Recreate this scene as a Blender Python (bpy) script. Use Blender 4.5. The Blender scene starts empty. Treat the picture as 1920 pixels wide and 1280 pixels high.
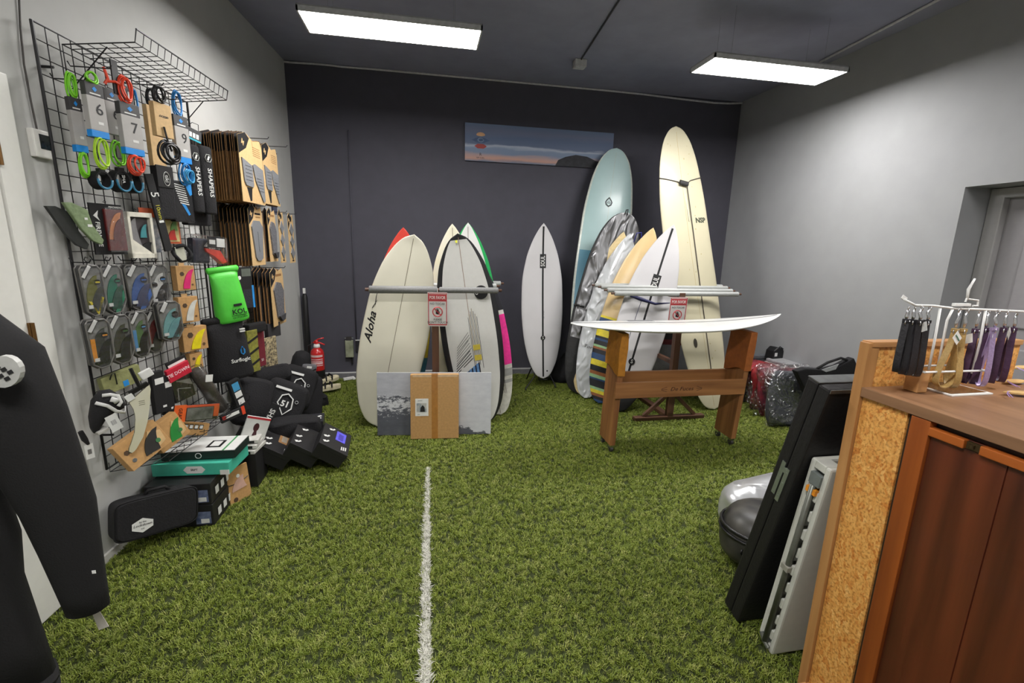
import bpy, bmesh, math, random
from mathutils import Vector, Matrix, Euler
random.seed(7)
scene = bpy.context.scene
COL = scene.collection

# ------------------------------------------------------------------ camera
FPX = 859.55
YAW, PITCH, ROLL = (math.radians(a) for a in (-10.633, 11.829, 1.483))
CAMP = Vector((0.0, 0.0, 1.65))
_f = Vector((-math.sin(YAW)*math.cos(PITCH), math.cos(YAW)*math.cos(PITCH), -math.sin(PITCH)))
_r = Vector((math.cos(YAW), math.sin(YAW), 0))
_u = _r.cross(_f)
CA = math.cos(ROLL)*_r + math.sin(ROLL)*_u
CB = -math.sin(ROLL)*_r + math.cos(ROLL)*_u
CF = _f
cam = bpy.data.cameras.new('camera')
cam.sensor_width = 36.0
cam.lens = FPX/1920*36.0
cam.clip_start = 0.02
camo = bpy.data.objects.new('camera', cam)
COL.objects.link(camo)
camo.matrix_world = Matrix(((CA.x, CB.x, -CF.x, CAMP.x), (CA.y, CB.y, -CF.y, CAMP.y), (CA.z, CB.z, -CF.z, CAMP.z), (0, 0, 0, 1)))
scene.camera = camo

# ------------------------------------------------------------------ world and exposure
world = bpy.data.worlds.new('world')
scene.world = world
world.use_nodes = True
world.node_tree.nodes['Background'].inputs[0].default_value = (0.75, 0.8, 0.9, 1)
world.node_tree.nodes['Background'].inputs[1].default_value = 0.15
scene.view_settings.view_transform = 'Standard'
scene.view_settings.look = 'None'
scene.view_settings.gamma = 1.0
scene.view_settings.use_curve_mapping = False
scene.view_settings.exposure = 0.0
scene.cycles.max_bounces = 6
scene.cycles.diffuse_bounces = 3
scene.cycles.glossy_bounces = 3
scene.cycles.transmission_bounces = 4
scene.cycles.transparent_max_bounces = 8
scene.cycles.adaptive_threshold = 0.06
PANEL_STRENGTH = 56.0

# ------------------------------------------------------------------ where the photograph's points lie in the room
def ray(px, py): return CF + CA*((px-960)/FPX) - CB*((py-640)/FPX)
def PZ(px, py, z=0.0): d = ray(px, py); return CAMP + d*((z-CAMP.z)/d.z)
def PY(px, py, y): d = ray(px, py); return CAMP + d*(y/d.y)
def PX(px, py, x): d = ray(px, py); return CAMP + d*(x/d.x)
WK = 0.0577
W0 = Vector((-1.67, 2.0, 0))
WU = Vector((WK, 1, 0)).normalized()
WN = Vector((1, -WK, 0)).normalized()
WROT = math.atan2(WU.y, WU.x)
def PW(px, py, off=0.0):
    d = ray(px, py)
    return CAMP + d*(((W0+WN*off)-CAMP).dot(WN)/d.dot(WN))
def wu(p): return (p-W0).dot(WU)
def wpos(u, z, off): return W0 + WU*u + WN*off + Vector((0, 0, z))

# ------------------------------------------------------------------ materials
def lin(c):
    c = c/255.0
    return c/12.92 if c <= 0.04045 else ((c+0.055)/1.055)**2.4
def rgb(c): return (lin(c[0]), lin(c[1]), lin(c[2]), 1)
MC = {}
def mat(c, rough=0.6, metal=0.0, var=0.12, scale=30.0, bump=0.0, coat=0.0, alpha=1.0, stretch=None, c2=None, detail=4.0, emit=0.0, trans=0.0):
    key = (c, rough, metal, var, scale, bump, coat, alpha, stretch, c2, detail, emit, trans)
    if key in MC: return MC[key]
    m = bpy.data.materials.new('mat_%d' % len(MC)); m.use_nodes = True
    nt = m.node_tree; b = nt.nodes['Principled BSDF']
    tc = nt.nodes.new('ShaderNodeTexCoord'); n = nt.nodes.new('ShaderNodeTexNoise')
    n.inputs['Scale'].default_value = scale; n.inputs['Detail'].default_value = detail
    src = tc.outputs['Object']
    if stretch:
        mp = nt.nodes.new('ShaderNodeMapping'); mp.inputs['Scale'].default_value = stretch
        nt.links.new(src, mp.inputs[0]); src = mp.outputs[0]
    nt.links.new(src, n.inputs['Vector'])
    mx = nt.nodes.new('ShaderNodeMix'); mx.data_type = 'RGBA'
    a = rgb(c)
    lo = tuple(v*(1-var) for v in a[:3])+(1,) if c2 is None else a
    hi = tuple(min(1, v*(1+var)) for v in a[:3])+(1,) if c2 is None else rgb(c2)
    rp = nt.nodes.new('ShaderNodeMapRange'); rp.inputs[1].default_value = 0.3; rp.inputs[2].default_value = 0.7
    nt.links.new(n.outputs[0], rp.inputs[0]); nt.links.new(rp.outputs[0], mx.inputs[0])
    mx.inputs[6].default_value = lo; mx.inputs[7].default_value = hi
    nt.links.new(mx.outputs[2], b.inputs['Base Color'])
    b.inputs['Roughness'].default_value = rough; b.inputs['Metallic'].default_value = metal
    b.inputs['Coat Weight'].default_value = coat; b.inputs['Coat Roughness'].default_value = 0.12
    if alpha < 1: b.inputs['Alpha'].default_value = alpha
    if trans: b.inputs['Transmission Weight'].default_value = trans
    if emit: b.inputs['Emission Strength'].default_value = emit; b.inputs['Emission Color'].default_value = (1, 0.985, 0.95, 1)
    if bump:
        bp = nt.nodes.new('ShaderNodeBump'); bp.inputs['Strength'].default_value = bump; bp.inputs['Distance'].default_value = 0.01
        nt.links.new(n.outputs[0], bp.inputs['Height']); nt.links.new(bp.outputs[0], b.inputs['Normal'])
    MC[key] = m
    return m
def foil(c, c2, rough, metal, scale=7.0, dist=.03, stretch=(1, 1, .45), coat=0.0):
    g = bpy.data.materials.new('crinkled_foil'); g.use_nodes = True; nt = g.node_tree; b = nt.nodes['Principled BSDF']; N = nt.nodes; Lk = nt.links
    tc = N.new('ShaderNodeTexCoord'); mp = N.new('ShaderNodeMapping'); mp.inputs['Scale'].default_value = stretch; mp.inputs['Rotation'].default_value = (0, .5, 0)
    n = N.new('ShaderNodeTexNoise'); n.noise_type = 'RIDGED_MULTIFRACTAL'; n.inputs['Scale'].default_value = scale; n.inputs['Detail'].default_value = 2.5; n.inputs['Distortion'].default_value = .6
    bp = N.new('ShaderNodeBump'); bp.inputs['Strength'].default_value = .8; bp.inputs['Distance'].default_value = dist
    mx = N.new('ShaderNodeMix'); mx.data_type = 'RGBA'; mx.inputs[6].default_value = rgb(c); mx.inputs[7].default_value = rgb(c2)
    Lk.new(tc.outputs['Object'], mp.inputs[0]); Lk.new(mp.outputs[0], n.inputs['Vector']); Lk.new(n.outputs[0], bp.inputs['Height']); Lk.new(bp.outputs[0], b.inputs['Normal']); Lk.new(n.outputs[0], mx.inputs[0]); Lk.new(mx.outputs[2], b.inputs['Base Color'])
    b.inputs['Roughness'].default_value = rough; b.inputs['Metallic'].default_value = metal; b.inputs['Coat Weight'].default_value = coat; b.inputs['Coat Roughness'].default_value = .08
    return g
def wood(c, c2, axis='z', scale=18, rough=0.5, bump=0.12, coat=0.0):
    st = {'x': (0.06, 1, 1), 'y': (1, 0.06, 1), 'z': (1, 1, 0.06)}[axis]
    return mat(c, rough, 0, 0, scale, bump, coat, 1.0, st, c2, 8.0)
def plastic_film(fac=0.06, scale=40, bump=0.5, edge=.5, rough=.12, ridged=False, dist=.01):
    g = bpy.data.materials.new('clear_film'); g.use_nodes = True; nt = g.node_tree; N = nt.nodes; Lk = nt.links
    out = N['Material Output']; N.remove(N['Principled BSDF'])
    tr = N.new('ShaderNodeBsdfTransparent'); gl = N.new('ShaderNodeBsdfGlossy'); gl.inputs['Roughness'].default_value = rough; gl.inputs['Color'].default_value = (.95, .96, .98, 1)
    mx = N.new('ShaderNodeMixShader'); tc = N.new('ShaderNodeTexCoord'); n = N.new('ShaderNodeTexNoise'); n.inputs['Scale'].default_value = scale; n.inputs['Detail'].default_value = 3
    if ridged: n.noise_type = 'RIDGED_MULTIFRACTAL'; n.inputs['Distortion'].default_value = .8
    bp = N.new('ShaderNodeBump'); bp.inputs['Strength'].default_value = bump; bp.inputs['Distance'].default_value = dist
    lw = N.new('ShaderNodeLayerWeight'); lw.inputs['Blend'].default_value = .25; ad = N.new('ShaderNodeMath'); ad.operation = 'MULTIPLY_ADD'; ad.inputs[1].default_value = edge; ad.inputs[2].default_value = fac; ad.use_clamp = True
    Lk.new(lw.outputs['Fresnel'], ad.inputs[0]); Lk.new(ad.outputs[0], mx.inputs[0]); Lk.new(tr.outputs[0], mx.inputs[1]); Lk.new(gl.outputs[0], mx.inputs[2])
    Lk.new(tc.outputs['Object'], n.inputs['Vector']); Lk.new(n.outputs[0], bp.inputs['Height']); Lk.new(bp.outputs[0], gl.inputs['Normal']); Lk.new(bp.outputs[0], lw.inputs['Normal'])
    Lk.new(mx.outputs[0], out.inputs['Surface']); return g
BLACK = mat((18, 17, 19), 0.75, bump=0.1, scale=200)
FABRIC = mat((23, 22, 25), 0.88, bump=0.35, scale=120, var=0.25)
BPLAST = mat((20, 20, 21), 0.4)
WHITE = mat((236, 234, 228), 0.45, var=0.03)
PRINTW = mat((225, 225, 222), 0.6, var=0.04)
KRAFT = mat((188, 145, 92), 0.75, var=0.1, scale=60)
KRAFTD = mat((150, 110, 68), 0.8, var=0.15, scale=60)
KRAFTL = mat((206, 172, 122), 0.7, var=0.08, scale=60)
CHROME = mat((205, 205, 208), 0.22, 1.0)
STEEL = mat((150, 152, 152), 0.35, 0.9)
WIRE = mat((26, 25, 27), 0.45, 0.3)
FILM = plastic_film(); CRINKLE = plastic_film(.12, 20, 1.0, .25, .12, True, .06)

# ------------------------------------------------------------------ mesh helpers
class M:
    def __init__(s): s.v = []; s.f = []; s.mi = []
    def add(s, vs, fs, mi=0):
        o = len(s.v); s.v += [Vector(v) for v in vs]
        for f in fs: s.f.append([i+o for i in f]); s.mi.append(mi)
        return s
    def box(s, c, d, rot=None, mi=0):
        c = Vector(c); x, y, z = d[0]/2, d[1]/2, d[2]/2
        vs = [Vector((a*x, b*y, e*z)) for a in (-1, 1) for b in (-1, 1) for e in (-1, 1)]
        if rot: R = Euler(rot).to_matrix(); vs = [R @ v for v in vs]
        return s.add([v+c for v in vs], [(0, 1, 3, 2), (4, 6, 7, 5), (0, 4, 5, 1), (2, 3, 7, 6), (0, 2, 6, 4), (1, 5, 7, 3)], mi)
    def b2(s, lo, hi, mi=0):
        return s.box([(lo[i]+hi[i])/2 for i in range(3)], [abs(hi[i]-lo[i]) for i in range(3)], None, mi)
    def loft(s, rings, caps=True, closed=True, mi=0):
        n = len(rings[0]); o = len(s.v)
        for r in rings: s.v += [Vector(p) for p in r]
        for i in range(len(rings)-1):
            for j in range(n if closed else n-1):
                k = (j+1) % n
                s.f.append([o+i*n+j, o+i*n+k, o+(i+1)*n+k, o+(i+1)*n+j]); s.mi.append(mi)
        if caps:
            s.f.append([o+j for j in range(n)][::-1]); s.mi.append(mi)
            s.f.append([o+(len(rings)-1)*n+j for j in range(n)]); s.mi.append(mi)
        return s
    def tube(s, path, r, n=6, mi=0, closed=False, flat=1.0):
        P = [Vector(p) for p in path]; L = len(P); rings = []
        up = None
        for i, p in enumerate(P):
            if closed: t = P[(i+1) % L]-P[i-1]
            else: t = P[min(i+1, L-1)]-P[max(i-1, 0)]
            if t.length < 1e-9: t = Vector((0, 0, 1))
            t.normalize()
            if up is None:
                up = Vector((0, 0, 1)) if abs(t.z) < 0.9 else Vector((0, 1, 0))
            a = up - t*up.dot(t)
            if a.length < 1e-6: a = t.orthogonal()
            a.normalize(); up = a; b = t.cross(a)
            rr = r[i] if isinstance(r, (list, tuple)) else r
            rings.append([p + a*math.cos(2*math.pi*j/n)*rr + b*math.sin(2*math.pi*j/n)*rr*flat for j in range(n)])
        if closed: rings.append(rings[0]); return s.loft(rings, False, True, mi)
        return s.loft(rings, True, True, mi)
    def cyl(s, p0, p1, r0, r1=None, n=12, mi=0):
        return s.tube([p0, p1], [r0, r0 if r1 is None else r1], n, mi)
    def prism(s, poly, y0, y1, mi=0):
        # poly in local (x, z); y0 front, y1 back
        n = len(poly)
        vs = [(p[0], y0, p[1]) for p in poly]+[(p[0], y1, p[1]) for p in poly]
        fs = [list(range(n)), list(range(2*n-1, n-1, -1))]+[[(i+1) % n, i, n+i, n+(i+1) % n] for i in range(n)]
        return s.add(vs, fs, mi)
    def xform(s, mtx): s.v = [mtx @ v for v in s.v]; return s
    def build(s, name, m, parent=None, smooth=False, bevel=0.0, subs=0, loc=None, rz=None):
        me = bpy.data.meshes.new(name)
        me.from_pydata([tuple(v) for v in s.v], [], s.f)
        ms = m if isinstance(m, (list, tuple)) else [m]
        for k in ms: me.materials.append(k)
        if len(ms) > 1: me.polygons.foreach_set('material_index', s.mi)
        bm = bmesh.new(); bm.from_mesh(me); bmesh.ops.recalc_face_normals(bm, faces=bm.faces)
        if bevel:
            bmesh.ops.bevel(bm, geom=list(bm.edges), offset=bevel, segments=2, affect='EDGES', profile=0.6)
        bm.to_mesh(me); bm.free()
        if smooth: me.polygons.foreach_set('use_smooth', [True]*len(me.polygons))
        if smooth == 'auto': me.set_sharp_from_angle(angle=math.radians(40))
        o = bpy.data.objects.new(name, me); COL.objects.link(o)
        if parent is not None: o.parent = parent
        if subs:
            d = o.modifiers.new('subdivision', 'SUBSURF'); d.levels = subs; d.render_levels = subs
        if loc is not None: o.location = loc
        if rz is not None: o.rotation_euler = (0, 0, rz)
        return o
def tag(o, label, cat, group=None, kind=None):
    o['label'] = label; o['category'] = cat
    if group: o['group'] = group
    if kind: o['kind'] = kind
    return o
def thing(name, label, cat, loc=(0, 0, 0), rz=0.0, group=None, rot=None):
    o = bpy.data.objects.new(name, None); COL.objects.link(o); o.empty_display_size = 0.05
    o.location = loc; o.rotation_euler = rot if rot else (0, 0, rz)
    return tag(o, label, cat, group)
def frame(o, origin, zaxis, front):
    # local z along zaxis, local -y towards front
    z = Vector(zaxis).normalized(); y = -Vector(front); y = (y - z*y.dot(z)).normalized(); x = y.cross(z)
    o.matrix_world = Matrix(((x.x, y.x, z.x, origin[0]), (x.y, y.y, z.y, origin[1]), (x.z, y.z, z.z, origin[2]), (0, 0, 0, 1)))
    return o
def struct(o, label=None):
    o['kind'] = 'structure'
    if label: o['label'] = label
    return o
def lettering(txt, size, m, parent, loc, rot=(math.pi/2, 0, 0), ext=0.0006, name='lettering', sx=1.0, shear=0.0, bold=0.0, cx='CENTER'):
    cu = bpy.data.curves.new('t', 'FONT'); cu.body = txt; cu.size = size; cu.extrude = ext; cu.shear = shear; cu.offset = bold
    cu.align_x = cx; cu.align_y = 'CENTER'; cu.resolution_u = 2
    t = bpy.data.objects.new('t', cu); COL.objects.link(t)
    dg = bpy.context.evaluated_depsgraph_get()
    me = bpy.data.meshes.new_from_object(t.evaluated_get(dg))
    bpy.data.objects.remove(t); bpy.data.curves.remove(cu)
    me.materials.clear(); me.materials.append(m)
    for v in me.vertices: v.co.x *= sx
    o = bpy.data.objects.new(name, me); COL.objects.link(o); o.parent = parent
    o.location = loc; o.rotation_euler = rot
    return o
def conform(o, dk, L, eps):
    """lay a flat mark onto the curved deck of the board it belongs to"""
    mt = o.matrix_basis.copy(); p = o.parent
    while p.type != 'EMPTY': mt = p.matrix_basis @ mt; p = p.parent
    inv = mt.inverted(); ys = [(mt @ v.co).y for v in o.data.vertices]; mid = (min(ys)+max(ys))/2
    o.data = o.data.copy()
    for v, y in zip(o.data.vertices, ys):
        w = mt @ v.co; w.y = dk(min(max(w.z/L, 0), 1), w.x)-eps+(.0 if y <= mid else .001); v.co = inv @ w
    return o
def circle(r, n=20, cx=0.0, cz=0.0, rz=None): return [(cx+r*math.cos(2*math.pi*i/n), cz+(rz or r)*math.sin(2*math.pi*i/n)) for i in range(n)]
def ring_path(r, n=20, c=(0, 0, 0), rz=None, y=0.0): return [(c[0]+r*math.cos(2*math.pi*i/n), c[1]+y, c[2]+(rz or r)*math.sin(2*math.pi*i/n)) for i in range(n)]
def interp(pts, s):
    # monotone-ish cubic through (s, value)
    n = len(pts)
    if s <= pts[0][0]: return pts[0][1]
    if s >= pts[-1][0]: return pts[-1][1]
    for i in range(n-1):
        if pts[i][0] <= s <= pts[i+1][0]: break
    x0, y0 = pts[i]; x1, y1 = pts[i+1]; h = x1-x0
    def slope(k):
        if k == 0: return (pts[1][1]-pts[0][1])/(pts[1][0]-pts[0][0])
        if k == n-1: return (pts[-1][1]-pts[-2][1])/(pts[-1][0]-pts[-2][0])
        a = (pts[k][1]-pts[k-1][1])/(pts[k][0]-pts[k-1][0]); b = (pts[k+1][1]-pts[k][1])/(pts[k+1][0]-pts[k][0])
        return 0 if a*b <= 0 else 2*a*b/(a+b)
    m0, m1 = slope(i), slope(i+1); t = (s-x0)/h
    return (2*t**3-3*t*t+1)*y0+(t**3-2*t*t+t)*h*m0+(-2*t**3+3*t*t)*y1+(t**3-t*t)*h*m1

# ------------------------------------------------------------------ room shell
YB = 5.694; XR = 3.95; ZC = 3.50; YF = -1.7
def xl(y): return -1.67+(y-2.0)*WK
WALLG = mat((190, 190, 187), 0.85, var=0.03, scale=6, bump=0.05)
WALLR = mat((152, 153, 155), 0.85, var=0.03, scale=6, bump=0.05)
WALLB = mat((74, 73, 83), 0.8, var=0.05, scale=8, bump=0.06)
CEILM = mat((148, 149, 168), 0.85, var=0.06, scale=5, bump=0.1)
SKIRT = mat((200, 200, 200), 0.5, var=0.05)

m = M(); m.b2((-2.2, YF-.2, -0.12), (4.9, YB+.2, 0.0))
struct(m.build('floor', mat((50, 58, 22), 0.95, var=0.3, scale=90)), 'dark green backing under the artificial turf')
m = M(); m.b2((-2.2, YF-.2, ZC), (4.9, YB+.2, ZC+.15))
ceiling = struct(m.build('ceiling', CEILM), 'dark grey painted ceiling')
m = M(); m.b2((-2.2, YB, 0), (4.9, YB+.15, ZC+.02))
wall_back = struct(m.build('wall_back', WALLB), 'charcoal painted back wall behind the surfboards')
m = M(); m.add([(xl(YF), YF, 0), (xl(YB), YB, 0), (xl(YB)-.15, YB, 0), (xl(YF)-.15, YF, 0), (xl(YF), YF, ZC), (xl(YB), YB, ZC), (xl(YB)-.15, YB, ZC), (xl(YF)-.15, YF, ZC)],
      [(0, 1, 2, 3), (4, 5, 6, 7), (0, 1, 5, 4), (2, 3, 7, 6), (1, 2, 6, 5), (0, 3, 7, 4)])
wall_left = struct(m.build('wall_left', WALLG), 'light grey wall carrying the wire display grids')
m = M(); m.b2((-2.2, YF-.15, 0), (4.9, YF, ZC))
struct(m.build('wall_front', WALLG), 'light grey wall behind the photographer')
# right wall with a recessed doorway
DY1, DY0, DZ, DX = 2.915, 1.75, 2.16, XR+0.24
m = M(); m.b2((XR, DY1, 0), (XR+.6, YB, ZC)); m.b2((XR, YF, 0), (XR+.6, DY0, ZC)); m.b2((XR, DY0, DZ), (XR+.6, DY1, ZC))
wall_right = struct(m.build('wall_right', WALLR), 'light grey wall with a recessed doorway')
DOORG = mat((150, 147, 150), 0.55, var=0.03)
m = M(); m.b2((DX+.06, DY0, 0), (DX+.10, DY1, DZ))
door2 = struct(m.build('door_2', DOORG), 'grey door deep in the recess of the side wall')
jx = DX-.0
for nm, lo, hi in (('door_jamb', (jx, DY1-.10, 0), (DX+.06, DY1-.004, DZ-.06)), ('door_jamb', (jx, DY0+.004, 0), (DX+.06, DY0+.10, DZ-.06)), ('door_head', (jx, DY0+.004, DZ-.075), (DX+.06, DY1-.004, DZ-.004))):
    mm = M(); mm.b2(lo, hi); mm.build(nm, mat((168, 166, 166), 0.45, var=0.03), door2, bevel=0.008)
for z0, z1 in ((1.15, 1.95), (0.2, 1.0)):
    mm = M(); mm.b2((DX+.045, DY0+.25, z0), (DX+.07, DY1-.25, z1)); mm.build('door_panel', DOORG, door2, bevel=0.01)
mm = M(); mm.cyl((DX+.02, DY0+.2, 1.02), (DX+.07, DY0+.2, 1.02), .012); mm.cyl((DX+.02, DY0+.2, 1.02), (DX+.02, DY0+.33, 1.02), .009); mm.build('door_handle', STEEL, door2)

# skirting
m = M(); m.b2((-1.47, YB-.014, 0), (XR, YB, .075))
sk = struct(m.build('baseboard_back', mat((118, 118, 122), 0.6)), 'grey skirting with a pale top edge along the back wall')
m = M(); m.b2((-1.47, YB-.017, .068), (XR, YB, .082)); m.build('skirting_cap', SKIRT, sk)
m = M(); m.add([(xl(2.345), 2.345, 0), (xl(YB), YB, 0), (xl(YB)+.014, YB, 0), (xl(2.345)+.014, 2.345, 0), (xl(2.345), 2.345, .045), (xl(YB), YB, .045), (xl(YB)+.014, YB, .045), (xl(2.345)+.014, 2.345, .045)],
      [(0, 1, 2, 3), (4, 5, 6, 7), (0, 1, 5, 4), (2, 3, 7, 6), (1, 2, 6, 5), (0, 3, 7, 4)])
struct(m.build('baseboard_left', mat((214, 212, 206), 0.5, var=0.04)), 'narrow white skirting below the wire grids')
m = M(); m.b2((XR-.014, DY1, 0), (XR, YB, .07)); struct(m.build('baseboard_right', SKIRT), 'pale skirting along the side wall')

# white door on the left wall
d1 = bpy.data.objects.new('door_1', None); COL.objects.link(d1); d1.location = W0; d1.rotation_euler = (0, 0, WROT); struct(d1, 'white door with white frame beside the thermostat')
DW = mat((222, 221, 215), 0.4, var=0.02)
m = M(); m.b2((-.75, -.030, .012), (.20, .02, 2.12)); m.build('door_leaf', DW, d1, bevel=0.004)
m = M(); m.b2((.21, -.034, .0), (.315, .02, 2.26)); m.build('door_jamb', DW, d1, bevel=0.006)
m = M(); m.b2((-.88, -.034, 0), (-.76, .02, 2.26)); m.build('door_jamb', DW, d1, bevel=0.006)
m = M(); m.b2((-.76, -.034, 2.13), (.21, .02, 2.26)); m.build('door_head', DW, d1, bevel=0.006)
for z in (.25, 1.24, 1.95):
    m = M(); m.b2((.198, -.040, z-.045), (.214, -.028, z+.045)); m.cyl((.206, -.044, z-.045), (.206, -.044, z+.045), .007); m.build('hinge', mat((120, 88, 50), 0.4, 0.7), d1)

# ------------------------------------------------------------------ ceiling light panels
EMIT = bpy.data.materials.new('panel_diffuser'); EMIT.use_nodes = True
_n = EMIT.node_tree; _b = _n.nodes['Principled BSDF']
_b.inputs['Base Color'].default_value = (0.9, 0.9, 0.9, 1); _b.inputs['Emission Color'].default_value = (1, 0.98, 0.955, 1); _b.inputs['Emission Strength'].default_value = PANEL_STRENGTH
def light_panel(x, y, label, z=3.10, rz=0.0):
    t = thing('ceiling_light', label, 'light', (x, y, z), rz, 'long flat ceiling light panels')
    L, W_ = 1.21, .345
    d = M(); d.b2((-L/2+.012, -W_/2+.012, .0), (L/2-.012, W_/2-.012, .004)); d.build('diffuser', EMIT, t)
    f = M()
    for lo, hi in (((-L/2, -W_/2, -.001), (L/2, -W_/2+.012, .03)), ((-L/2, W_/2-.012, -.001), (L/2, W_/2, .03)), ((-L/2, -W_/2, -.001), (-L/2+.012, W_/2, .03)), ((L/2-.012, -W_/2, -.001), (L/2, W_/2, .03))): f.b2(lo, hi)
    f.build('frame', mat((205, 205, 205), 0.4), t)
    bk = M(); bk.b2((-L/2+.002, -W_/2+.002, .03), (L/2-.002, W_/2-.002, .04)); bk.build('back_plate', mat((160, 160, 162), 0.5), t)
    for sx in (-.42, .42):
        for sy in (-.1, .1):
            c = M(); c.cyl((sx, sy, .04), (sx, sy, ZC-z), .0008, n=5); c.build('suspension_wire', STEEL, t)
    return t
light_panel(-.205, 3.70, 'ceiling light panel above the green turf near the display grid wall', rz=0.0)
light_panel(2.79, 3.715, 'ceiling light panel above the wooden trestle by the grey side wall')
light_panel(-.205, .35, 'ceiling light panel over the photographer on the door side')
light_panel(2.79, .35, 'ceiling light panel over the wooden counter')

# ------------------------------------------------------------------ artificial turf
def tuft_mesh(nm, m, seed, blades=11, h=.017, rad=.011):
    rnd = random.Random(seed); q = M()
    for i in range(blades):
        a = rnd.uniform(0, 6.283); r = rad*math.sqrt(rnd.random()); x, y = r*math.cos(a), r*math.sin(a)
        b = rnd.uniform(0, 6.283); w = rnd.uniform(.0009, .0015); L = h*rnd.uniform(.65, 1.25); lean = rnd.uniform(.25, 1.0)*L
        dx, dy = math.cos(b), math.sin(b)
        px, py = -dy*w, dx*w
        q.add([(x-px, y-py, 0), (x+px, y+py, 0), (x+px+dx*lean*.35, y+py+dy*lean*.35, L*.6), (x-px+dx*lean*.35, y-py+dy*lean*.35, L*.6), (x+dx*lean, y+dy*lean, L*.85)], [(0, 1, 2, 3), (3, 2, 4)])
    me = bpy.data.meshes.new(nm); me.from_pydata([tuple(v) for v in q.v], [], q.f); me.materials.append(m)
    o = bpy.data.objects.new(nm, me); return o
def grass_mat(name, cols):
    g = bpy.data.materials.new(name); g.use_nodes = True; nt = g.node_tree; b = nt.nodes['Principled BSDF']
    oi = nt.nodes.new('ShaderNodeObjectInfo'); cr = nt.nodes.new('ShaderNodeValToRGB')
    cr.color_ramp.elements[0].position = 0; cr.color_ramp.elements[0].color = rgb(cols[0])
    cr.color_ramp.elements[1].position = 1; cr.color_ramp.elements[1].color = rgb(cols[-1])
    for i, c in enumerate(cols[1:-1]):
        e = cr.color_ramp.elements.new((i+1)/(len(cols)-1)); e.color = rgb(c)
    nt.links.new(oi.outputs['Random'], cr.inputs[0]); nt.links.new(cr.outputs[0], b.inputs['Base Color'])
    b.inputs['Roughness'].default_value = 0.55
    return g
TURF = grass_mat('turf_blades', [(96, 112, 34), (120, 136, 44), (142, 154, 58), (108, 126, 38), (170, 174, 96)])
TURFW = grass_mat('white_turf_blades', [(205, 203, 192), (228, 226, 216), (188, 188, 172)])
def turf(name, base_pts, m, dens, seed, label, cat, h=.017, zoff=0.0):
    me = bpy.data.meshes.new(name); me.from_pydata([(p[0], p[1], zoff) for p in base_pts], [], [list(range(len(base_pts)))])
    me.materials.append(m)
    o = bpy.data.objects.new(name, me); COL.objects.link(o)
    ng = bpy.data.node_groups.new(name+'_nodes', 'GeometryNodeTree')
    ng.interface.new_socket('Geometry', in_out='INPUT', socket_type='NodeSocketGeometry'); ng.interface.new_socket('Geometry', in_out='OUTPUT', socket_type='NodeSocketGeometry')
    N = ng.nodes; L = ng.links
    gi = N.new('NodeGroupInput'); go = N.new('NodeGroupOutput')
    dp = N.new('GeometryNodeDistributePointsOnFaces'); dp.inputs['Density'].default_value = dens; dp.inputs['Seed'].default_value = seed
    ip = N.new('GeometryNodeInstanceOnPoints'); rv = N.new('FunctionNodeRandomValue'); rv.data_type = 'FLOAT_VECTOR'
    rv.inputs[0].default_value = (-.12, -.12, 0); rv.inputs[1].default_value = (.12, .12, 6.283)
    rs = N.new('FunctionNodeRandomValue'); rs.data_type = 'FLOAT'; rs.inputs[2].default_value = .7; rs.inputs[3].default_value = 1.25
    jn = N.new('GeometryNodeGeometryToInstance')
    for s in range(3):
        t = tuft_mesh(name+'_tuft', m, seed*10+s, h=h)
        inf = N.new('GeometryNodeObjectInfo'); inf.inputs['Object'].default_value = t
        L.new(inf.outputs['Geometry'], jn.inputs[0])
    L.new(gi.outputs[0], dp.inputs['Mesh']); L.new(dp.outputs['Points'], ip.inputs['Points']); L.new(jn.outputs[0], ip.inputs['Instance'])
    ip.inputs['Pick Instance'].default_value = True
    L.new(rv.outputs[0], ip.inputs['Rotation']); L.new(rs.outputs[1], ip.inputs['Scale'])
    L.new(ip.outputs[0], go.inputs[0])
    md = o.modifiers.new('turf', 'NODES'); md.node_group = ng
    tag(o, label, cat, kind='stuff')
    return o
turf('artificial_grass', [(-1.62, .9), (1.42, .9), (3.93, 2.3), (3.93, YB-.03), (-1.44, YB-.03), (-1.65, 2.0)], TURF, 4600, 3, 'short olive green artificial turf covering the whole floor', 'turf')
turf('white_turf_line', [(-.044, .9), (-.014, .9), (-.012, 2.2), (-.006, 3.22), (-.014, 3.22), (-.036, 2.2)], TURFW, 26000, 5, 'frayed white line running up the middle of the turf', 'turf line', h=.021)

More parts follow.
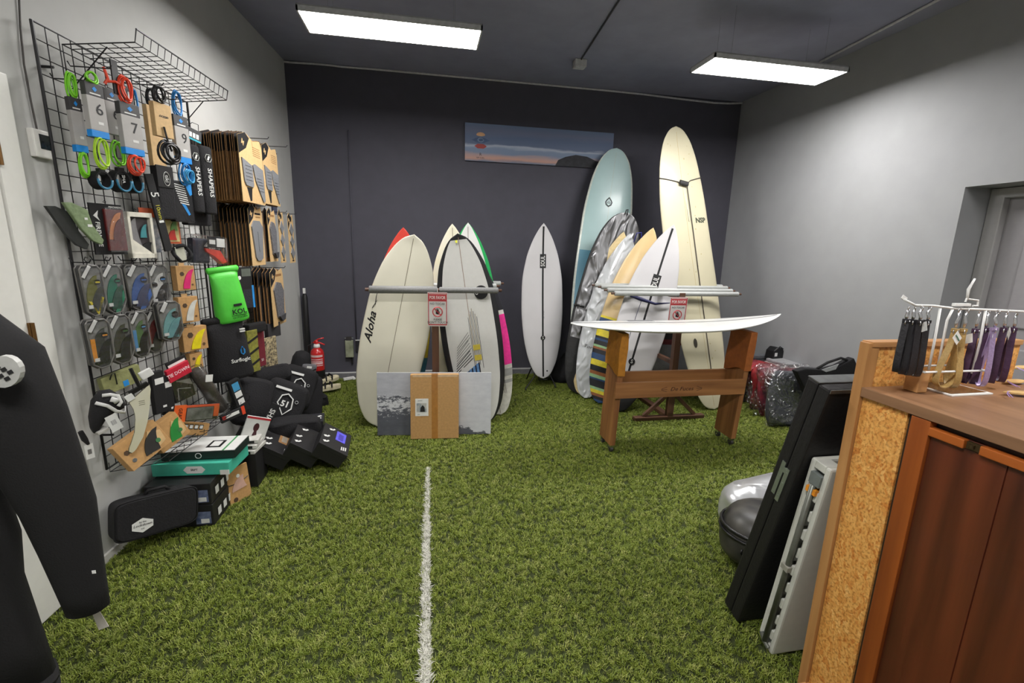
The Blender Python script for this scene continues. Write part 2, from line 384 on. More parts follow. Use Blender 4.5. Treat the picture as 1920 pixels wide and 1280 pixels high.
# ------------------------------------------------------------------ surfboards
SHORT = [(0, .0), (.010, .22), (.045, .44), (.14, .72), (.3, .93), (.46, 1.0), (.62, .97), (.78, .78), (.89, .50), (.955, .25), (.985, .10), (1, .0)]
EGG = [(0, 0), (.01, .24), (.04, .46), (.12, .72), (.28, .94), (.46, 1.0), (.66, .96), (.82, .78), (.92, .52), (.975, .27), (1, 0)]
LONG = [(0, 0), (.006, .24), (.025, .44), (.09, .68), (.25, .90), (.48, 1.0), (.7, .97), (.85, .83), (.94, .60), (.982, .34), (.995, .17), (1, 0)]
def board(name, label, L, W, T, base, tip, front=(0, -1, 0), outline=SHORT, mats=None, zone=None, cat='surfboard', nose_rocker=.09, tail_rocker=.04, ns=44, group=None, stringer=None, thing_parent=True, full=2.4):
    """local z tail to nose, local x across, deck towards local -y; zone(s, t, deck) -> material slot"""
    t = thing(name, label, cat, group=group)
    base = Vector(base); tip = Vector(tip)
    frame(t, base, tip-base, Vector(front))
    q = M(); NJ = 28; rings = []; ss = []
    for i in range(ns+1):
        s = .5-.5*math.cos(math.pi*i/ns)
        ss.append(s)
        w = max(interp(outline, s)*W/2, .0015); th = T*max(.06, (1-abs(2*s-.95)**2.6))/1.0
        th = max(th, .008)
        ro = nose_rocker*max(0, (s-.45)/.55)**2.4+tail_rocker*max(0, (.4-s)/.4)**2
        r = []
        for j in range(NJ):
            a = 2*math.pi*j/NJ; c, sn = math.cos(a), math.sin(a)
            x = w*math.copysign(abs(c)**(2/full), c); y = th/2*math.copysign(abs(sn)**(2/1.7), sn)
            r.append((x, y-ro, s*L))
        rings.append(r)
    q.loft(rings)
    if zone:
        k = 0
        for i in range(ns):
            for j in range(NJ):
                a = 2*math.pi*(j+.5)/NJ
                q.mi[k] = zone((ss[i]+ss[i+1])/2, math.cos(a), math.sin(a) < 0); k += 1
    ms = mats or [WHITE]
    o = q.build('deck', ms, t, smooth=True)
    def deck_y(s, x=0.0):
        th = max(T*max(.06, (1-abs(2*s-.95)**2.6)), .008)
        ro = nose_rocker*max(0, (s-.45)/.55)**2.4+tail_rocker*max(0, (.4-s)/.4)**2
        w = max(interp(outline, s)*W/2, .0015); c = min(.999, abs(x)/w)
        ang = math.acos(min(1, c**(full/2)))
        return -th/2*(math.sin(ang)**(2/1.7))-ro
    t_deck = deck_y
    if stringer:
        sm, sw = stringer
        st = M()
        N = 30
        for i in range(N):
            s0 = .012+(.98-.012)*i/N; s1 = .012+(.98-.012)*(i+1)/N
            y0, y1 = deck_y(s0)-.0008, deck_y(s1)-.0008
            st.add([(-sw/2, y0, s0*L), (sw/2, y0, s0*L), (sw/2, y1, s1*L), (-sw/2, y1, s1*L)], [(0, 1, 2, 3)])
        st.build('stringer', sm, t)
    return t, deck_y, L
CREAM = mat((222, 218, 200), 0.3, var=0.03, scale=5, coat=0.3)
BWHITE = mat((226, 225, 222), 0.28, var=0.02, scale=5, coat=0.35)
BGREY = mat((206, 204, 206), 0.35, var=0.02, scale=5, coat=0.2)
INK = mat((24, 24, 26), 0.5)
STR = mat((92, 80, 62), 0.5)
GPATCH = mat((60, 170, 80), 0.5)
def front_of(p): v = CAMP-Vector(p); v.z = 0; return v.normalized()

# left rack, back row
b, t = PY(754, 770, 4.50), PY(757, 428, 4.62); b.z = .02
REDM = [mat((206, 70, 58), 0.3, coat=0.3, var=0.04), mat((196, 178, 60), 0.35), mat((66, 128, 156), 0.35)]
rb, dk, L = board('surfboard', 'red surfboard peeking out behind the cream egg-shaped board', (t-b).length, .53, .055, b, t, (0, -1, 0), SHORT, REDM, lambda s, c, d: 0 if s > .5 else (1 if s > .29 else 2))
st = M(); st.b2((-.11, 0, L*.90), (-.07, .001, L*.90+.012)); st.build('sticker', PRINTW, rb).location = (0.03, dk(.9)-.004, 0)
b, t = PY(862, 765, 4.50), PY(847, 421, 4.60); b.z = .02
wb, dk, L = board('surfboard', 'white surfboard with a cream pointed nose, between the red and green-railed boards', (t-b).length, .49, .055, b, t, (0, -1, 0), SHORT, [mat((226, 222, 208), 0.3, coat=.3, c2=(232, 226, 196), scale=8)], stringer=(STR, .004))
b, t = PY(884, 768, 4.40), PY(876, 419, 4.50); b.z = .02
gb, dk, L = board('surfboard', 'white surfboard with bright green rails behind the black-railed board', (t-b).length, .53, .055, b, t, (0, -1, 0), SHORT, [BWHITE, mat((30, 168, 86), 0.35, coat=.3)], lambda s, c, d: 1 if abs(c) > .80 else 0, stringer=(STR, .004))
# pink tailed board
b, t = PY(938, 777, 4.26), PY(880, 470, 4.34); b.z = .015
PK = [mat((216, 214, 206), 0.3, coat=.3), mat((238, 58, 150), 0.35), mat((40, 40, 46), 0.35), mat((168, 168, 166), 0.4)]
pb, dk, L = board('surfboard', 'white surfboard with hot pink and black bands near its rounded tail', (t-b).length, .44, .055, b, t, (0, -1, 0), SHORT, PK, lambda s, c, d: 1 if .29 < s < .60 else (2 if s > .64 else (3 if .235 < s < .275 or .19 < s < .205 else 0)), ns=60, stringer=(STR, .004))
for k in range(5):
    q = M(); x = .05+k*.012; q.b2((x-.0015, -.0005, L*.10+k*.006), (x+.0015, .0005, L*.22+k*.006)); o = q.build('pinstripe', INK, pb); o.location = (0, dk(.16, x)-.001, 0)

# cream egg
b, t = PY(709, 803, 4.10), PY(777, 441, 4.22); b.z = .012
cb, dk, L = board('surfboard', 'cream egg-shaped surfboard leaning in the rack behind the wave print', (t-b).length, .585, .065, b, t, (0, -1, 0), EGG, [CREAM], stringer=(mat((120, 112, 92), 0.5), .005))
conform(lettering('Aloha', .092, INK, cb, (-.222, dk(.52, -.22)-.003, L*.50), (math.pi/2, -math.pi/2, 0), shear=.45, name='script_lettering', sx=1.25, bold=.002), dk, L, .0012)
q = M()
for pth in ([(-.215, .62), (-.219, .66), (-.212, .71)], [(-.235, .60), (-.222, .62), (-.205, .645)]):
    q.tube([(p[0], dk(p[1], p[0])-.002, p[1]*L) for p in pth], [.004, .003, .001], 5)
q.build('script_flourish', INK, cb)
# black railed board
b, t = PY(908, 792, 4.06), PY(857, 439, 4.18); b.z = .012
BR = [mat((212, 211, 207), 0.3, coat=.3, var=.02), mat((30, 30, 33), 0.35, coat=.3)]
kb, dk, L = board('surfboard', 'white surfboard with black rails, striped graphics and a round black logo', (t-b).length, .555, .062, b, t, (0, -1, 0), EGG, BR, lambda s, c, d: 1 if abs(c) > .80 or s > .97 else 0, stringer=(mat((150, 126, 110), 0.5), .005))
q = M(); q.prism(circle(.062, 24), -.001, .0); lg = q.build('round_logo', INK, kb); lg.location = (.135, dk(.70, .135)-.003, L*.695)
lettering('Vision', .034, PRINTW, lg, (0.005, -.0018, .004), shear=.3, name='logo_lettering')
q = M(); q.tube(ring_path(.010, 12, (-.04, -.0015, -.005)), .0022, 4, closed=True); q.build('logo_ring', PRINTW, lg)
for k in range(7):
    x = -.012+k*.013; z0, z1 = L*(.30+.02*(k % 3)), L*(.62-.015*abs(k-3))
    q = M(); N = 6
    for i in range(N):
        a0 = z0+(z1-z0)*i/N; a1 = z0+(z1-z0)*(i+1)/N
        q.add([(x-.002, dk(a0/L, x)-.0015, a0), (x+.002, dk(a0/L, x)-.0015, a0), (x+.002, dk(a1/L, x)-.0015, a1), (x-.002, dk(a1/L, x)-.0015, a1)], [(0, 1, 2, 3)])
    q.build('pinstripe', [INK, mat((120, 98, 60), 0.5)][k % 2], kb)
for k in range(11):
    z = L*(.30+.014*k); x0, x1 = -.19+.004*k, -.02-.006*(k % 4)
    q = M(); w = .005 if k > 3 else .009
    q.add([(x0, dk(z/L, x0)-.002, z-.03), (x1, dk(z/L, x1)-.002, z+.10), (x1, dk(z/L, x1)-.002, z+.10+w), (x0, dk(z/L, x0)-.002, z-.03+w)], [(0, 1, 2, 3)])
    q.build('diagonal_stripe', INK, kb)
for k in range(6):
    x = -.17+k*.034; z0, z1 = L*.20, L*(.265+.012*k)
    q = M(); q.add([(x, dk(.22, x)-.002, z0), (x+.022, dk(.22, x+.022)-.002, z0), (x+.022, dk(.26, x+.022)-.002, z1+.01), (x, dk(.26, x)-.002, z1)], [(0, 1, 2, 3)])
    q.build('blue_bar', mat((62, 110, 170), 0.4, c2=(140, 180, 220), scale=14), kb)
    q = M(); q.add([(x+.022, dk(.22, x)-.0018, z0), (x+.034, dk(.22, x+.022)-.0018, z0), (x+.034, dk(.26, x+.022)-.0018, z1+.016), (x+.022, dk(.26, x)-.0018, z1+.01)], [(0, 1, 2, 3)])
    q.build('dark_bar', mat((22, 26, 48), 0.4), kb)
for z in (.40, .345):
    q = M(); q.b2((-.005, -.001, L*z), (.06, .001, L*z+.05)); o = q.build('yellow_block', mat((206, 186, 70), 0.4), kb); o.location = (0, dk(z, .03)-.002, 0)
q = M(); q.b2((-.03, -.001, L*.955), (-.012, .001, L*.968)); o = q.build('sticker', mat((214, 214, 70), 0.5), kb); o.location = (0, dk(.96)-.002, 0)

# rack maker: post, splayed foot, padded bars
RWOOD = wood((98, 66, 48), (70, 46, 34))
FOAM = mat((128, 128, 127), 0.7, bump=.15, scale=90)
FOAML = mat((176, 178, 176), 0.55, var=.05)
def rack(label, x, y, zr, xa, xb, bars, rz=0.0):
    t = thing('surfboard_rack', label, 'board rack', (x, y, .012), rz, 'freestanding wooden surfboard racks')
    q = M(); q.b2((-.03, -.03, .03), (.03, .03, zr+.01)); q.build('post', RWOOD, t, bevel=.004)
    q = M(); q.b2((-.37, -.032, .0), (.37, .032, .035)); q.build('foot', wood((98, 66, 48), (70, 46, 34), 'x'), t, bevel=.004)
    q = M(); q.b2((-.032, .032, .0), (.032, .62, .035)); q.build('foot', wood((98, 66, 48), (70, 46, 34), 'y'), t, bevel=.004)
    for sgn in (-1, 1):
        q = M(); a = Vector((sgn*.27, 0, .04)); b_ = Vector((sgn*.02, 0, .27)); c = (a+b_)/2; d = b_-a
        q.box(c, (.035, .03, d.length), (0, math.atan2(d.x, d.z), 0)); q.build('brace', RWOOD, t, bevel=.003)
    q = M(); q.b2((-.02, .03, .55), (.02, .60, .59)); q.build('arm', RWOOD, t, bevel=.003)
    q = M(); q.b2((-.026, .03, zr-.045), (.026, .60, zr-.005)); q.build('arm', RWOOD, t, bevel=.003)
    for (x0, x1, yy, zz, r, mm) in bars:
        q = M(); q.tube([(x0, yy, zz), (x0+.004, yy, zz), (x1-.004, yy, zz), (x1, yy, zz)], [r*.7, r, r, r*.7], 14); bar = q.build('padded_bar', mm, t, smooth=True)
        q = M(); q.cyl((x0-.03, yy, zz), (x1+.03, yy, zz), r*.45, n=10); q.build('bar_core', RWOOD, bar)
    return t
zl = PY(815, 546, 3.98).z
lx0, lx1, lx2 = PY(692, 546, 3.98).x, PY(820, 546, 3.98).x, PY(934, 546, 3.98).x
cx = PY(817, 700, 3.98).x
rl = rack('wooden surfboard rack holding the cream and black-railed boards, warning sign on it', cx, 3.98, zl, 0, 0,
     [(lx0-cx, lx1-cx, -.005, zl, .032, FOAM), (lx1-cx+.015, lx2-cx, -.005, zl, .026, FOAM), (lx0-cx+.02, lx2-cx+.03, .31, zl+.01, .024, FOAML), (lx0-cx+.05, lx2-cx+.12, .62, zl+.01, .024, FOAML)])
RY = 3.93
zr = PY(1270, 553, RY).z
rx0, rx1 = PY(1118, 549, RY).x, PY(1385, 556, RY).x
cx = PY(1258, 740, RY).x
rr = rack('wooden surfboard rack behind the trestle holding the leaning boards', cx, RY, zr, 0, 0,
     [(PY(a_, 552, RY+o_).x-cx, PY(b_, 552, RY+o_).x-cx, o_, zr+dz_, .022, FOAML) for a_, b_, o_, dz_ in ((1152, 1384, -.005, 0), (1138, 1372, .2, .01), (1126, 1362, .42, .02), (1114, 1352, .62, .02))])

# warning signs hanging on the racks
SIGNR = mat((196, 66, 72), 0.6, var=.05); SIGNP = mat((222, 160, 160), 0.6, var=.05)
def sign(label, c, w, h, rz=0.0, lean=.06):
    t = thing('warning_sign', label, 'sign', c, 0, 'red and white do-not-touch signs', rot=(lean, 0, rz))
    q = M(); q.b2((-w/2, -.0015, -h), (w/2, .0015, 0)); q.build('sheet', mat((232, 228, 226), 0.35, var=.02), t)
    q = M()
    for lo, hi in (((-w*.46, -h*.97), (w*.46, -h*.935)), ((-w*.46, -h*.03), (w*.46, -h*.015))): q.b2((lo[0], -.0022, lo[1]), (hi[0], -.0015, hi[1]))
    for sx in (-1, 1): q.b2((sx*w*.46-w*.02, -.0022, -h*.97), (sx*w*.46+w*.02, -.0015, -h*.015))
    q.build('red_border', SIGNR, t)
    q = M(); q.b2((-w*.44, -.0022, -h*.26), (w*.44, -.0015, -h*.05)); bn = q.build('red_banner', SIGNR, t)
    lettering('POR FAVOR', h*.135, mat((240, 232, 230), .5), bn, (0, -.003, -h*.155), sx=w/(h*.135)/6.6, name='banner_lettering', bold=.0006)
    lettering('NO TOCAR', h*.085, INK, t, (0, -.003, -h*.335), sx=.95)
    lettering('PLEASE', h*.075, INK, t, (0, -.003, -h*.80)); lettering("DON'T TOUCH", h*.085, INK, t, (0, -.003, -h*.885))
    q = M(); q.tube(ring_path(w*.245, 28, (0, -.0025, -h*.57)), w*.026, 4, closed=True); q.box((0, -.003, -h*.57), (w*.045, .001, w*.49), (0, -math.pi/4, 0)); q.build('prohibition_ring', SIGNR, t)
    q = M(); q.prism([(-w*.09, -h*.63), (w*.05, -h*.65), (w*.12, -h*.57), (w*.10, -h*.55), (w*.06, -h*.575), (w*.06, -h*.515), (-w*.09, -h*.53)], -.0024, -.0015)
    for k in range(4): q.b2((-w*.09+k*w*.04, -.0024, -h*.54), (-w*.062+k*w*.04, -.0015, -h*(.465 if k in (1, 2) else .49)))
    q.build('hand_symbol', INK, t)
    q = M(); q.cyl((0, .0, -.002), (0, .03, .03), .0015, n=5); q.build('hanging_wire', STEEL, t)
    return t
a, c = PY(803, 549, 3.93), PY(838, 613, 3.93)
sign('red and white hand warning sign hanging between the cream and black-railed boards', PY(820, 548, 3.925), .165, a.z-c.z, -.1)
sign('red and white hand warning sign hanging behind the white board on the trestle', PY(1274, 557, RY-.04), .17, a.z-c.z, -.05)

# wave photo print and cardboard box leaning on the left rack
def wave_mat():
    g = bpy.data.materials.new('wave_print'); g.use_nodes = True; nt = g.node_tree; b = nt.nodes['Principled BSDF']; N = nt.nodes; Lk = nt.links
    tc = N.new('ShaderNodeTexCoord'); sep = N.new('ShaderNodeSeparateXYZ'); Lk.new(tc.outputs['Object'], sep.inputs[0])
    n1 = N.new('ShaderNodeTexNoise'); n1.inputs['Scale'].default_value = 9; n1.inputs['Detail'].default_value = 9; n1.inputs['Roughness'].default_value = .7
    mp = N.new('ShaderNodeMapping'); mp.inputs['Scale'].default_value = (1, 1, 2.2); Lk.new(tc.outputs['Object'], mp.inputs[0]); Lk.new(mp.outputs[0], n1.inputs['Vector'])
    # height of the crest falls off towards the right
    def math_(op, a, b_=None, c=None):
        n = N.new('ShaderNodeMath'); n.operation = op
        for i, v in enumerate((a, b_, c)):
            if v is None: continue
            if isinstance(v, (int, float)): n.inputs[i].default_value = v
            else: Lk.new(v, n.inputs[i])
        return n.outputs[0]
    x, z = sep.outputs['X'], sep.outputs['Z']
    nz = math_('MULTIPLY', math_('SUBTRACT', n1.outputs[0], .5), .16)
    crest = math_('ADD', math_('MULTIPLY', math_('MAXIMUM', x, -.2), -.10), .32)
    dark = math_('LESS_THAN', math_('ADD', z, nz), crest)           # wave body
    foamw = math_('GREATER_THAN', math_('MULTIPLY_ADD', n1.outputs[0], .9, math_('MULTIPLY', z, .35)), .56)
    low = math_('LESS_THAN', math_('ADD', z, nz), .36)
    n3 = N.new('ShaderNodeTexNoise'); n3.inputs['Scale'].default_value = 26; n3.inputs['Detail'].default_value = 6; n3.inputs['Roughness'].default_value = .75; Lk.new(mp.outputs[0], n3.inputs['Vector'])
    band = math_('ABSOLUTE', math_('SUBTRACT', math_('ADD', z, nz), .27))
    foamw = math_('GREATER_THAN', math_('SUBTRACT', n3.outputs[0], math_('MULTIPLY', band, 1.6)), .44)
    foam = math_('MULTIPLY', math_('MULTIPLY', foamw, math_('GREATER_THAN', z, .12)), low)
    rightfoam = math_('GREATER_THAN', math_('ADD', x, math_('MULTIPLY', nz, 2.0)), .02)
    cr = N.new('ShaderNodeValToRGB'); cr.color_ramp.elements[0].color = rgb((150, 152, 162)); cr.color_ramp.elements[1].color = rgb((206, 207, 214))
    Lk.new(n1.outputs[0], cr.inputs[0])
    cd = N.new('ShaderNodeValToRGB'); cd.color_ramp.elements[0].color = rgb((62, 64, 74)); cd.color_ramp.elements[1].color = rgb((112, 114, 124)); Lk.new(n1.outputs[0], cd.inputs[0])
    def mix(f, a, b_):
        n = N.new('ShaderNodeMix'); n.data_type = 'RGBA'; Lk.new(f, n.inputs[0])
        for s, v in ((6, a), (7, b_)):
            if isinstance(v, tuple): n.inputs[s].default_value = v
            else: Lk.new(v, n.inputs[s])
        return n.outputs[2]
    c1 = mix(dark, cr.outputs[0], cd.outputs[0])
    c2 = mix(foam, c1, rgb((214, 215, 220)))
    wh = N.new('ShaderNodeValToRGB'); wh.color_ramp.elements[0].color = rgb((176, 178, 188)); wh.color_ramp.elements[1].color = rgb((228, 229, 234)); Lk.new(n1.outputs[0], wh.inputs[0])
    sh = math_('LESS_THAN', math_('ADD', math_('ADD', z, math_('MULTIPLY', x, .25)), nz), .12)
    right = mix(sh, wh.outputs[0], cd.outputs[0])
    c3 = mix(rightfoam, c2, right)
    Lk.new(c3, b.inputs['Base Color']); b.inputs['Roughness'].default_value = .35
    return g
pl, pr_ = PZ(708, 816, .014), PZ(920, 813, .014)
pw = (pr_-pl).length
ctr = (pl+pr_)/2; hh = (PY(708, 698, pl.y+.05).z-.014)
rzp = math.atan2(pr_.y-pl.y, pr_.x-pl.x)
t = thing('wave_print', 'black and white photo print of a breaking wave leaning on the board rack', 'print', ctr, 0, rot=(-.10, 0, rzp))
q = M(); q.b2((-pw/2, 0, 0), (pw/2, .006, hh)); q.build('photo_face', wave_mat(), t)
q = M(); q.b2((-pw/2, .006, 0), (pw/2, .012, hh)); q.build('backing_board', PRINTW, t)
bl, br_ = PZ(770, 823, .016), PZ(860, 821, .016)
bw = (br_-bl).length; hb = PY(770, 706, bl.y+.05).z
t = thing('cardboard_box', 'flat brown cardboard carton taped down the middle, leaning on the wave print', 'box', (bl+br_)/2, 0, rot=(-.12, 0, math.atan2(br_.y-bl.y, br_.x-bl.x)))
q = M(); q.b2((-bw/2, 0, 0), (bw/2, .07, hb)); q.build('carton', KRAFT, t, bevel=.003)
q = M(); q.b2((-.026, -.0012, 0.001), (.026, 0, hb)); q.b2((-.026, 0, hb), (.026, .07, hb+.001)); q.build('packing_tape', mat((172, 118, 58), 0.2, coat=.5), t)
q = M(); q.b2((-bw/2+.02, -.0004, hb-.02), (bw/2-.01, .0, hb)); q.build('tape_strip', mat((206, 176, 140), 0.15, coat=.6), t)
q = M(); q.b2((-bw*.40, -.0015, hb*.36), (-bw*.13, -.0002, hb*.63)); lb = q.build('shipping_label', PRINTW, t)
q = M(); q.b2((-bw*.375, -.0022, hb*.42), (-bw*.17, -.0015, hb*.56)); q.build('label_photo', mat((96, 120, 140), .5, c2=(214, 206, 190), scale=22), lb)
q = M(); q.prism([(-bw*.30, hb*.425), (-bw*.20, hb*.425), (-bw*.21, hb*.50), (-bw*.25, hb*.53), (-bw*.29, hb*.49)], -.0028, -.0022); q.build('label_picture', INK, lb)
lettering('poncho', .012, INK, lb, (-bw*.30, -.002, hb*.60)); lettering('adult', .010, INK, lb, (-bw*.33, -.002, hb*.385))

# single SOUL board on a low black stand
yb = 5.15
b, t = PY(1017, 708, yb), PY(1016, 420, yb+.16)
sb, dk, L = board('surfboard', 'pale grey surfboard with black stringer standing alone on a low black stand', (t-b).length, .50, .058, b, t, (0, -1, 0), SHORT, [BGREY], stringer=(INK, .021))
def soul_logo(o, dk, L, s, sz=1.0):
    q = M(); q.b2((-.036*sz, -.001, -.080*sz), (.036*sz, .001, .080*sz)); p = q.build('logo_plate', INK, o); p.location = (0, dk(s)-.0045, s*L); conform(p, dk, L, .0015)
    tx = lettering('SOUL', .066*sz, PRINTW, p, (0, -.0016, 0), (math.pi/2, -math.pi/2, 0), sx=.74, name='logo_lettering', bold=.001); conform(tx, dk, L, .0028)
soul_logo(sb, dk, L, .765)
q = M(); q.prism(circle(.028, 18), -.001, 0); p = q.build('round_logo', INK, sb); p.location = (0, dk(.27)-.004, L*.27)
lettering('S', .05, PRINTW, p, (0, -.0018, 0), name='logo_lettering')
lettering("5'6\" 19 1/4", .02, mat((90, 90, 92), .5), sb, (.012, dk(.42, .012)-.003, L*.42), (math.pi/2, -math.pi/2, 0), name='dimension_writing')
q = M(); q.prism(circle(.010, 10, .047), -.001, 0); p = q.build('leash_plug', INK, sb); p.location = (0, dk(.045, .04)-.003, L*.05)
t = thing('board_stand', 'low black metal stand under the lone pale grey surfboard', 'stand', (b.x, yb-.02, 0))
for sgn, pe in ((-1, PZ(986, 732, .01)), (1, PZ(1042, 727, .01))):
    q = M(); top = Vector((sgn*.085, .05, .30)); e = pe-Vector((b.x, yb-.02, 0))
    q.tube([top, (sgn*.10, .02, .12), (e.x, e.y+.02, .03), e], .008, 8); q.build('leg', BPLAST, t, smooth=True)
    q = M(); q.tube([top, (sgn*.11, .2, .15), (sgn*.13, .3, .01)], .008, 8); q.build('leg', BPLAST, t, smooth=True)
q = M(); q.tube([(-.085, .05, .30), (0, .045, .305), (.085, .05, .30)], .008, 8); q.build('crossbar', BPLAST, t)
q = M(); q.tube([(-.06, -.04, b.z+.03), (-.05, -.02, b.z-.008), (0, .0, b.z-.015), (.05, -.02, b.z-.008), (.06, -.04, b.z+.03)], .009, 8); q.cyl((-.0, .0, b.z-.015), (0, .05, .12), .007); q.build('cradle', BPLAST, t)

# right group of boards
b, t = PY(1098, 735, 4.95), PY(1153, 284, 5.60); b.z = .012
BL = [mat((172, 200, 200), 0.35, var=.03, scale=6, coat=.2), mat((96, 150, 172), 0.35, var=.05, scale=6, coat=.2), mat((206, 212, 202), 0.35, coat=.2)]
lb_, dk, L = board('surfboard', 'tall pale blue longboard leaning on the charcoal wall with a leaf emblem', (t-b).length, .62, .07, b, t, (-.18, -1, 0), LONG, BL, lambda s, c, d: 2 if abs(c) > .93 else (0 if s > .56 or s < .26 else 1), ns=70, stringer=(mat((176, 190, 180), .5), .004))
q = M(); q.prism([(0, -.06), (.035, -.035), (.045, .0), (.03, .03), (0, .065), (-.03, .03), (-.045, .0), (-.035, -.035)], -.001, 0)
p = q.build('leaf_emblem', mat((54, 66, 68), .5), lb_); p.location = (-.01, dk(.775)-.003, L*.775)
q = M(); q.prism([(0, -.040), (.023, -.023), (.029, .0), (.019, .019), (0, .042), (-.019, .019), (-.029, .0), (-.023, -.023)], -.0018, -.001); e = q.build('emblem_field', BL[0], p)
for k in (-.016, 0, .016):
    q = M(); q.b2((k-.004, -.0026, -.02), (k+.004, -.0018, .022-abs(k))); q.build('emblem_mark', mat((54, 66, 68), .5), e)

# silver board bag
b, t = PY(1082, 738, 4.80), PY(1172, 402, 5.05); b.z = .012
SILV = foil((146, 146, 148), (86, 86, 88), .36, .8, 13, .06)
BLKBAG = mat((36, 36, 37), 0.6, bump=.6, scale=20)
bag, dk, L = board('board_bag', 'silver padded board bag with black edging in front of the pale blue longboard', (t-b).length, .60, .10, b, t, (-.12, -1, 0), LONG, [SILV, BLKBAG], lambda s, c, d: 1 if abs(c) > .93 or s < .28 else 0, cat='board bag')
q = M(); q.tube([(-.03, -.10, L*.985), (-.03, -.11, L*1.01), (-.015, -.11, L*1.015), (0, -.10, L*.985)], .006, 6); q.build('pull_loop', BPLAST, bag)
q = M(); q.tube([(-.30, -.02, L*.46), (-.28, -.07, L*.462), (-.2, -.075, L*.46)], .012, 8); q.build('handle', BPLAST, bag, smooth=True)

# tan board behind wrapped one, wrapped board, striped board, SOUL two
b, t = PY(1090, 742, 4.74), PY(1169, 438, 4.98); b.z = .012
board('surfboard', 'tan edged surfboard just behind the plastic wrapped white board', (t-b).length, .46, .05, b, t, (-.45, -1, 0), SHORT, [mat((222, 200, 150), .4)])
b, t = PY(1096, 747, 4.64), PY(1181, 441, 4.86); b.z = .012
WRAP = foil((200, 203, 206), (226, 228, 231), .2, 0, 14, .06, (1, 1, .5), .8)
wr, dk, L = board('surfboard', 'white surfboard wrapped in shiny clear plastic beside the silver bag', (t-b).length, .47, .07, b, t, (-.45, -1, 0), SHORT, [WRAP])
lettering('Torq', .05, mat((60, 60, 62), .5), wr, (-.10, dk(.30, -.1)-.004, L*.30), shear=.3, name='logo_lettering', sx=1.3)
q = M(); q.tube([(.06, -.09, L*.955), (.065, -.15, L*1.0), (.11, -.15, L*1.01), (.13, -.12, L*.97), (.13, -.09, L*.93)], .006, 6); q.build('blue_cord', mat((54, 58, 140), .5), wr)
b, t = PY(1122, 752, 4.46), PY(1223, 431, 4.70); b.z = .012
SC = [mat((216, 190, 140), .35, coat=.2, c2=(232, 200, 146), scale=4), mat((28, 28, 34), .4), mat((226, 206, 52), .4), mat((38, 70, 112), .4), mat((150, 190, 140), .4), mat((150, 92, 52), .4), mat((92, 150, 176), .4)]
SEQ = [3, 1, 5, 2, 4, 1, 1, 3, 4, 5, 1, 1, 2, 2, 3, 3, 1, 5, 4, 1, 3, 1, 2, 2, 3, 6]
def stripes(s, c, d):
    if s > .43: return 3 if s < .455 else (2 if s < .47 else 0)
    return SEQ[int(s/.43*26) % 26]
board('surfboard', 'honey coloured surfboard with black, yellow and blue stripes on its lower half', (t-b).length, .50, .058, b, t, (-.45, -1, 0), SHORT, SC, stripes, ns=120)
b, t = PY(1155, 774, 4.20), PY(1258, 425, 4.46); b.z = .012
s2, dk, L = board('surfboard', 'pale grey surfboard with slanting black stringer and black tail behind the trestle', (t-b).length, .52, .06, b, t, (-.25, -1, 0), SHORT, [BGREY, INK], lambda s, c, d: 1 if s < .12 else 0, stringer=(INK, .021))
soul_logo(s2, dk, L, .69, 1.15)
q = M(); q.prism(circle(.034, 18), -.001, 0); p = q.build('round_logo', INK, s2); p.location = (.0, dk(.27)-.004, L*.27)
lettering('S', .055, PRINTW, p, (0, -.0018, 0), name='logo_lettering')
q = M(); zt = L*.59; q.tube([(-.21, -.055, zt+.01), (-.10, -.075, zt), (.05, -.075, zt-.005), (.2, -.05, zt+.05)], [.014, .02, .012, .004], 8); q.tube([(-.09, -.07, zt), (-.095, -.06, zt-.15), (-.10, -.055, zt-.42)], .003, 5)
q.build('leash_strap', mat((34, 36, 78), .6), s2, smooth=True)

# NSP longboard
b, t = PY(1334, 771, 4.14), PY(1258, 245, 4.95); b.z = .012
NS = mat((192, 185, 158), .4, var=.05, scale=3, coat=.1)
nb, dk, L = board('surfboard', 'tall cream longboard with a strapped carry sling, tallest board in the shop', (t-b).length, .585, .075, b, t, (.1, -1, 0), LONG, [NS], stringer=(mat((176, 160, 120), .5), .005))
for k in range(26):
    rr_ = random.Random(k); s = rr_.uniform(.08, .97); x = rr_.uniform(-.2, .2)*min(1, interp(LONG, s)+.0)
    q = M(); q.prism(circle(rr_.uniform(.003, .009), 8, 0, 0, rr_.uniform(.004, .012)), -.0006, 0); o = q.build('wax_spot', mat((176, 166, 126), .6), nb); o.location = (x, dk(s, x)-.0015, s*L)
conform(lettering('NSP', .075, mat((56, 62, 48), .5), nb, (.175, dk(.665, .17)-.004, L*.665), name='logo_lettering', bold=.003), dk, L, .0012)
q = M(); q.prism(circle(.022, 14, 0, 0, .05), -.001, 0); o = q.build('oval_emblem', mat((54, 50, 40), .5), nb); o.location = (-.11, dk(.235, -.1)-.003, L*.235)
zs = L*.80
wz = interp(LONG, .80)*.585/2
q = M(); q.tube([(-wz*f, dk(.8+.022*f, -wz*f*.985)-.006, zs+L*.022*f) for f in (1.0, .97, .9, .75, .5, .2)]+[(-.03, dk(.8)-.012, zs-.005)], .005, 6); q.tube([(.05, dk(.8)-.012, zs-.015)]+[(wz*f, dk(.8+.020*f, wz*f*.985)-.006, zs+L*.020*f) for f in (.4, .6, .75, .9, .97, 1.0)], .0045, 6)
q.tube([(.05, dk(.79)-.012, zs-.03), (.055, dk(.6)-.008, L*.6), (.045, dk(.4)-.006, L*.4), (.03, dk(.2)-.006, L*.16), (.02, dk(.1)-.006, L*.07)], .0045, 6); q.build('sling_cord', mat((58, 52, 46), .6), nb)
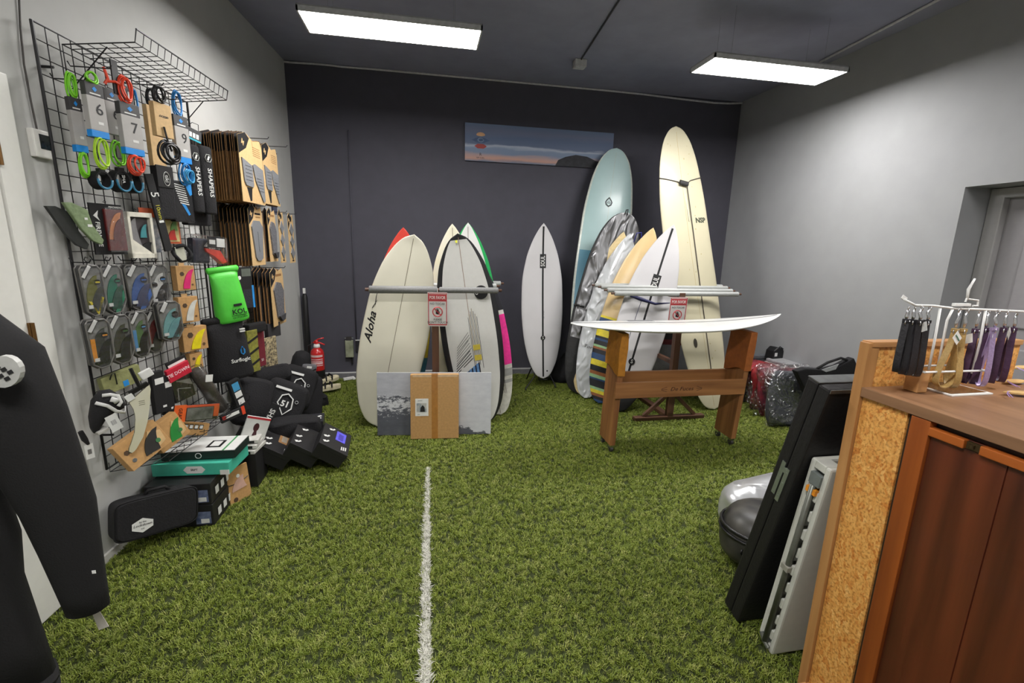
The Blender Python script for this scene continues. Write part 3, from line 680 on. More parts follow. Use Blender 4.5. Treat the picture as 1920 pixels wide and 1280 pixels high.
q = M(); q.tube([(-.04, dk(.8)-.022, zs+.005), (.055, dk(.8)-.022, zs-.022)], .026, 10, flat=.6); q.build('sling_pad', mat((40, 40, 40), .7), nb, smooth='auto')
q = M(); q.prism([(.012, 0), (.035, 0), (.035, -.38), (.022, -.38)], -.001, 0); o = q.build('sling_band', mat((200, 192, 164), .5), nb); o.location = (0, dk(.7)-.004, L*.79)
q = M(); q.prism(circle(.012, 12), -.001, 0); o = q.build('leash_plug', INK, nb); o.location = (.01, dk(.06)-.003, L*.055)

# small grey bag behind the right rack
b, t = PY(1252, 745, 4.75), PY(1258, 590, 4.95); b.z = .012
g_, dk, L = board('board_bag', 'short grey padded bag with a red top behind the wooden rack post', (t-b).length, .50, .10, b, t, (0, -1, 0), [(0, .5), (.05, .9), (.5, 1), (.9, .95), (.98, .7), (1, .4)], [mat((150, 152, 158), .5, bump=.7, scale=12), mat((120, 40, 44), .6), mat((40, 36, 36), .6)], lambda s, c, d: 1 if s > .60 and s < .68 else (2 if s > .68 else 0), cat='board bag', nose_rocker=0, tail_rocker=0)

# dark bundle behind the lone board's stand
t = thing('folded_bundle', 'dark crumpled fabric bundle on the turf behind the lone pale grey board', 'bundle', PY(1062, 712, 5.35)+Vector((0, 0, 0)), .2)
t.location.z = .015
q = M(); N = 24; rnd = random.Random(4)
q.loft([[(.22*f*math.cos(2*math.pi*i/N)+rnd.uniform(-.01, .01), .16*f*math.sin(2*math.pi*i/N)+rnd.uniform(-.01, .01), z) for i in range(N)] for z, f in ((0, 1), (.08, 1.0), (.16, .8), (.25, .55), (.33, .25), (.36, .05))]); q.build('bundle', FABRIC, t, smooth=True)
q = M(); q.prism([(.0, .10), (.16, .12), (.12, .30), (.02, .34)], -.14, -.12); q.build('grey_flap', mat((110, 110, 112), .5), t)

# ================================================================== left wall: display grids and what hangs on them
def proj(P):
    v = Vector(P)-CAMP; d = v.dot(CF)
    return Vector((960+FPX*v.dot(CA)/d, 640-FPX*v.dot(CB)/d))
def pxm(P, ax): return (proj(P+ax*.01)-proj(P)).length/.01
def item(name, label, cat, cx, cy, off, wpx, hpx, turn=0.0, tilt=0.0, group=None, lean=0.0, P=None):
    """a thing on the display wall: centre at the given place, turned by turn degrees from lying flat to the wall, tilt in its own plane"""
    P = P if P is not None else PW(cx, cy, off)
    rz = WROT-math.radians(turn)
    R = Matrix.Rotation(rz, 3, 'Z') @ Matrix.Rotation(math.radians(lean), 3, 'X') @ Matrix.Rotation(math.radians(tilt), 3, 'Y')
    t = thing(name, label, cat, P, 0, group); t.rotation_euler = R.to_euler()
    w = wpx/pxm(P, R @ Vector((1, 0, 0))); h = hpx/pxm(P, R @ Vector((0, 0, 1)))
    return t, w, h
def slab(t, name, x0, z0, x1, z1, y0, y1, m, bevel=0.0, parent=None):
    q = M(); q.b2((x0, y0, z0), (x1, y1, z1)); return q.build(name, m, parent or t, bevel=bevel)

# wire grids -------------------------------------------------------
def grid_panel(label, u0, u1, z0, z1, step=.0667):
    t = thing('wire_display_grid', label, 'display grid', wpos(u0, z0, .05), WROT, 'black wire grids on the light grey wall')
    W_, H_ = u1-u0, z1-z0
    n = round(W_/step); mh = None; r = .0024
    q = M(); q.cyl((0, 0, 0), (0, 0, H_), r, n=5); mv = q.build('wire', WIRE, t)
    for i in range(1, n):
        o = mv.copy() if i > 1 else mv
        if i > 1: COL.objects.link(o)
        o.location = (W_*i/n, 0, 0); o.parent = t
    q = M(); q.cyl((0, -.005, 0), (W_, -.005, 0), r, n=5); mh = q.build('wire', WIRE, t)
    k = round(H_/step)
    for i in range(1, k):
        o = mh.copy() if i > 1 else mh
        if i > 1: COL.objects.link(o)
        o.location = (0, 0, H_*i/k); o.parent = t
    q = M(); q.tube([(0, -.002, 0), (W_, -.002, 0), (W_, -.002, H_), (0, -.002, H_)], .0065, 6, closed=True); q.build('frame', WIRE, t)
    for x in (.08, W_-.08):
        for z in (.15, H_-.15):
            q = M(); q.cyl((x, 0, z), (x, .05, z), .006, n=6); q.build('wall_clip', WIRE, t)
    return t
G1 = grid_panel('black wire display grid beside the thermostat, hung with leashes and fin packs', .45, 1.585, .50, 2.509)
G2 = grid_panel('black wire display grid behind the cardboard traction pad packs', 1.63, 2.50, .50, 2.30)
def peg(g, u0, u, z, off, L):
    q = M(); y = -(off-.05); q.tube([(u-u0, 0, z-g.location.z+.02), (u-u0, -.01, z-g.location.z), (u-u0, y-.02, z-g.location.z), (u-u0, y-.03, z-g.location.z+.015)], .0028, 5)
    q.build('peg', WIRE, g)
def peg1(cx, cy, off):
    p = PW(cx, cy, off); peg(G1, .45, wu(p), p.z, off, 0)
def peg2(cx, cy, off):
    p = PW(cx, cy, off); peg(G2, 1.63, wu(p), p.z, off, 0)

# slanting wire shelf over the first grid
t = thing('wire_shelf', 'empty slanting black wire shelf jutting out from the top of the display grid', 'shelf', wpos(.60, 2.40, .05), WROT)
SW, SO = .86, .30
def sh(x, o): return (x, -o, .075+o*.10)
q = M(); q.cyl(sh(0, 0), sh(SW, 0), .003, n=5); q.build('wire', WIRE, t)
for k in range(1, 7):
    q = M(); q.cyl(sh(0, SO*k/6), sh(SW, SO*k/6), .0022, n=5); q.build('wire', WIRE, t)
for k in range(17):
    x = SW*k/16; a = sh(x, 0); b = sh(x, SO)
    q = M(); q.tube([(x, 0, -.05 if k in (0, 16) else .07), a, b, (x, b[1]-.012, b[2]+.055)], .003 if k in (0, 16) else .002, 5); q.build('wire', WIRE, t)
q = M(); e = sh(0, SO); q.cyl((0, e[1]-.012, e[2]+.055), (SW, e[1]-.012, e[2]+.055), .004, n=6); q.build('front_rail', WIRE, t)
for x in (0.02, SW-.02):
    q = M(); q.tube([(x, 0, -.10), (x, -.17, .085)], .003, 5); q.build('brace', WIRE, t)
# lower wire tray
tr = thing('wire_tray', 'shallow black wire tray at the foot of the display grid under the fin boxes', 'tray', wpos(.47, .505, .05), WROT)
for k in range(5):
    q = M(); q.cyl((0, -.07*k, -.03+.012*k), (.95, -.07*k, -.03+.012*k), .0025, n=5); q.build('wire', WIRE, tr)
for k in range(15):
    q = M(); x = .95*k/14; q.tube([(x, 0, .02), (x, 0, -.03), (x, -.28, .018), (x, -.285, .05)], .002, 5); q.build('wire', WIRE, tr)

# thermostat and its cable
a, b = PW(48, 246, .0), PW(93, 293, 0)
t = thing('thermostat', 'white wall thermostat with a dark screen beside the wire grid', 'thermostat', wpos((wu(a)+wu(b))/2, (a.z+b.z)/2, 0), WROT)
w, h = wu(b)-wu(a), .115
slab(t, 'case', -w/2, -h/2, w/2, h/2, -.026, 0, WHITE, .006)
slab(t, 'screen', -w*.22, -h*.18, w*.36, h*.34, -.028, -.02, mat((40, 44, 44), .15))
q = M(); p0, p1, p2 = PW(35, -20, .008), PW(45, 120, .008), PW(70, 246, .008)
q.tube([p0, PW(38, 50, .006), p1, PW(58, 190, .006), p2], .0035, 6)
tag(q.build('cable', mat((70, 66, 62), .6)), 'thin dark cable dropping down the wall into the thermostat', 'cable')

# leash packs -----------------------------------------------------
GREYC = mat((176, 173, 170), .5, var=.04); DGREY = mat((62, 61, 62), .5, var=.08); BLUEC = mat((20, 138, 222), .5, var=.05)
LIME = mat((128, 214, 40), .35, var=.08); YLIME = mat((176, 220, 48), .35); ORNG = mat((236, 74, 44), .35, var=.06); TEALB = mat((60, 128, 162), .3); SKY = mat((46, 140, 214), .35)
CORD = mat((24, 24, 26), .35)
def loops(t, name, m, cx, cz, rx, rz, r, n=3, y=0.0, seed=0, parent=None):
    rnd = random.Random(seed); o = None
    for k in range(n):
        q = M(); f = 1-.10*k; dx = rnd.uniform(-.25, .25)*rx
        q.tube([(cx+dx+rx*f*math.cos(a_), y-.008*k+.004*math.sin(2*a_+k), cz+rz*f*math.sin(a_)) for a_ in [2*math.pi*i/18 for i in range(18)]], r, 7, closed=True)
        o = q.build(name, m, parent or t, smooth=True)
    return o
def leash(label, cx, cy, off, wpx, hpx, num, mtop, mbot, turn=18, top=.4, bot=.4, blue=True, kraft=False, seed=0, n=3, tilt=0):
    t, w, h = item('leash_pack', label, 'surf leash', cx, cy, off, wpx, hpx, turn, tilt, 'surf leashes hanging on the wire grid')
    d = .028
    if kraft:
        slab(t, 'card', -w/2, -h/2, w/2, h/2, -d/2, d/2, KRAFTL, .002)
        lettering('ocean', w*.22, INK, t, (0, -d/2-.001, h*.12), shear=.3)
    else:
        slab(t, 'card', -w/2, -h*.37, w/2, h*.26, -d/2, d/2, GREYC, .002)
        slab(t, 'header', -w/2, h*.26, w/2, h/2, -d/2, d/2, DGREY, .002)
        if blue: slab(t, 'blue_band', -w/2, -h/2, w/2, -h*.37, -d/2, d/2, BLUEC, .002)
        if num: lettering(num, h*.30, INK, t, (w*.12, -d/2-.001, h*.02), name='number')
        slab(t, 'white_bar', -w*.05, -h*.25, w*.25, -h*.20, -d/2-.0008, -d/2, PRINTW)
        q = M(); q.prism([(0, h*.34), (w*.14, h*.39), (0, h*.44), (-w*.14, h*.39)], -d/2-.001, -d/2); q.build('logo', BLUEC, t)
        slab(t, 'logo_text', -w*.3, h*.29, w*.3, h*.315, -d/2-.0008, -d/2, PRINTW)
    if mtop: loops(t, 'cord_loop', mtop, 0, h/2+h*top*.45, w*.32, h*top*.5, .0042, n, 0, seed)
    if mbot: loops(t, 'cord_loop', mbot, 0, -h/2-h*bot*.45, w*.36, h*bot*.5, .0042, n, 0, seed+5)
    q = M(); q.tube([(0, .01, h/2), (0, .012, h/2+h*max(top, .1)*.8), (0, .0, h/2+h*max(top, .1)*.9)], .003, 5); q.build('hang_strap', CORD, t)
    return t, w, h
leash('lime green leash on a narrow grey card, leftmost of the hanging leashes', 144, 235, .13, 24, 104, '', LIME, LIME, 25, .48, .5, seed=1)
peg1(148, 150, .16)
leash('lime green leash on a grey card numbered 6 beside the narrow green leash', 178, 208, .19, 35, 104, '6', LIME, YLIME, 18, .22, .62, seed=2)
leash('grey leash card numbered 6 tucked behind the card numbered 7', 210, 217, .15, 32, 100, '6', None, LIME, 15, .1, .5, blue=False, seed=3)
t, w, h = leash('grey card numbered 7 with a bright orange-red leash', 244, 243, .22, 38, 98, '7', ORNG, ORNG, 18, .55, .42, seed=4, n=4)
slab(t, 'strap', -w*.55, h*.62, -w*.25, h*1.25, -.004, .004, BPLAST)
q = M(); q.tube([(-w*.9, 0, h*.80), (-w*.5, -.01, h*.84), (-w*.1, -.012, h*.78)], .006, 6); q.tube([(-w*.9, 0, h*1.05), (-w*.85, -.01, h*.85), (-w*.95, 0, h*.75)], .006, 6); q.build('cord_knot', ORNG, t)
peg1(196, 128, .20)
t, w, h = item('leash_pack', 'small black and blue leash roll behind the card numbered 7', 'surf leash', 242, 184, .10, 24, 42, 18, 0, 'surf leashes hanging on the wire grid')
slab(t, 'card', -w/2, -h/2, w*.2, h/2, -.012, .012, DGREY, .002); loops(t, 'cord_loop', SKY, w*.3, 0, w*.3, h*.5, .005, 2)
slab(t, 'white_bar', -w*.25, -h*.1, -w*.05, h*.25, -.0135, -.012, PRINTW)
leash('kraft card with a black leash, hanging behind the other kraft leash', 290, 258, .14, 26, 118, '', CORD, None, 16, .30, .3, kraft=True, seed=6)
t, w, h = leash('kraft folded card with a thick coiled black leash in front', 303, 226, .24, 34, 64, '', CORD, None, 16, .55, .3, kraft=True, seed=7, n=4)
loops(t, 'cord_coil', CORD, w*.1, -h*.95, w*.55, h*.36, .006, 5, -.01, 8)
q = M(); q.tube([(-w*.1, -.02, -h*.2), (0, -.022, -h*.6), (w*.2, -.02, -h*.9)], .005, 6); q.build('cord', CORD, t)
peg1(296, 160, .22)
t, w, h = leash('blue leash on a grey card numbered 9 beside the kraft leashes', 339, 262, .20, 27, 90, '9', SKY, SKY, 16, .55, .5, seed=9, n=3)
loops(t, 'cord_coil', mat((70, 165, 220), .35), w*.1, -h*.78, w*.30, h*.16, .005, 3, -.012, 11)
peg1(322, 186, .20)
def cuff(label, cx, cy, off, w_, h_, txt=None):
    t, w, h = item('leash_cuff', label, 'surf leash', cx, cy, off, w_, h_, 20, 0, 'rolled leash cuffs below the leash cards')
    q = M(); N = 20
    q.loft([[((w/2+o)*math.cos(2*math.pi*i/N), y, (h/2+o)*math.sin(2*math.pi*i/N)) for i in range(N)] for y, o in ((-.025, 0), (.025, 0), (.025, -.008), (-.025, -.008), (-.025, 0))], False); q.build('padded_band', FABRIC, t, smooth='auto')
    q = M(); q.tube([(w*.42*math.cos(a_), -.03, -h*.02+h*.42*math.sin(a_)) for a_ in [math.pi*(.95+1.1*i/12) for i in range(13)]], .005, 7); q.build('blue_tube', TEALB, t, smooth=True)
    slab(t, 'strap', -w*.2, h*.3, w*.2, h*.62, -.02, .0, BLACK, .002)
    if txt: lettering(txt, h*.2, PRINTW, t, (0, -.028, h*.1), (math.pi/2, math.pi/2, 0))
    return t
cuff('rolled black leash cuff with a blue tube below the card numbered 6', 188, 338, .16, 32, 36)
cuff('rolled black leash cuff with white letters, second of the three cuffs', 224, 340, .17, 32, 42, 'SHA')
cuff('rolled black leash cuff with a blue tube below the orange-red leash', 249, 343, .19, 24, 40)
# black pouch, strap, mesh pouch, sleeves
t, w, h = item('neoprene_pouch', 'long black neoprene pouch with a white oval logo under the coiled leash', 'pouch', 307, 362, .15, 30, 100, 18, 0)
slab(t, 'pouch', -w/2, -h/2, w/2, h*.5, -.022, .022, FABRIC, .008)
slab(t, 'flap', -w*.52, h*.1, w*.52, h*.51, -.026, -.018, BLACK, .003)
q = M(); q.tube(ring_path(w*.2, 18, (w*.05, -.0275, h*.27), h*.13), .0018, 4, closed=True); q.build('oval_logo', PRINTW, t)
lettering('tiki', h*.11, PRINTW, t, (w*.05, -.0275, h*.27), (math.pi/2, math.pi/2, 0), name='logo_lettering')
t, w, h = item('leash_strap', 'black strap with white and yellow marks hanging down to a coiled ring', 'surf leash', 297, 400, .18, 14, 150, 18, -9)
slab(t, 'strap', -w/2, -h/2, w/2, h/2, -.006, .006, BLACK, .002)
lettering('5', h*.16, PRINTW, t, (0, -.0075, h*.24), (math.pi/2, math.pi/2, 0), name='number')
lettering('10mm', h*.08, mat((196, 190, 60), .5), t, (0, -.0075, h*.02), (math.pi/2, math.pi/2, 0), name='size_mark')
slab(t, 'white_mark', -w*.3, -h*.12, w*.3, -h*.09, -.0075, -.006, PRINTW)
q = M(); q.tube([(w*1.6+.052*math.cos(a_), -.01+.01*math.sin(3*a_), -h*.56+.045*math.sin(a_)) for a_ in [2*math.pi*i/22 for i in range(44)]], .010, 8); q.build('coil', FABRIC, t, smooth=True)
slab(t, 'clear_tag', w*.7, -h*.66, w*2.0, -h*.46, -.014, -.008, mat((186, 186, 170), .3))
t, w, h = item('mesh_pouch', 'black pouch with white hatching and bright blue corner under the blue leash', 'pouch', 339, 378, .17, 38, 78, 16, 0)
slab(t, 'pouch', -w/2, -h/2, w/2, h/2, -.018, .018, mat((28, 28, 31), .35, bump=.3, scale=60), .006)
for k in range(9): 
    q = M(); z = h*(.42-.055*k); q.add([(-w*.40+w*.03*k, -.0185, z), (w*.12+w*.02*k, -.0185, z-h*.03), (w*.12+w*.02*k, -.0185, z-h*.052), (-w*.40+w*.03*k, -.0185, z-h*.022)], [(0, 1, 2, 3)]); q.build('white_line', PRINTW, t)
q = M(); q.prism([(w*.12, h*.48), (w*.48, h*.48), (w*.48, h*.2), (w*.36, h*.16)], -.019, -.018); q.build('blue_corner', SKY, t)
q = M(); q.prism([(-w*.1, -h*.05), (w*.1, -h*.08), (w*.3, -h*.3), (w*.2, -h*.33)], -.019, -.018); q.build('blue_flash', SKY, t)
def sleeve(label, cx, cy):
    t, w, h = item('padded_sleeve', label, 'sleeve', cx, cy, .21, 24, 128, 14, 0, 'black padded sleeves with white lettering')
    q = M(); N = 16
    q.loft([[(w/2*f*math.cos(2*math.pi*i/N), .02*f*math.sin(2*math.pi*i/N), z*h) for i in range(N)] for z, f in ((-.5, .85), (-.47, 1), (-.2, 1.02), (.2, .97), (.47, 1), (.5, .9))]); q.build('sleeve', FABRIC, t, smooth=True)
    lettering('SHAPERS', h*.115, PRINTW, t, (0, -.0225, -h*.03), (math.pi/2, math.pi/2, 0), name='lettering', sx=.95, bold=.0004)
    q = M(); q.tube(ring_path(w*.26, 6, (0, -.0225, h*.33), h*.06), .002, 4, closed=True); q.box((0, -.023, h*.33), (w*.12, .001, h*.07), (0, .5, 0)); q.build('hexagon_logo', PRINTW, t)
    return t
sleeve('black padded sleeve with white vertical lettering, nearer of the two', 366, 336)
sleeve('black padded sleeve with white vertical lettering, next to the traction pads', 389, 339)
t, w, h = item('header_card', 'small black card with white blocks and a teal edge above the padded sleeves', 'card', 361, 252, .16, 36, 22, 14, 8)
slab(t, 'card', -w/2, -h/2, w/2, h/2, -.003, .003, DGREY)
for k in range(4): slab(t, 'white_block', -w*.42+k*w*.2, -h*.25, -w*.27+k*w*.2, h*.15, -.004, -.003, PRINTW)
slab(t, 'teal_edge', -w*.3, -h*.5, w*.45, -h*.35, -.0045, -.003, mat((60, 170, 190), .4))
q = M(); q.tube([(-w*.3, .0, h*.5), (-w*.1, -.01, h*.95), (w*.25, -.01, h*1.0), (w*.35, 0, h*.5)], .002, 5); q.build('wire_loop', WIRE, t)
t, w, h = item('folded_black_bag', 'folded black fabric bag hanging below the mesh pouch and sleeves', 'bag', 368, 405, .13, 46, 36, 14, 0)
q = M(); q.box((0, 0, 0), (w, .05, h)); q.build('folded_fabric', FABRIC, t, bevel=.012)
slab(t, 'white_strap', -w*.38, -h*.95, -w*.22, -h*.5, -.012, -.004, PRINTW); slab(t, 'white_strap', -w*.15, -h*.9, -w*.02, -h*.5, -.012, -.004, PRINTW)

# fins -------------------------------------------------------------
def fin_poly(b, h, rake, n=8):
    """fin outline: base along x, leading edge sweeping up and back"""
    P = [(0, 0)]
    for i in range(1, n+1):
        s = i/n; P.append((rake*s**1.6-.0*b, h*math.sin(s*math.pi/2)))
    for i in range(n-1, -1, -1):
        s = i/n; P.append((b+(rake-b)*s**1.1-.10*b*math.sin(s*math.pi)+.02*b*s, h*.97*math.sin(s*math.pi/2)*s**.35))
    return P
def fin(t, name, m, b, h, rake, loc, rot=0.0, y=0.0, d=.004, parent=None):
    c, s = math.cos(rot), math.sin(rot)
    q = M(); q.prism([(loc[0]+p[0]*c-p[1]*s, loc[1]+p[0]*s+p[1]*c) for p in fin_poly(b, h, rake)], y-d, y); return q.build(name, m, parent or t)
def hang_hook(t, z0, z1):
    q = M(); q.tube([(0, 0, z0), (.004, 0, z0+(z1-z0)*.4), (-.006, 0, z0+(z1-z0)*.7), (.0, 0, z1), (.008, 0, z1-.006)], .002, 5); q.build('hook', WIRE, t)
# soft green fin pouch
t, w, h = item('fin_pouch', 'sage green fin shaped pouch, topmost fin item at the grid edge', 'fin pouch', 154, 420, .12, 64, 84, 22, 0)
P = [(-w*.52, h*.46), (-w*.28, h*.47), (w*.14, h*.33), (w*.22, h*.0), (w*.5, -h*.36), (w*.42, -h*.47), (w*.16, -h*.38), (-w*.12, -h*.12)]
q = M(); q.prism(P, -.02, .0); q.build('pouch', mat((124, 142, 104), .7, bump=.3, scale=60, var=.15), t, bevel=.004)
q = M(); q.prism([(p[0]-.05, p[1]-.02) for p in P], .004, .022); q.build('dark_back', mat((44, 46, 44), .5), t)
slab(t, 'white_mark', -.0, h*.1, w*.09, h*.15, -.021, -.02, PRINTW); slab(t, 'white_mark', w*.06, -h*.06, w*.2, h*.0, -.021, -.02, PRINTW)
# firewire style pack
t, w, h = item('fin_pack', 'black fin pack with a window showing dark red and orange fins', 'fin pack', 203, 430, .12, 60, 96, 18, 0)
slab(t, 'backing', -w/2, -h/2, w/2, h/2, -.004, .004, BLACK)
slab(t, 'red_fin_panel', -w*.12, -h*.42, w*.47, h*.40, -.014, -.004, mat((112, 34, 32), .35, c2=(70, 26, 30), scale=14))
fin(t, 'orange_fin', mat((206, 128, 70), .3), w*.34, h*.55, w*.46, (-w*.08, -h*.2), 0, -.0145)
fin(t, 'dark_fin', mat((96, 30, 34), .3), w*.24, h*.45, w*.36, (w*.02, -h*.22), 0, -.019)
slab(t, 'window_film', -w*.14, -h*.45, w*.48, h*.43, -.026, -.0245, FILM)
lettering('FIREWIRE', h*.115, PRINTW, t, (-w*.33, -.0055, -h*.10), (math.pi/2, math.pi/2, 0), bold=.0005)
q = M(); q.prism([(-w*.42, h*.26), (-w*.26, h*.36), (-w*.3, h*.25), (-w*.24, h*.16)], -.0055, -.004); q.build('bird_logo', PRINTW, t)
lettering('MACHADO', h*.05, PRINTW, t, (w*.17, -.0265, h*.44))
hang_hook(t, h*.48, h*.56)
t, w, h = item('fin_box', 'open white carton with grey and teal fins inside, next to the red fin pack', 'fin box', 259, 441, .14, 46, 86, 22, 0)
q = M()
for lo, hi in (((-w/2, -h/2), (w/2, -h*.40)), ((-w/2, h*.40), (w/2, h/2)), ((-w/2, -h/2), (-w*.40, h/2)), ((w*.40, -h/2), (w/2, h/2))): q.b2((lo[0], -.03, lo[1]), (hi[0], .0, hi[1]))
q.b2((-w/2, -.002, -h/2), (w/2, .0, h/2)); q.build('carton', mat((222, 218, 204), .6), t)
slab(t, 'inner_card', -w*.40, -h*.40, w*.40, h*.40, -.008, -.002, mat((70, 64, 66), .6))
fin(t, 'grey_fin', mat((126, 124, 126), .4), w*.4, h*.62, w*.55, (-w*.36, -h*.30), .25, -.012); fin(t, 'teal_fin', mat((62, 134, 140), .4), w*.26, h*.30, w*.3, (-w*.02, -h*.05), 0, -.017)
fin(t, 'black_fin', BPLAST, w*.5, h*.26, w*.5, (-w*.15, -h*.38), -.1, -.018)
q = M(); q.prism([(-w*.4, -h*.4), (w*.38, -h*.4), (-w*.4, -h*.08)], -.024, -.02); q.build('front_flap', mat((222, 218, 204), .6), t)
hang_hook(t, h*.48, h*.58)
t, w, h = item('fin_pack', 'clear pack with blue and orange paper behind the hanging black strap', 'fin pack', 281, 432, .09, 34, 84, 18, 0)
slab(t, 'backing', -w/2, -h/2, w/2, h/2, -.003, .003, mat((52, 66, 92), .5, c2=(150, 150, 150), scale=30)); slab(t, 'orange_header', -w/2, h*.3, w/2, h/2, -.005, -.003, mat((196, 84, 40), .5)); slab(t, 'film', -w*.48, -h*.48, w*.48, h*.3, -.012, -.0105, FILM)
t, w, h = item('fin_pack', 'orange edged pack with cream, green and red fins by the coiled strap', 'fin pack', 321, 432, .10, 32, 50, 18, 0)
slab(t, 'backing', -w/2, -h/2, w/2, h/2, -.003, .003, mat((188, 92, 52), .5)); slab(t, 'cream_panel', -w*.4, -h*.42, w*.4, h*.38, -.006, -.003, mat((206, 190, 130), .5))
fin(t, 'red_fin', mat((206, 60, 50), .4), w*.5, h*.42, w*.45, (-w*.3, -h*.36), 0, -.007); fin(t, 'green_fin', mat((112, 160, 86), .4), w*.4, h*.4, w*.4, (-w*.1, 0), 0, -.007)
t, w, h = item('booty_pack', 'clear bag of black, navy and bright red neoprene beside the pads', 'pack', 386, 468, .17, 62, 54, 20, 4)
q = M(); q.box((-w*.22, 0, -h*.05), (w*.5, .05, h*.85)); q.build('black_neoprene', mat((26, 28, 44), .5, bump=.4, scale=30), t, bevel=.014)
q = M(); q.prism([(-w*.16, h*.05), (w*.30, h*.0), (w*.5, -h*.4), (w*.36, -h*.48), (w*.14, -h*.25), (-w*.12, -h*.08)], -.04, .0); q.build('red_neoprene', mat((222, 66, 50), .45, bump=.3, scale=40), t, bevel=.004)
q = M(); q.prism([(-w*.18, h*.10), (-w*.04, h*.30), (w*.12, h*.05)], -.045, -.03); q.build('grey_neoprene', mat((170, 166, 160), .5), t)
slab(t, 'black_header', -w*.12, h*.08, w*.36, h*.46, -.05, -.044, BLACK); slab(t, 'white_label', w*.14, h*.12, w*.40, h*.42, -.052, -.05, PRINTW)
slab(t, 'white_print', -w*.08, h*.2, w*.1, h*.35, -.0515, -.05, PRINTW)
q = M(); q.box((0, -.005, 0), (w, .10, h)); q.build('plastic_bag', FILM, t, bevel=.02)

# clear fin cases
def fin_case(label, cx, cy, w_, h_, main, second, strip, style, off=.11, turn=24):
    t, w, h = item('fin_case', label, 'fin case', cx, cy, off, w_, h_, turn, 0, 'clear shell fin cases on the wire grid')
    w *= 1.0
    def outl(f): return [(-w*.5*f, h*.44*f), (-w*.40*f, h*.5*f), (w*.28*f, h*.5*f), (w*.46*f, h*.40*f), (w*.5*f, -h*.24*f), (w*.26*f, -h*.47*f), (-w*.12*f, -h*.5*f), (-w*.42*f, -h*.40*f)]
    q = M(); o1 = outl(1.0); q.prism(o1, -.012, .012)
    q.build('tray', mat((60, 60, 60), .4), t)
    q = M(); q.tube([(p[0], -.022, p[1]) for p in outl(.985)], .0042, 6, closed=True); q.tube([(p[0], .008, p[1]) for p in outl(1.0)], .004, 6, closed=True); q.build('rim', mat((112, 110, 106), .3), t, smooth=True)
    slab(t, 'insert', -w*.42, -h*.36, w*.42, h*.44, -.014, -.012, mat((150, 150, 146), .45, c2=(94, 94, 92), scale=24))
    fin(t, 'fin', main, w*.62, h*.62, w*.75, (-w*.34, -h*.34), .10, -.015)
    fin(t, 'fin', second, w*.50, h*.50, w*.62, (-w*.22, -h*.40), -.05, -.020)
    if style == 'v':
        q = M(); q.prism([(-w*.30, -h*.2), (-w*.18, -h*.2), (w*.05, -h*.42), (w*.28, -h*.12), (w*.40, -h*.14), (w*.06, -h*.48)], -.024, -.020); q.build('colour_strip', strip, t)
    elif style == 'side': slab(t, 'colour_strip', -w*.40, -h*.34, -w*.22, h*.12, -.024, -.020, strip)
    elif style == 'diag':
        q = M(); q.prism([(-w*.08, -h*.46), (w*.08, -h*.5), (w*.46, -h*.18), (w*.42, -h*.02)], -.024, -.020); q.build('colour_strip', strip, t)
    elif style == 'block':
        for k, (x, z) in enumerate(((-.2, .05), (.1, -.12), (-.1, -.28), (.15, .16))):
            q = M(); q.prism(circle(w*.14, 9, x*w, z*h, h*.06), -.024, -.020); q.build('camouflage_spot', [BPLAST, PRINTW][k % 2], t)
    q = M(); q.prism(circle(w*.14, 12, w*.2, h*.17), -.0255, -.024); q.build('round_badge', BPLAST, t); slab(t, 'badge_band', w*.1, h*.155, w*.3, h*.185, -.0265, -.0255, strip)
    q = M(); q.prism([(-w*.48, h*.30), (-w*.2, h*.5), (w*.05, h*.5), (-w*.3, h*.24)], -.026, -.0245); q.build('black_corner', BLACK, t)
    q = M(); q.box((-w*.24, -.0268, h*.38), (w*.16, .0006, h*.26), (0, .55, 0)); q.build('white_name_strip', PRINTW, t)
    slab(t, 'white_sticker', -w*.36, -h*.34, -w*.16, -h*.27, -.0265, -.0255, PRINTW)
    q = M(); q.prism(outl(.96), -.029, -.0282); q.build('clear_lid', FILM, t)
    hang_hook(t, h*.48, h*.66)
    return t
OLIVE = mat((112, 112, 44), .4); SMOKE = mat((64, 66, 62), .35); YEL = mat((226, 206, 40), .4); GRN = mat((30, 118, 92), .4); BLU = mat((52, 92, 160), .4); DBLU = mat((60, 66, 100), .35)
fin_case('clear fin case with olive fins and a yellow V, upper row nearest the thermostat', 170, 545, 42, 96, OLIVE, SMOKE, YEL, 'v')
fin_case('clear fin case with green fins in the upper row', 208, 542, 40, 92, GRN, mat((40, 80, 66), .4), mat((22, 134, 96), .4), 'diag')
fin_case('clear fin case with blue fins and blue corner strip, upper row', 256, 539, 47, 86, BLU, DBLU, mat((56, 104, 182), .4), 'diag')
fin_case('clear fin case with black and white camouflage fins, upper row', 293, 537, 40, 82, PRINTW, BPLAST, SKY, 'block')
fin_case('clear fin case with black fins and an orange side strip, lower row', 183, 644, 46, 92, SMOKE, BPLAST, mat((232, 154, 50), .4), 'side', .12)
fin_case('clear fin case with dark ribbed fins and no bright strip, lower row', 222, 636, 44, 92, mat((62, 62, 48), .4), BPLAST, mat((70, 110, 60), .4), 'none', .12)
fin_case('clear fin case with a light blue strip and green striped fin, lower row', 258, 627, 34, 86, mat((84, 120, 66), .4), BPLAST, mat((88, 152, 206), .4), 'side', .12)
fin_case('clear fin case with dark red fins, lower row', 284, 622, 32, 78, mat((112, 48, 46), .4), SMOKE, mat((150, 54, 50), .4), 'side', .10)
fin_case('clear fin case with pale teal fins overlapping the dark red one', 315, 602, 44, 74, mat((122, 178, 178), .4), mat((110, 166, 170), .4), mat((66, 66, 66), .4), 'diag', .17)
for x, y in ((158, 492), (196, 488), (246, 488), (284, 490)): peg1(x, y, .11)

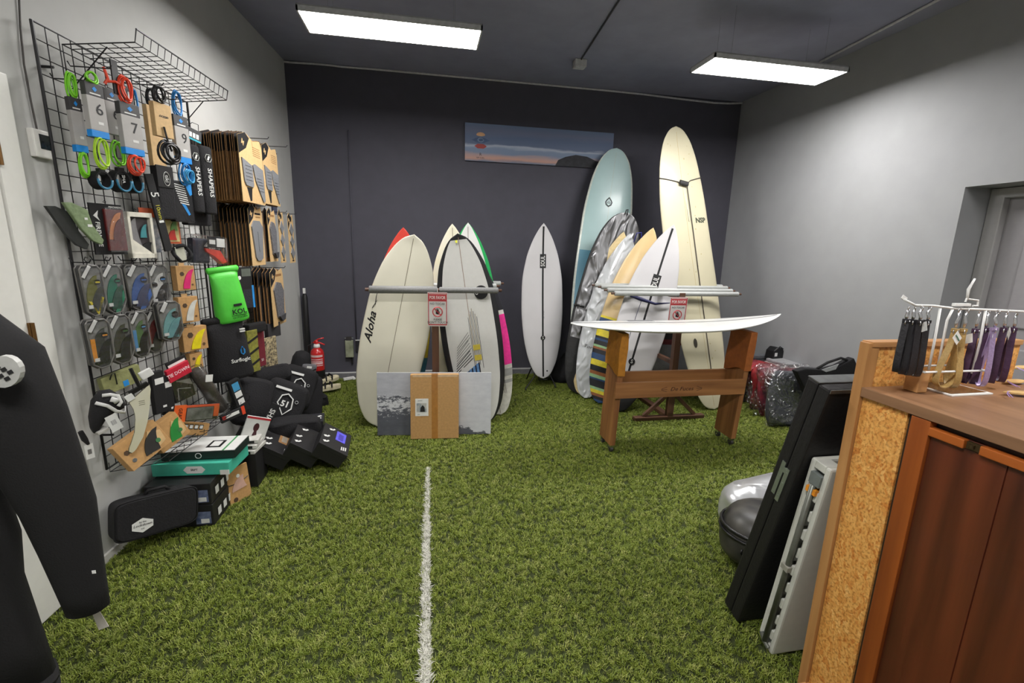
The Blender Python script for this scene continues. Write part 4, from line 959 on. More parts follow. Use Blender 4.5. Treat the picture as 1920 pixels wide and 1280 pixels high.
# kraft fin boxes
def kraft_box(label, cx, cy, w_, h_, m, off=.15, turn=26, tilt=0, rot=0.0, hang=True):
    t, w, h = item('fin_box', label, 'fin box', cx, cy, off, w_, h_, turn, tilt, 'kraft cardboard fin boxes')
    slab(t, 'carton', -w/2, -h/2, w/2, h/2, -.022, .022, KRAFT, .002)
    if hang: slab(t, 'hang_tab', -w*.2, h/2, w*.1, h*.62, -.002, .002, KRAFTL)
    fin(t, 'fin', m, w*.36, h*.8, w*.62, (-w*.22, -h*.42), -.05, -.0225)
    q = M(); q.prism(circle(w*.12, 6, -w*.2, h*.18), -.024, -.022); q.build('dark_badge', mat((74, 56, 40), .6), t)
    q = M(); q.prism(circle(w*.06, 8, w*.32, -h*.28), -.024, -.022); q.build('round_mark', mat((96, 70, 46), .6), t)
    return t
kraft_box('kraft fin box with a hot pink fin', 344, 521, 34, 46, mat((216, 40, 112), .4))
kraft_box('kraft fin box with a white fin, between the pink and yellow ones', 350, 580, 36, 48, mat((206, 206, 200), .4))
kraft_box('kraft fin box with a bright yellow fin above the red pack', 362, 634, 46, 44, mat((226, 208, 30), .4))
kraft_box('small kraft fin box with a yellow fin, lowest of the hanging boxes', 364, 676, 24, 30, mat((226, 206, 30), .4), .14)
for x, y in ((343, 490), (350, 552), (358, 610)): peg1(x, y, .14)

# dry bags
def dry_bag(label, cx, cy, off, w_, h_, turn, tilt, m, roll=True):
    t, w, h = item('dry_bag', label, 'dry bag', cx, cy, off, w_, h_, turn, tilt)
    q = M(); N = 20; rings = []
    prof = [(.40, .86, .14), (.30, .84, .22), (.12, .86, .36), (-.1, .92, .42), (-.3, .98, .44), (-.44, 1.0, .44), (-.49, .94, .40), (-.5, .8, .3)]
    for z, fx, fy in prof:
        rings.append([(w/2*fx*math.copysign(abs(math.cos(a))**.6, math.cos(a))*(1+.02*math.sin(5*a+z*20)), w/2*fy*math.copysign(abs(math.sin(a))**.8, math.sin(a))*(1+.07*math.sin(3*a+z*14)), z*h) for a in [2*math.pi*i/N for i in range(N)]])
    q.loft(rings); q.build('bag_body', m, t, smooth=True)
    q = M(); q.tube([(-w*.47, 0, h*.435), (-w*.44, 0, h*.44), (w*.44, 0, h*.44), (w*.47, 0, h*.435)], [h*.035, h*.06, h*.06, h*.035], 10, flat=.8); q.build('rolled_top', m, t, smooth=True)
    return t, w, h
LIMEB = mat((84, 206, 66), .45, var=.05, bump=.5, scale=9)
t, w, h = dry_bag('lime green roll-top dry bag hanging beside the traction pads', 427, 552, .26, 62, 106, 42, -6, LIMEB)
y_ = -w*.225
slab(t, 'black_tag', w*.02, -h*.24+.012, w*.26, -h*.20+.012, y_-.004, y_+.01, INK)
lettering('KOL', h*.125, INK, t, (w*.14, y_-.006, -h*.31), name='logo_lettering', bold=.001); slab(t, 'rule', -w*.1, -h*.375, w*.38, -h*.37, y_-.004, y_+.01, INK); lettering('OUTDOOR', h*.05, INK, t, (w*.14, y_-.006, -h*.415), name='logo_lettering')
t, w, h = dry_bag('large black roll-top dry bag with a blue drop logo below the green one', 427, 652, .24, 84, 118, 44, -3, FABRIC)
y_ = -w*.225
q = M(); q.prism([(.0, h*.04), (w*.055, -h*.02), (w*.05, -h*.07), (0, -h*.1), (-w*.05, -h*.07), (-w*.055, -h*.02)], y_-.005, y_+.004); o = q.build('blue_drop_logo', SKY, t); o.location = (w*.24, 0, -h*.02)
slab(t, 'logo_slot', w*.215, -h*.09, w*.255, -h*.0, y_-.007, y_-.005, FABRIC)
lettering('Surflogic', h*.082, PRINTW, t, (w*.16, y_-.008, -h*.19), name='logo_lettering', bold=.0008)
slab(t, 'white_stripe', w*.26, h*.27, w*.38, h*.29, y_+.01, y_+.02, PRINTW); slab(t, 'white_stripe', w*.26, h*.235, w*.38, h*.255, y_+.01, y_+.02, PRINTW)
peg1(400, 497, .20)

# traction pad cards -----------------------------------------------
PADG = mat((124, 126, 130), .8, bump=.5, scale=160, var=.06); PADD = mat((84, 84, 88), .8, bump=.6, scale=90, c2=(120, 120, 124))
_pe = {}
def pad_card(label, u, z, off, w, h, style=None, group='cardboard traction pad packs', rz=0.0, dz=0.0):
    t = thing('traction_pad_pack', label, 'traction pad', wpos(u, z, off), WROT+rz, group)
    key = (round(w, 3), round(h, 3), style is None)
    if style is None and key in _pe:
        for o in _pe[key]:
            c = o.copy(); COL.objects.link(c); c.parent = t
        return t
    poly = [(-w/2, -h/2), (w/2, -h/2), (w/2, h*.36), (w*.42, h*.47), (w*.12, h*.42), (-w*.02, h*.46), (-w*.2, h/2), (-w/2, h*.42)]
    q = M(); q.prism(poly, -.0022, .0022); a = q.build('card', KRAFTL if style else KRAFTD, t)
    q = M(); q.prism([(-w*.5, h*.17), (-w*.2, h*.28), (-w*.04, h*.44), (-w*.2, h*.5), (-w*.5, h*.42)], -.003, -.0022); b = q.build('black_corner', BLACK, t)
    q = M(); q.b2((-w*.42, -.009, -h*.42), (w*.40, -.0022, h*.2)); c = q.build('pad_block', mat((70, 66, 62), .8), t) if style is None else None
    if style is None: _pe[key] = [a, b, c]; return t
    lettering('M', h*.11, KRAFTL, b, (-w*.33, -.0042, h*.34), (math.pi/2, .5, 0), name='logo_mark', bold=.001)
    if style == 'three':
        q = M(); q.prism([(-w*.44, h*.12), (-w*.03, h*.05), (-w*.02, -h*.24), (-w*.06, -h*.27), (-w*.34, -h*.26), (-w*.40, -h*.2)], -.010, -.002); p = q.build('pad', PADG, t)
        for k in range(5): slab(t, 'groove', -w*.34, h*(.02-.05*k), -w*.08, h*(.026-.05*k), -.0108, -.0098, BPLAST, parent=p)
        q = M(); q.prism([(.0, h*.06), (w*.10, h*.09), (w*.44, h*.04), (w*.46, -h*.44), (w*.38, -h*.46), (w*.08, -h*.15)], -.010, -.002); p = q.build('pad', PADG, t)
        for k in range(5): slab(t, 'groove', w*(.12+.02*k), -h*(.12+.045*k), w*(.34+.02*k), -h*(.114+.045*k), -.0108, -.0098, BPLAST, parent=p)
        q = M(); q.prism([(-w*.30, -h*.28), (-w*.08, -h*.28), (-w*.12, -h*.47), (-w*.19, -h*.48)], -.003, -.0022); q.build('black_print', BLACK, t)
        for k in range(5): slab(t, 'print_line', w*.08, h*(.33-.03*k), w*.40, h*(.34-.03*k), -.0028, -.0022, KRAFTD)
    elif style == 'one':
        q = M(); q.prism([(-w*.40, h*.14), (-w*.2, h*.24), (w*.2, h*.24), (w*.40, h*.14), (w*.26, -h*.38), (w*.1, -h*.42), (-w*.14, -h*.42), (-w*.26, -h*.36)], -.012, -.002); p = q.build('pad', PADG, t)
        slab(t, 'ridge', -w*.03, -h*.25, w*.05, h*.06, -.016, -.011, PADG, parent=p)
        slab(t, 'print_line', -w*.05, h*.34, w*.36, h*.37, -.003, -.0022, INK); slab(t, 'print_line', .0, h*.29, w*.34, h*.31, -.003, -.0022, KRAFTD)
    elif style == 'dark':
        q = M(); q.prism([(-w*.36, h*.12), (-w*.1, h*.25), (w*.2, h*.22), (w*.38, h*.08), (w*.30, -h*.34), (w*.05, -h*.42), (-w*.2, -h*.36)], -.014, -.002); p = q.build('pad', PADD, t)
        q = M(); q.prism([(-w*.2, -h*.34), (w*.28, -h*.32), (w*.2, -h*.42), (w*.0, -h*.44)], -.03, -.012); q.build('kick_tail', mat((66, 66, 70), .8), t)
        slab(t, 'print_line', -w*.1, h*.34, w*.36, h*.38, -.003, -.0022, KRAFTD)
    elif style == 'diamond':
        for k in range(3):
            z = h*(.16-.23*k); q = M(); q.prism([(0, z+h*.13), (w*.36, z), (.0, z-h*.13), (-w*.36, z)], -.010, -.002); q.build('pad', PADG, t)
        q = M(); q.prism(circle(w*.2, 6, 0, h*.38), -.003, -.0022); q.build('black_badge', BLACK, t)
        slab(t, 'print_line', -w*.1, -h*.47, w*.2, -h*.44, -.003, -.0022, INK)
    return t
def pad_stack(n, u, z, o0, o1, w, h, style, lab_front, lab_stack, grp, jit=.006):
    rnd = random.Random(int(u*100+z*10))
    for k in range(n-1):
        f = k/(n-1)
        pad_card('%s kraft pad card behind the %s' % (['first', 'second', 'third', 'fourth', 'fifth', 'sixth', 'seventh', 'eighth', 'ninth', 'tenth', 'eleventh', 'twelfth', 'thirteenth', 'fourteenth'][n-2-k], lab_stack), u+rnd.uniform(-jit, jit), z+rnd.uniform(-.008, .008), o0+(o1-o0)*f, w, h, None, grp, rnd.uniform(-.03, .03))
    pad_card(lab_front, u, z, o1+.004, w, h, style, grp)
pad_stack(15, 1.875, 2.148, .07, .30, .40, .48, 'three', 'front card of the long upper stack with grey three-piece pads', 'front card of the long upper stack', 'long upper stack of traction pad cards')
pad_stack(4, 2.32, 2.17, .20, .27, .32, .48, 'three', 'second upper card with grey three-piece pads, behind the front one', 'second upper three-piece pad card', 'short upper stack of traction pad cards')
pad_stack(9, 1.985, 1.676, .06, .25, .25, .46, 'one', 'middle row card with a single grey arched pad', 'single grey arched pad of the middle row', 'middle stack of traction pad cards', .012)
pad_stack(2, 2.30, 1.684, .22, .25, .17, .44, 'dark', 'middle row card with a dark textured pad beside the arched pad', 'dark textured pad of the middle row', 'dark pads in the middle row')
pad_card('narrow card with three grey diamond pads next to the dark textured pad', 2.53, 1.676, .25, .12, .46, 'diamond', 'narrow diamond pad cards')
pad_card('narrow card with three grey diamond pads nearest the charcoal wall', 2.775, 1.665, .25, .14, .46, 'diamond', 'narrow diamond pad cards')
pad_stack(6, 2.32, 1.165, .10, .25, .29, .50, 'dark', 'lowest pad card with a speckled dark textured pad', 'speckled pad card of the lowest row', 'lowest stack of traction pad cards', .012)
for z in (1.885, 2.375):
    q = M(); q.tube([(.85, -.004, z-.50), (1.20, -.004, z-.50), (1.20, .05, z-.50)], .004, 6); q.build('hook_rail', WIRE, G2)
for u, z, off in ((2.53, 1.885, .28), (2.775, 1.885, .28), (2.62, 2.375, .2), (1.9, 2.37, .40), (2.35, 2.40, .38), (2.02, 1.90, .30), (2.33, 1.41, .30)): peg(G2, 1.63, u, z, off, 0)
t = thing('price_placard', 'red and white vertical placard behind the upper pad cards', 'placard', wpos(2.62, 2.17, .17), WROT)
slab(t, 'board', -.05, -.18, .05, .20, -.004, .004, mat((134, 30, 38), .5)); lettering('SALE', .10, mat((206, 180, 180), .5), t, (0, -.005, 0), (math.pi/2, -math.pi/2, 0))
slab(t, 'dark_pad', -.05, -.30, .05, -.18, -.01, .004, mat((70, 74, 92), .6))

# small packs beneath the pads
def pack(label, name, cx, cy, off, w_, h_, m, turn=20, tilt=0, d=.03, film=False, bevel=.004, cat='pack'):
    t, w, h = item(name, label, cat, cx, cy, off, w_, h_, turn, tilt)
    slab(t, 'body', -w/2, -h/2, w/2, h/2, -d/2, d/2, m, bevel)
    if film: slab(t, 'plastic_film', -w*.53, -h*.53, w*.53, h*.53, -d/2-.008, -d/2-.006, FILM)
    return t, w, h, d/2
t, w, h, d = pack('black boxed accessory with a grey window beside the lime dry bag', 'accessory_box', 455, 522, .20, 30, 42, BLACK)
slab(t, 'grey_window', -w*.15, h*.1, w*.42, h*.44, -d-.001, -d, mat((92, 100, 92), .4)); q = M(); q.prism(circle(w*.1, 10, -w*.3, h*.05), -d-.001, -d); q.build('white_badge', PRINTW, t)
t, w, h, d = pack('black mat pack with a bright blue edge next to the lime dry bag', 'mat_pack', 464, 556, .21, 20, 42, mat((36, 38, 46), .6, bump=.5, scale=80)); slab(t, 'blue_edge', w*.32, -h*.5, w*.5, h*.5, -d-.002, -d, SKY)
pack('black foam roll under the mat pack', 'foam_roll', 478, 614, .22, 34, 18, BLACK, d=.06, bevel=.012, cat='foam roll')
pack('black folded wrap under the lowest pad cards', 'folded_wrap', 511, 618, .22, 24, 26, mat((46, 44, 46), .8), d=.04, cat='wrap')
t, w, h, d = pack('olive green pad strip with black bands by the black dry bag', 'pad_strip', 474, 658, .22, 20, 78, mat((150, 148, 60), .6, c2=(110, 108, 50), scale=40), d=.02, cat='traction pad')
for k in range(3): q = M(); q.box((0, -d-.001, h*(.28-.28*k)), (w*1.05, .004, h*.05), (0, -.35, 0)); q.build('black_band', BLACK, t)
t, w, h, d = pack('maroon pad strip between the olive and patterned strips', 'pad_strip', 489, 653, .22, 13, 66, mat((112, 34, 46), .6), d=.02, cat='traction pad'); lettering('51', h*.10, PRINTW, t, (0, -d-.001, -h*.32))
pack('pad strip with a black and cream confetti pattern under the lowest pad cards', 'pad_strip', 506, 660, .22, 25, 56, mat((60, 54, 50), .6, c2=(196, 180, 140), scale=55, detail=1), d=.02, cat='traction pad')

# things on the lower part of the first grid ------------------------
t, w, h, d = pack('khaki folded pouch behind the long white fin', 'khaki_pouch', 226, 711, .10, 76, 32, mat((138, 140, 92), .8, bump=.4, scale=50), 18, -8, .03, cat='pouch')
q = M(); q.tube([(-w*.3, -.01, h*.2), (-w*.28, -.03, h*.6), (-w*.2, -.03, h*.6), (-w*.18, -.018, -.1*h)], .003, 5); q.build('dark_cord', CORD, t)
slab(t, 'blue_label', -w*.02, -h*.42, w*.12, -h*.1, -d-.001, -d, SKY)
# black and white reef boot
t, w, h = item('neoprene_boot', 'black neoprene boot with white swirls hanging at the grid edge', 'boot', 195, 765, .17, 76, 74, 32, -16)
q = M(); N = 16
ring = lambda x, z, rx, rz: [(x, rx*math.sin(2*math.pi*i/N), z+rz*math.cos(2*math.pi*i/N)) for i in range(N)]
q.loft([ring(-w*.52, -h*.36, .012, h*.10), ring(-w*.40, -h*.22, .03, h*.22), ring(-w*.15, h*.02, .042, h*.30), ring(w*.12, h*.12, .045, h*.33), ring(w*.36, h*.08, .04, h*.30), ring(w*.48, -h*.02, .025, h*.2)])
q.build('boot_body', FABRIC, t, smooth=True)
def swirl(pts, r, m=PRINTW):
    q = M(); q.tube([(x*w, -y, z*h) for x, y, z in pts], r, 7, flat=.35); q.build('white_swirl', m, t, smooth=True)
swirl([(-.2, .042, .30), (.0, .050, .12), (.12, .052, -.1), (.3, .046, -.24), (.42, .035, -.12)], .008)
swirl([(.02, .046, .40), (.2, .050, .34), (.36, .046, .22), (.34, .05, .05), (.22, .054, .0)], .008)
swirl([(.14, .054, .24), (.22, .055, .18), (.24, .055, .10)], .012)
slab(t, 'sole', -w*.5, -h*.5, -w*.2, -h*.42, -.03, .03, mat((196, 194, 188), .6), .004)
slab(t, 'price_tag', -w*.22, -h*.55, w*.08, -h*.12, -.052, -.0505, PRINTW); slab(t, 'barcode', -w*.14, -h*.38, w*.0, -h*.26, -.053, -.052, mat((120, 118, 116), .6, c2=(225, 225, 225), scale=300, stretch=(1, .01, .01)))
t, w, h = item('price_tag', 'loose white barcode tag dangling on a dark cord below the boot', 'tag', 168, 846, .12, 17, 27, 30, 0)
slab(t, 'tag', -w/2, -h/2, w/2, h/2, -.001, .001, PRINTW); slab(t, 'barcode', -w*.22, -h*.18, w*.22, h*.15, -.002, -.001, mat((110, 108, 106), .6))
q = M(); q.tube([(0, 0, h*.5), (-.01, 0, h*.9), (-.02, .0, h*1.5)], [.006, .012, .01], 6); q.build('dark_cord', FABRIC, t)
# long white fin
t, w, h = item('longboard_fin', 'long white curved longboard fin hanging in front of the kraft boxes', 'fin', 264, 786, .30, 52, 112, 40, 0)
P = [(x*w, z*h) for x, z in ((-.325, .319), (.479, .54), (.504, .461), (.43, .30), (.38, .179), (.218, -.061), (-.028, -.298), (-.319, -.455), (-.42, -.49), (-.507, -.504), (-.593, -.473), (-.56, -.41), (-.491, -.362), (-.298, -.188), (-.2, .018), (-.19, .10), (-.212, .192))]
q = M(); q.prism(P, -.006, .006); q.build('fin_blade', mat((218, 216, 202), .35, c2=(210, 206, 176), scale=6), t, bevel=.0015)
q = M(); q.prism([(p[0]*1.04, p[1]*1.02) for p in P], -.001, .0015); q.build('dark_edge', mat((70, 64, 50), .5), t)
q = M(); q.box((w*.08, 0, h*.51), (w*.78, .014, h*.07), (0, -.42, 0)); q.build('black_base', BPLAST, t, bevel=.002)
q = M(); q.box((-w*.30, -.008, h*.40), (w*.30, .012, h*.10), (0, -.42, 0)); q.build('white_tab', PRINTW, t, bevel=.002)
q = M(); q.box((w*.40, -.008, h*.73), (w*.50, .02, h*.13), (0, -.38, 0)); q.build('white_tab', PRINTW, t, bevel=.006)
q = M(); q.tube([(-w*.1, 0, h*.85), (w*.1, -.004, h*.55)], .008, 8); q.build('bolt', BPLAST, t)
for k in range(3): slab(t, 'print_line', w*.0, h*(.30-.03*k), w*.22, h*(.308-.03*k), -.0068, -.006, mat((120, 116, 100), .5))
# boxes and packs around it
for lab, cx, cy, w_, h_ in (('black neoprene strap pack with a white tag behind the long white fin', 296, 735, 24, 78), ('black neoprene strap pack beside the red pack', 312, 740, 20, 72)):
    t, w, h, d = pack(lab, 'strap_pack', cx, cy, .14, w_, h_, BLACK, 20, 0, .03, cat='strap pack'); slab(t, 'white_tag', -w*.3, h*.20, w*.4, h*.34, -d-.001, -d, PRINTW); slab(t, 'white_mark', w*.1, -h*.38, w*.4, -h*.33, -d-.001, -d, PRINTW)
t, w, h, d = pack('black accessory card with a wide white header, tilted above the red pack', 'accessory_card', 331, 681, .17, 40, 18, BLACK, 22, -14, .012, cat='card'); slab(t, 'white_header', -w*.46, -h*.4, w*.4, h*.2, -d-.001, -d, PRINTW)
lettering('creatures', h*.34, INK, t, (0, -d-.002, -h*.1))
t, w, h, d = pack('bright red pack with pale lettering, tilted under the white header', 'accessory_pack', 334, 696, .18, 46, 24, mat((196, 34, 58), .4), 22, -14, .02); lettering('TIE DOWN', h*.36, mat((236, 200, 206), .5), t, (-w*.05, -d-.001, 0), bold=.0005)
t, w, h, d = pack('silver and black blister pack under the red pack', 'blister_pack', 342, 727, .16, 40, 42, BLACK, 22, -8, .02, True); q = M(); q.prism([(-w*.3, h*.42), (w*.4, h*.3), (w*.46, h*.0), (w*.1, h*.2)], -d-.004, -d); q.build('silver_film', mat((180, 178, 176), .25, .4), t)
q = M(); q.tube([(-w*.4, -d-.006, -h*.4), (-w*.3, -d-.006, h*.1), (w*.3, -d-.006, -h*.1)], .002, 5); q.build('film_edge', mat((190, 190, 190), .2), t)
t, w, h = item('neoprene_roll', 'dark grey roll in clear plastic slanting across the lower grid', 'roll', 392, 732, .24, 28, 92, 30, -24)
q = M(); q.tube([(0, 0, -h*.5), (0, 0, -h*.47), (0, 0, h*.47), (0, 0, h*.5)], [w*.3, w*.46, w*.46, w*.3], 14); q.build('roll', mat((64, 58, 52), .7, bump=.4, scale=40), t, smooth=True)
q = M(); q.tube([(0, 0, -h*.52), (0, 0, h*.5), (0, 0, h*.56)], [w*.52, w*.52, w*.3], 10); q.build('plastic_sleeve', FILM, t, smooth=True); q = M(); q.box((w*.2, -w*.56, h*.28), (w*.5, .002, w*.5), (0, .6, 0)); q.build('white_sticker', PRINTW, t)
t, w, h, d = pack('black strap with a blue and white label next to the slanting roll', 'strap_pack', 446, 742, .30, 22, 62, BLACK, 30, -14, .03, cat='strap pack'); slab(t, 'blue_label', -w*.3, h*.18, w*.3, h*.42, -d-.001, -d, mat((70, 150, 196), .5)); slab(t, 'white_label', -w*.3, -h*.02, w*.3, h*.15, -d-.001, -d, PRINTW); slab(t, 'white_label', -w*.25, -h*.24, w*.3, -h*.08, -d-.001, -d, PRINTW)
t, w, h, d = pack('orange and clear blister pack with a silver grey insert below the roll', 'blister_pack', 368, 773, .28, 82, 30, mat((40, 38, 38), .5), 30, 14, .02); slab(t, 'orange_header', -w*.52, -h*.5, -w*.26, h*.55, -d-.002, -d, mat((222, 98, 42), .5)); slab(t, 'orange_edge', -w*.26, h*.36, w*.5, h*.5, -d-.002, -d, mat((214, 84, 50), .5)); slab(t, 'orange_tip', w*.38, -h*.3, w*.5, h*.36, -d-.003, -d, mat((222, 98, 42), .5))
slab(t, 'silver_insert', -w*.24, -h*.42, w*.36, h*.32, -d-.004, -d, mat((170, 170, 172), .3, .3, c2=(90, 90, 94), scale=20)); slab(t, 'film', -w*.25, -h*.48, w*.5, h*.48, -d-.008, -d-.007, FILM); lettering('GEAR', h*.3, INK, t, (-w*.39, -d-.003, 0), (math.pi/2, math.pi/2, 0))
t, w, h, d = pack('narrow black pack with an orange stripe and white print by the shoe boxes', 'blister_pack', 436, 777, .33, 48, 14, BLACK, 35, -8, .02); slab(t, 'orange_end', w*.36, -h*.5, w*.5, h*.6, -d-.002, -d, mat((226, 74, 44), .5)); slab(t, 'white_print', -w*.3, -h*.1, w*.25, h*.3, -d-.002, -d, PRINTW); slab(t, 'red_print', -w*.45, -h*.1, -w*.32, h*.3, -d-.002, -d, mat((210, 60, 50), .5))
def big_fin_box(label, cx, cy, off, w_, h_, tilt, m, turn, lean):
    t, w, h = item('fin_box', label, 'fin box', cx, cy, off, w_, h_, turn, tilt, 'kraft cardboard fin boxes', lean)
    slab(t, 'carton', -w/2, -h/2, w/2, h/2, -.026, .026, KRAFT, .002)
    fin(t, 'fin', m, w*.34, h*.72, w*.5, (-w*.12, -h*.36), -.15, -.0265)
    q = M(); q.prism([(-w*.0, -h*.42), (w*.42, -h*.3), (w*.46, h*.10), (w*.22, h*.3), (w*.06, 0)], -.030, -.026); q.build('card_flap', KRAFTL, t)
    q = M(); q.prism(circle(h*.08, 12, w*.28, -h*.16), -.032, -.030); q.build('green_badge', mat((62, 120, 72), .5), t)
    q = M(); q.prism(circle(h*.09, 6, -w*.36, h*.12), -.028, -.026); q.build('dark_badge', mat((84, 64, 46), .6), t)
    q = M(); q.prism(circle(h*.07, 10, -w*.34, -h*.22), -.028, -.026); q.build('screw_window', STEEL, t)
    return t
big_fin_box('kraft fin box with a black fin, lying under the tip of the long white fin', 264, 834, .25, 92, 56, -22, mat((38, 36, 34), .5), 30, -14)
big_fin_box('kraft fin box with a bright green fin beside the long white fin', 312, 810, .22, 66, 50, -22, mat((36, 132, 54), .5), 30, -10)
t, w, h, d = pack('kraft carton with four small black and white windows under the orange pack', 'window_carton', 360, 803, .24, 56, 24, KRAFT, 32, 22, .04, cat='box')
for k in range(4): slab(t, 'black_window', -w*.36+k*w*.17, -h*.02, -w*.22+k*w*.17, h*.38, -d-.001, -d, INK); slab(t, 'white_square', -w*.34+k*w*.17, h*.06, -w*.24+k*w*.17, h*.32, -d-.002, -d-.001, PRINTW)

# ================================================================== fixtures on back wall and ceiling
# poster
ax, az = PY(872, 228, YB-.02), PY(1146, 322, YB-.02)
x0, x1, z1, z0 = ax.x, az.x, 3.015, 2.605
def poster_mat():
    g = bpy.data.materials.new('sunset_print'); g.use_nodes = True; nt = g.node_tree; b = nt.nodes['Principled BSDF']; N = nt.nodes; Lk = nt.links
    tc = N.new('ShaderNodeTexCoord'); sep = N.new('ShaderNodeSeparateXYZ'); Lk.new(tc.outputs['Generated'], sep.inputs[0])
    nz = N.new('ShaderNodeTexNoise'); nz.inputs['Scale'].default_value = 3.0; nz.inputs['Detail'].default_value = 6
    mp = N.new('ShaderNodeMapping'); mp.inputs['Scale'].default_value = (.8, 1, 5); Lk.new(tc.outputs['Object'], mp.inputs[0]); Lk.new(mp.outputs[0], nz.inputs['Vector'])
    ad = N.new('ShaderNodeMath'); ad.operation = 'MULTIPLY_ADD'; Lk.new(nz.outputs[0], ad.inputs[0]); ad.inputs[1].default_value = .22; 
    sb_ = N.new('ShaderNodeMath'); sb_.operation = 'SUBTRACT'; Lk.new(sep.outputs['Z'], sb_.inputs[0]); sb_.inputs[1].default_value = .11; Lk.new(sb_.outputs[0], ad.inputs[2])
    cr = N.new('ShaderNodeValToRGB'); e = cr.color_ramp.elements; e[0].position = 0; e[0].color = rgb((110, 118, 138)); e[1].position = 1; e[1].color = rgb((104, 122, 152))
    for p, c in ((.08, (190, 146, 130)), (.17, (168, 144, 144)), (.24, (118, 134, 160)), (.36, (124, 140, 166)), (.42, (168, 176, 192)), (.47, (96, 110, 138)), (.66, (92, 108, 138)), (.82, (108, 116, 142))):
        q = e.new(p); q.color = rgb(c)
    Lk.new(ad.outputs[0], cr.inputs[0]); Lk.new(cr.outputs[0], b.inputs['Base Color']); b.inputs['Roughness'].default_value = .6
    return g
t = thing('wall_print', 'long sunset beach print with a round emblem high on the charcoal wall', 'print', ((x0+x1)/2, YB-.03, z0))
w, h = x1-x0, z1-z0
q = M(); q.b2((-w/2, 0, 0), (w/2, .028, h)); q.build('canvas', poster_mat(), t)
P = [(w*.10, .0), (w*.12, h*.16), (w*.17, h*.26), (w*.24, h*.33), (w*.32, h*.30), (w*.38, h*.2), (w*.44, h*.14), (w*.5, h*.1), (w*.5, 0)]
q = M(); q.prism(P, -.0012, 0); q.build('dark_trees', mat((46, 46, 52), .7, c2=(30, 32, 36), scale=20), t)
EX = -w*.40
q = M(); q.prism([(EX+w*.028*math.cos(a), h*.70+h*.07*math.sin(a)*(1 if math.sin(a) > 0 else .5)) for a in [2*math.pi*i/16 for i in range(16)]], -.0012, 0); q.build('emblem_sun', mat((206, 160, 120), .6), t)
q = M(); q.prism([(EX-w*.06, h*.56), (EX-w*.02, h*.63), (EX+w*.02, h*.63), (EX+w*.06, h*.56), (EX+w*.02, h*.49), (EX-w*.02, h*.49)], -.0012, 0); q.build('emblem_wing', mat((72, 92, 126), .6), t)
q = M(); q.prism([(EX-w*.04, h*.40), (EX-w*.02, h*.46), (EX+w*.02, h*.46), (EX+w*.04, h*.40), (EX+w*.02, h*.34), (EX-w*.02, h*.34)], -.0012, 0); q.build('emblem_lips', mat((164, 70, 66), .6), t)
q = M(); q.tube(ring_path(w*.018, 12, (EX, -.0015, h*.565), h*.05), .003, 4, closed=True); q.build('emblem_ring', mat((150, 166, 190), .6), t)
lettering('R', h*.11, INK, t, (EX, -.0015, h*.18)); lettering('RIP CURL', h*.055, INK, t, (EX, -.0015, h*.09))

WCABLE = mat((196, 196, 198), .5)
q = M(); pts = [(512, 113), (545, 117), (590, 116), (620, 120), (640, 125), (700, 128), (780, 134), (880, 142), (960, 151), (1020, 156), (1075, 160), (1130, 167), (1200, 176), (1280, 186), (1340, 193), (1368, 194), (1395, 188), (1422, 176), (1432, 168)]
path = []
for i, (x, y) in enumerate(pts):
    p = PY(x, y, YB-.012); p.z = min(p.z, ZC-.012); path.append(p)
q.tube(path, .011, 8); tag(q.build('wall_cable', WCABLE, smooth=True), 'pale cable sagging along the top of the charcoal wall', 'cable')
q = M(); q.tube([(-.84, YB-.008, 2.85), (-.845, YB-.008, 1.6), (-.85, YB-.008, .46)], .008, 8); tag(q.build('cable_duct', WALLB, smooth=True), 'thin charcoal cable duct running down the charcoal wall to the sockets', 'cable duct')
p = PZ(1087, 119, ZC-.03)
t = thing('junction_box', 'small pale junction box on the ceiling near the charcoal wall', 'junction box', (p.x, p.y, ZC-.07))
q = M(); q.b2((-.06, -.05, 0), (.06, .05, .068)); q.build('box', mat((190, 190, 190), .5), t, bevel=.006)
q = M(); q.b2((-.05, -.04, -.004), (.05, .04, .0)); q.build('cover', mat((205, 205, 205), .5), t, bevel=.002)
e = PZ(1168, -10, ZC-.01); q = M(); q.tube([(p.x, p.y-.05, ZC-.008), (e.x, e.y, ZC-.008)], .008, 7); tag(q.build('ceiling_cable', mat((58, 58, 62), .6)), 'dark cable on the ceiling leading to the junction box', 'cable')
a, b = PZ(1768, -5, ZC-.012), PZ(1538, 116, ZC-.012); q = M(); q.tube([a, b], .011, 8); tag(q.build('ceiling_conduit', WCABLE, smooth=True), 'pale straight conduit along the ceiling beside the grey wall', 'conduit')
# switch box and socket low on the back wall
a, b = PY(648, 637, YB), PY(664, 668, YB)
t = thing('switch_box', 'stained pale electrical box low on the charcoal wall', 'electrical box', ((a.x+b.x)/2, YB, (a.z+b.z)/2))
w, h = b.x-a.x, a.z-b.z; q = M(); q.b2((-w/2, -.05, -h/2), (w/2, 0, h/2)); q.build('box', mat((160, 164, 140), .6, c2=(112, 118, 96), scale=14), t, bevel=.005)
q = M(); q.b2((-w*.35, -.045, h*.5), (w*.3, -.01, h*.72)); q.build('clamp', mat((60, 58, 58), .4), t); q = M(); q.cyl((-w*.55, -.03, h*.62), (w*.55, -.03, h*.62), .008); q.build('lever', STEEL, t)
q = M(); q.tube([(w*.2, -.01, -h*.5), (w*.25, -.01, -h*.95)], .012, 7); q.build('cable', BLACK, t)
a, b = PY(667, 636, YB), PY(683, 658, YB); t = thing('wall_socket', 'dark wall socket plate beside the stained electrical box', 'socket', ((a.x+b.x)/2, YB, (a.z+b.z)/2)); w, h = b.x-a.x, a.z-b.z
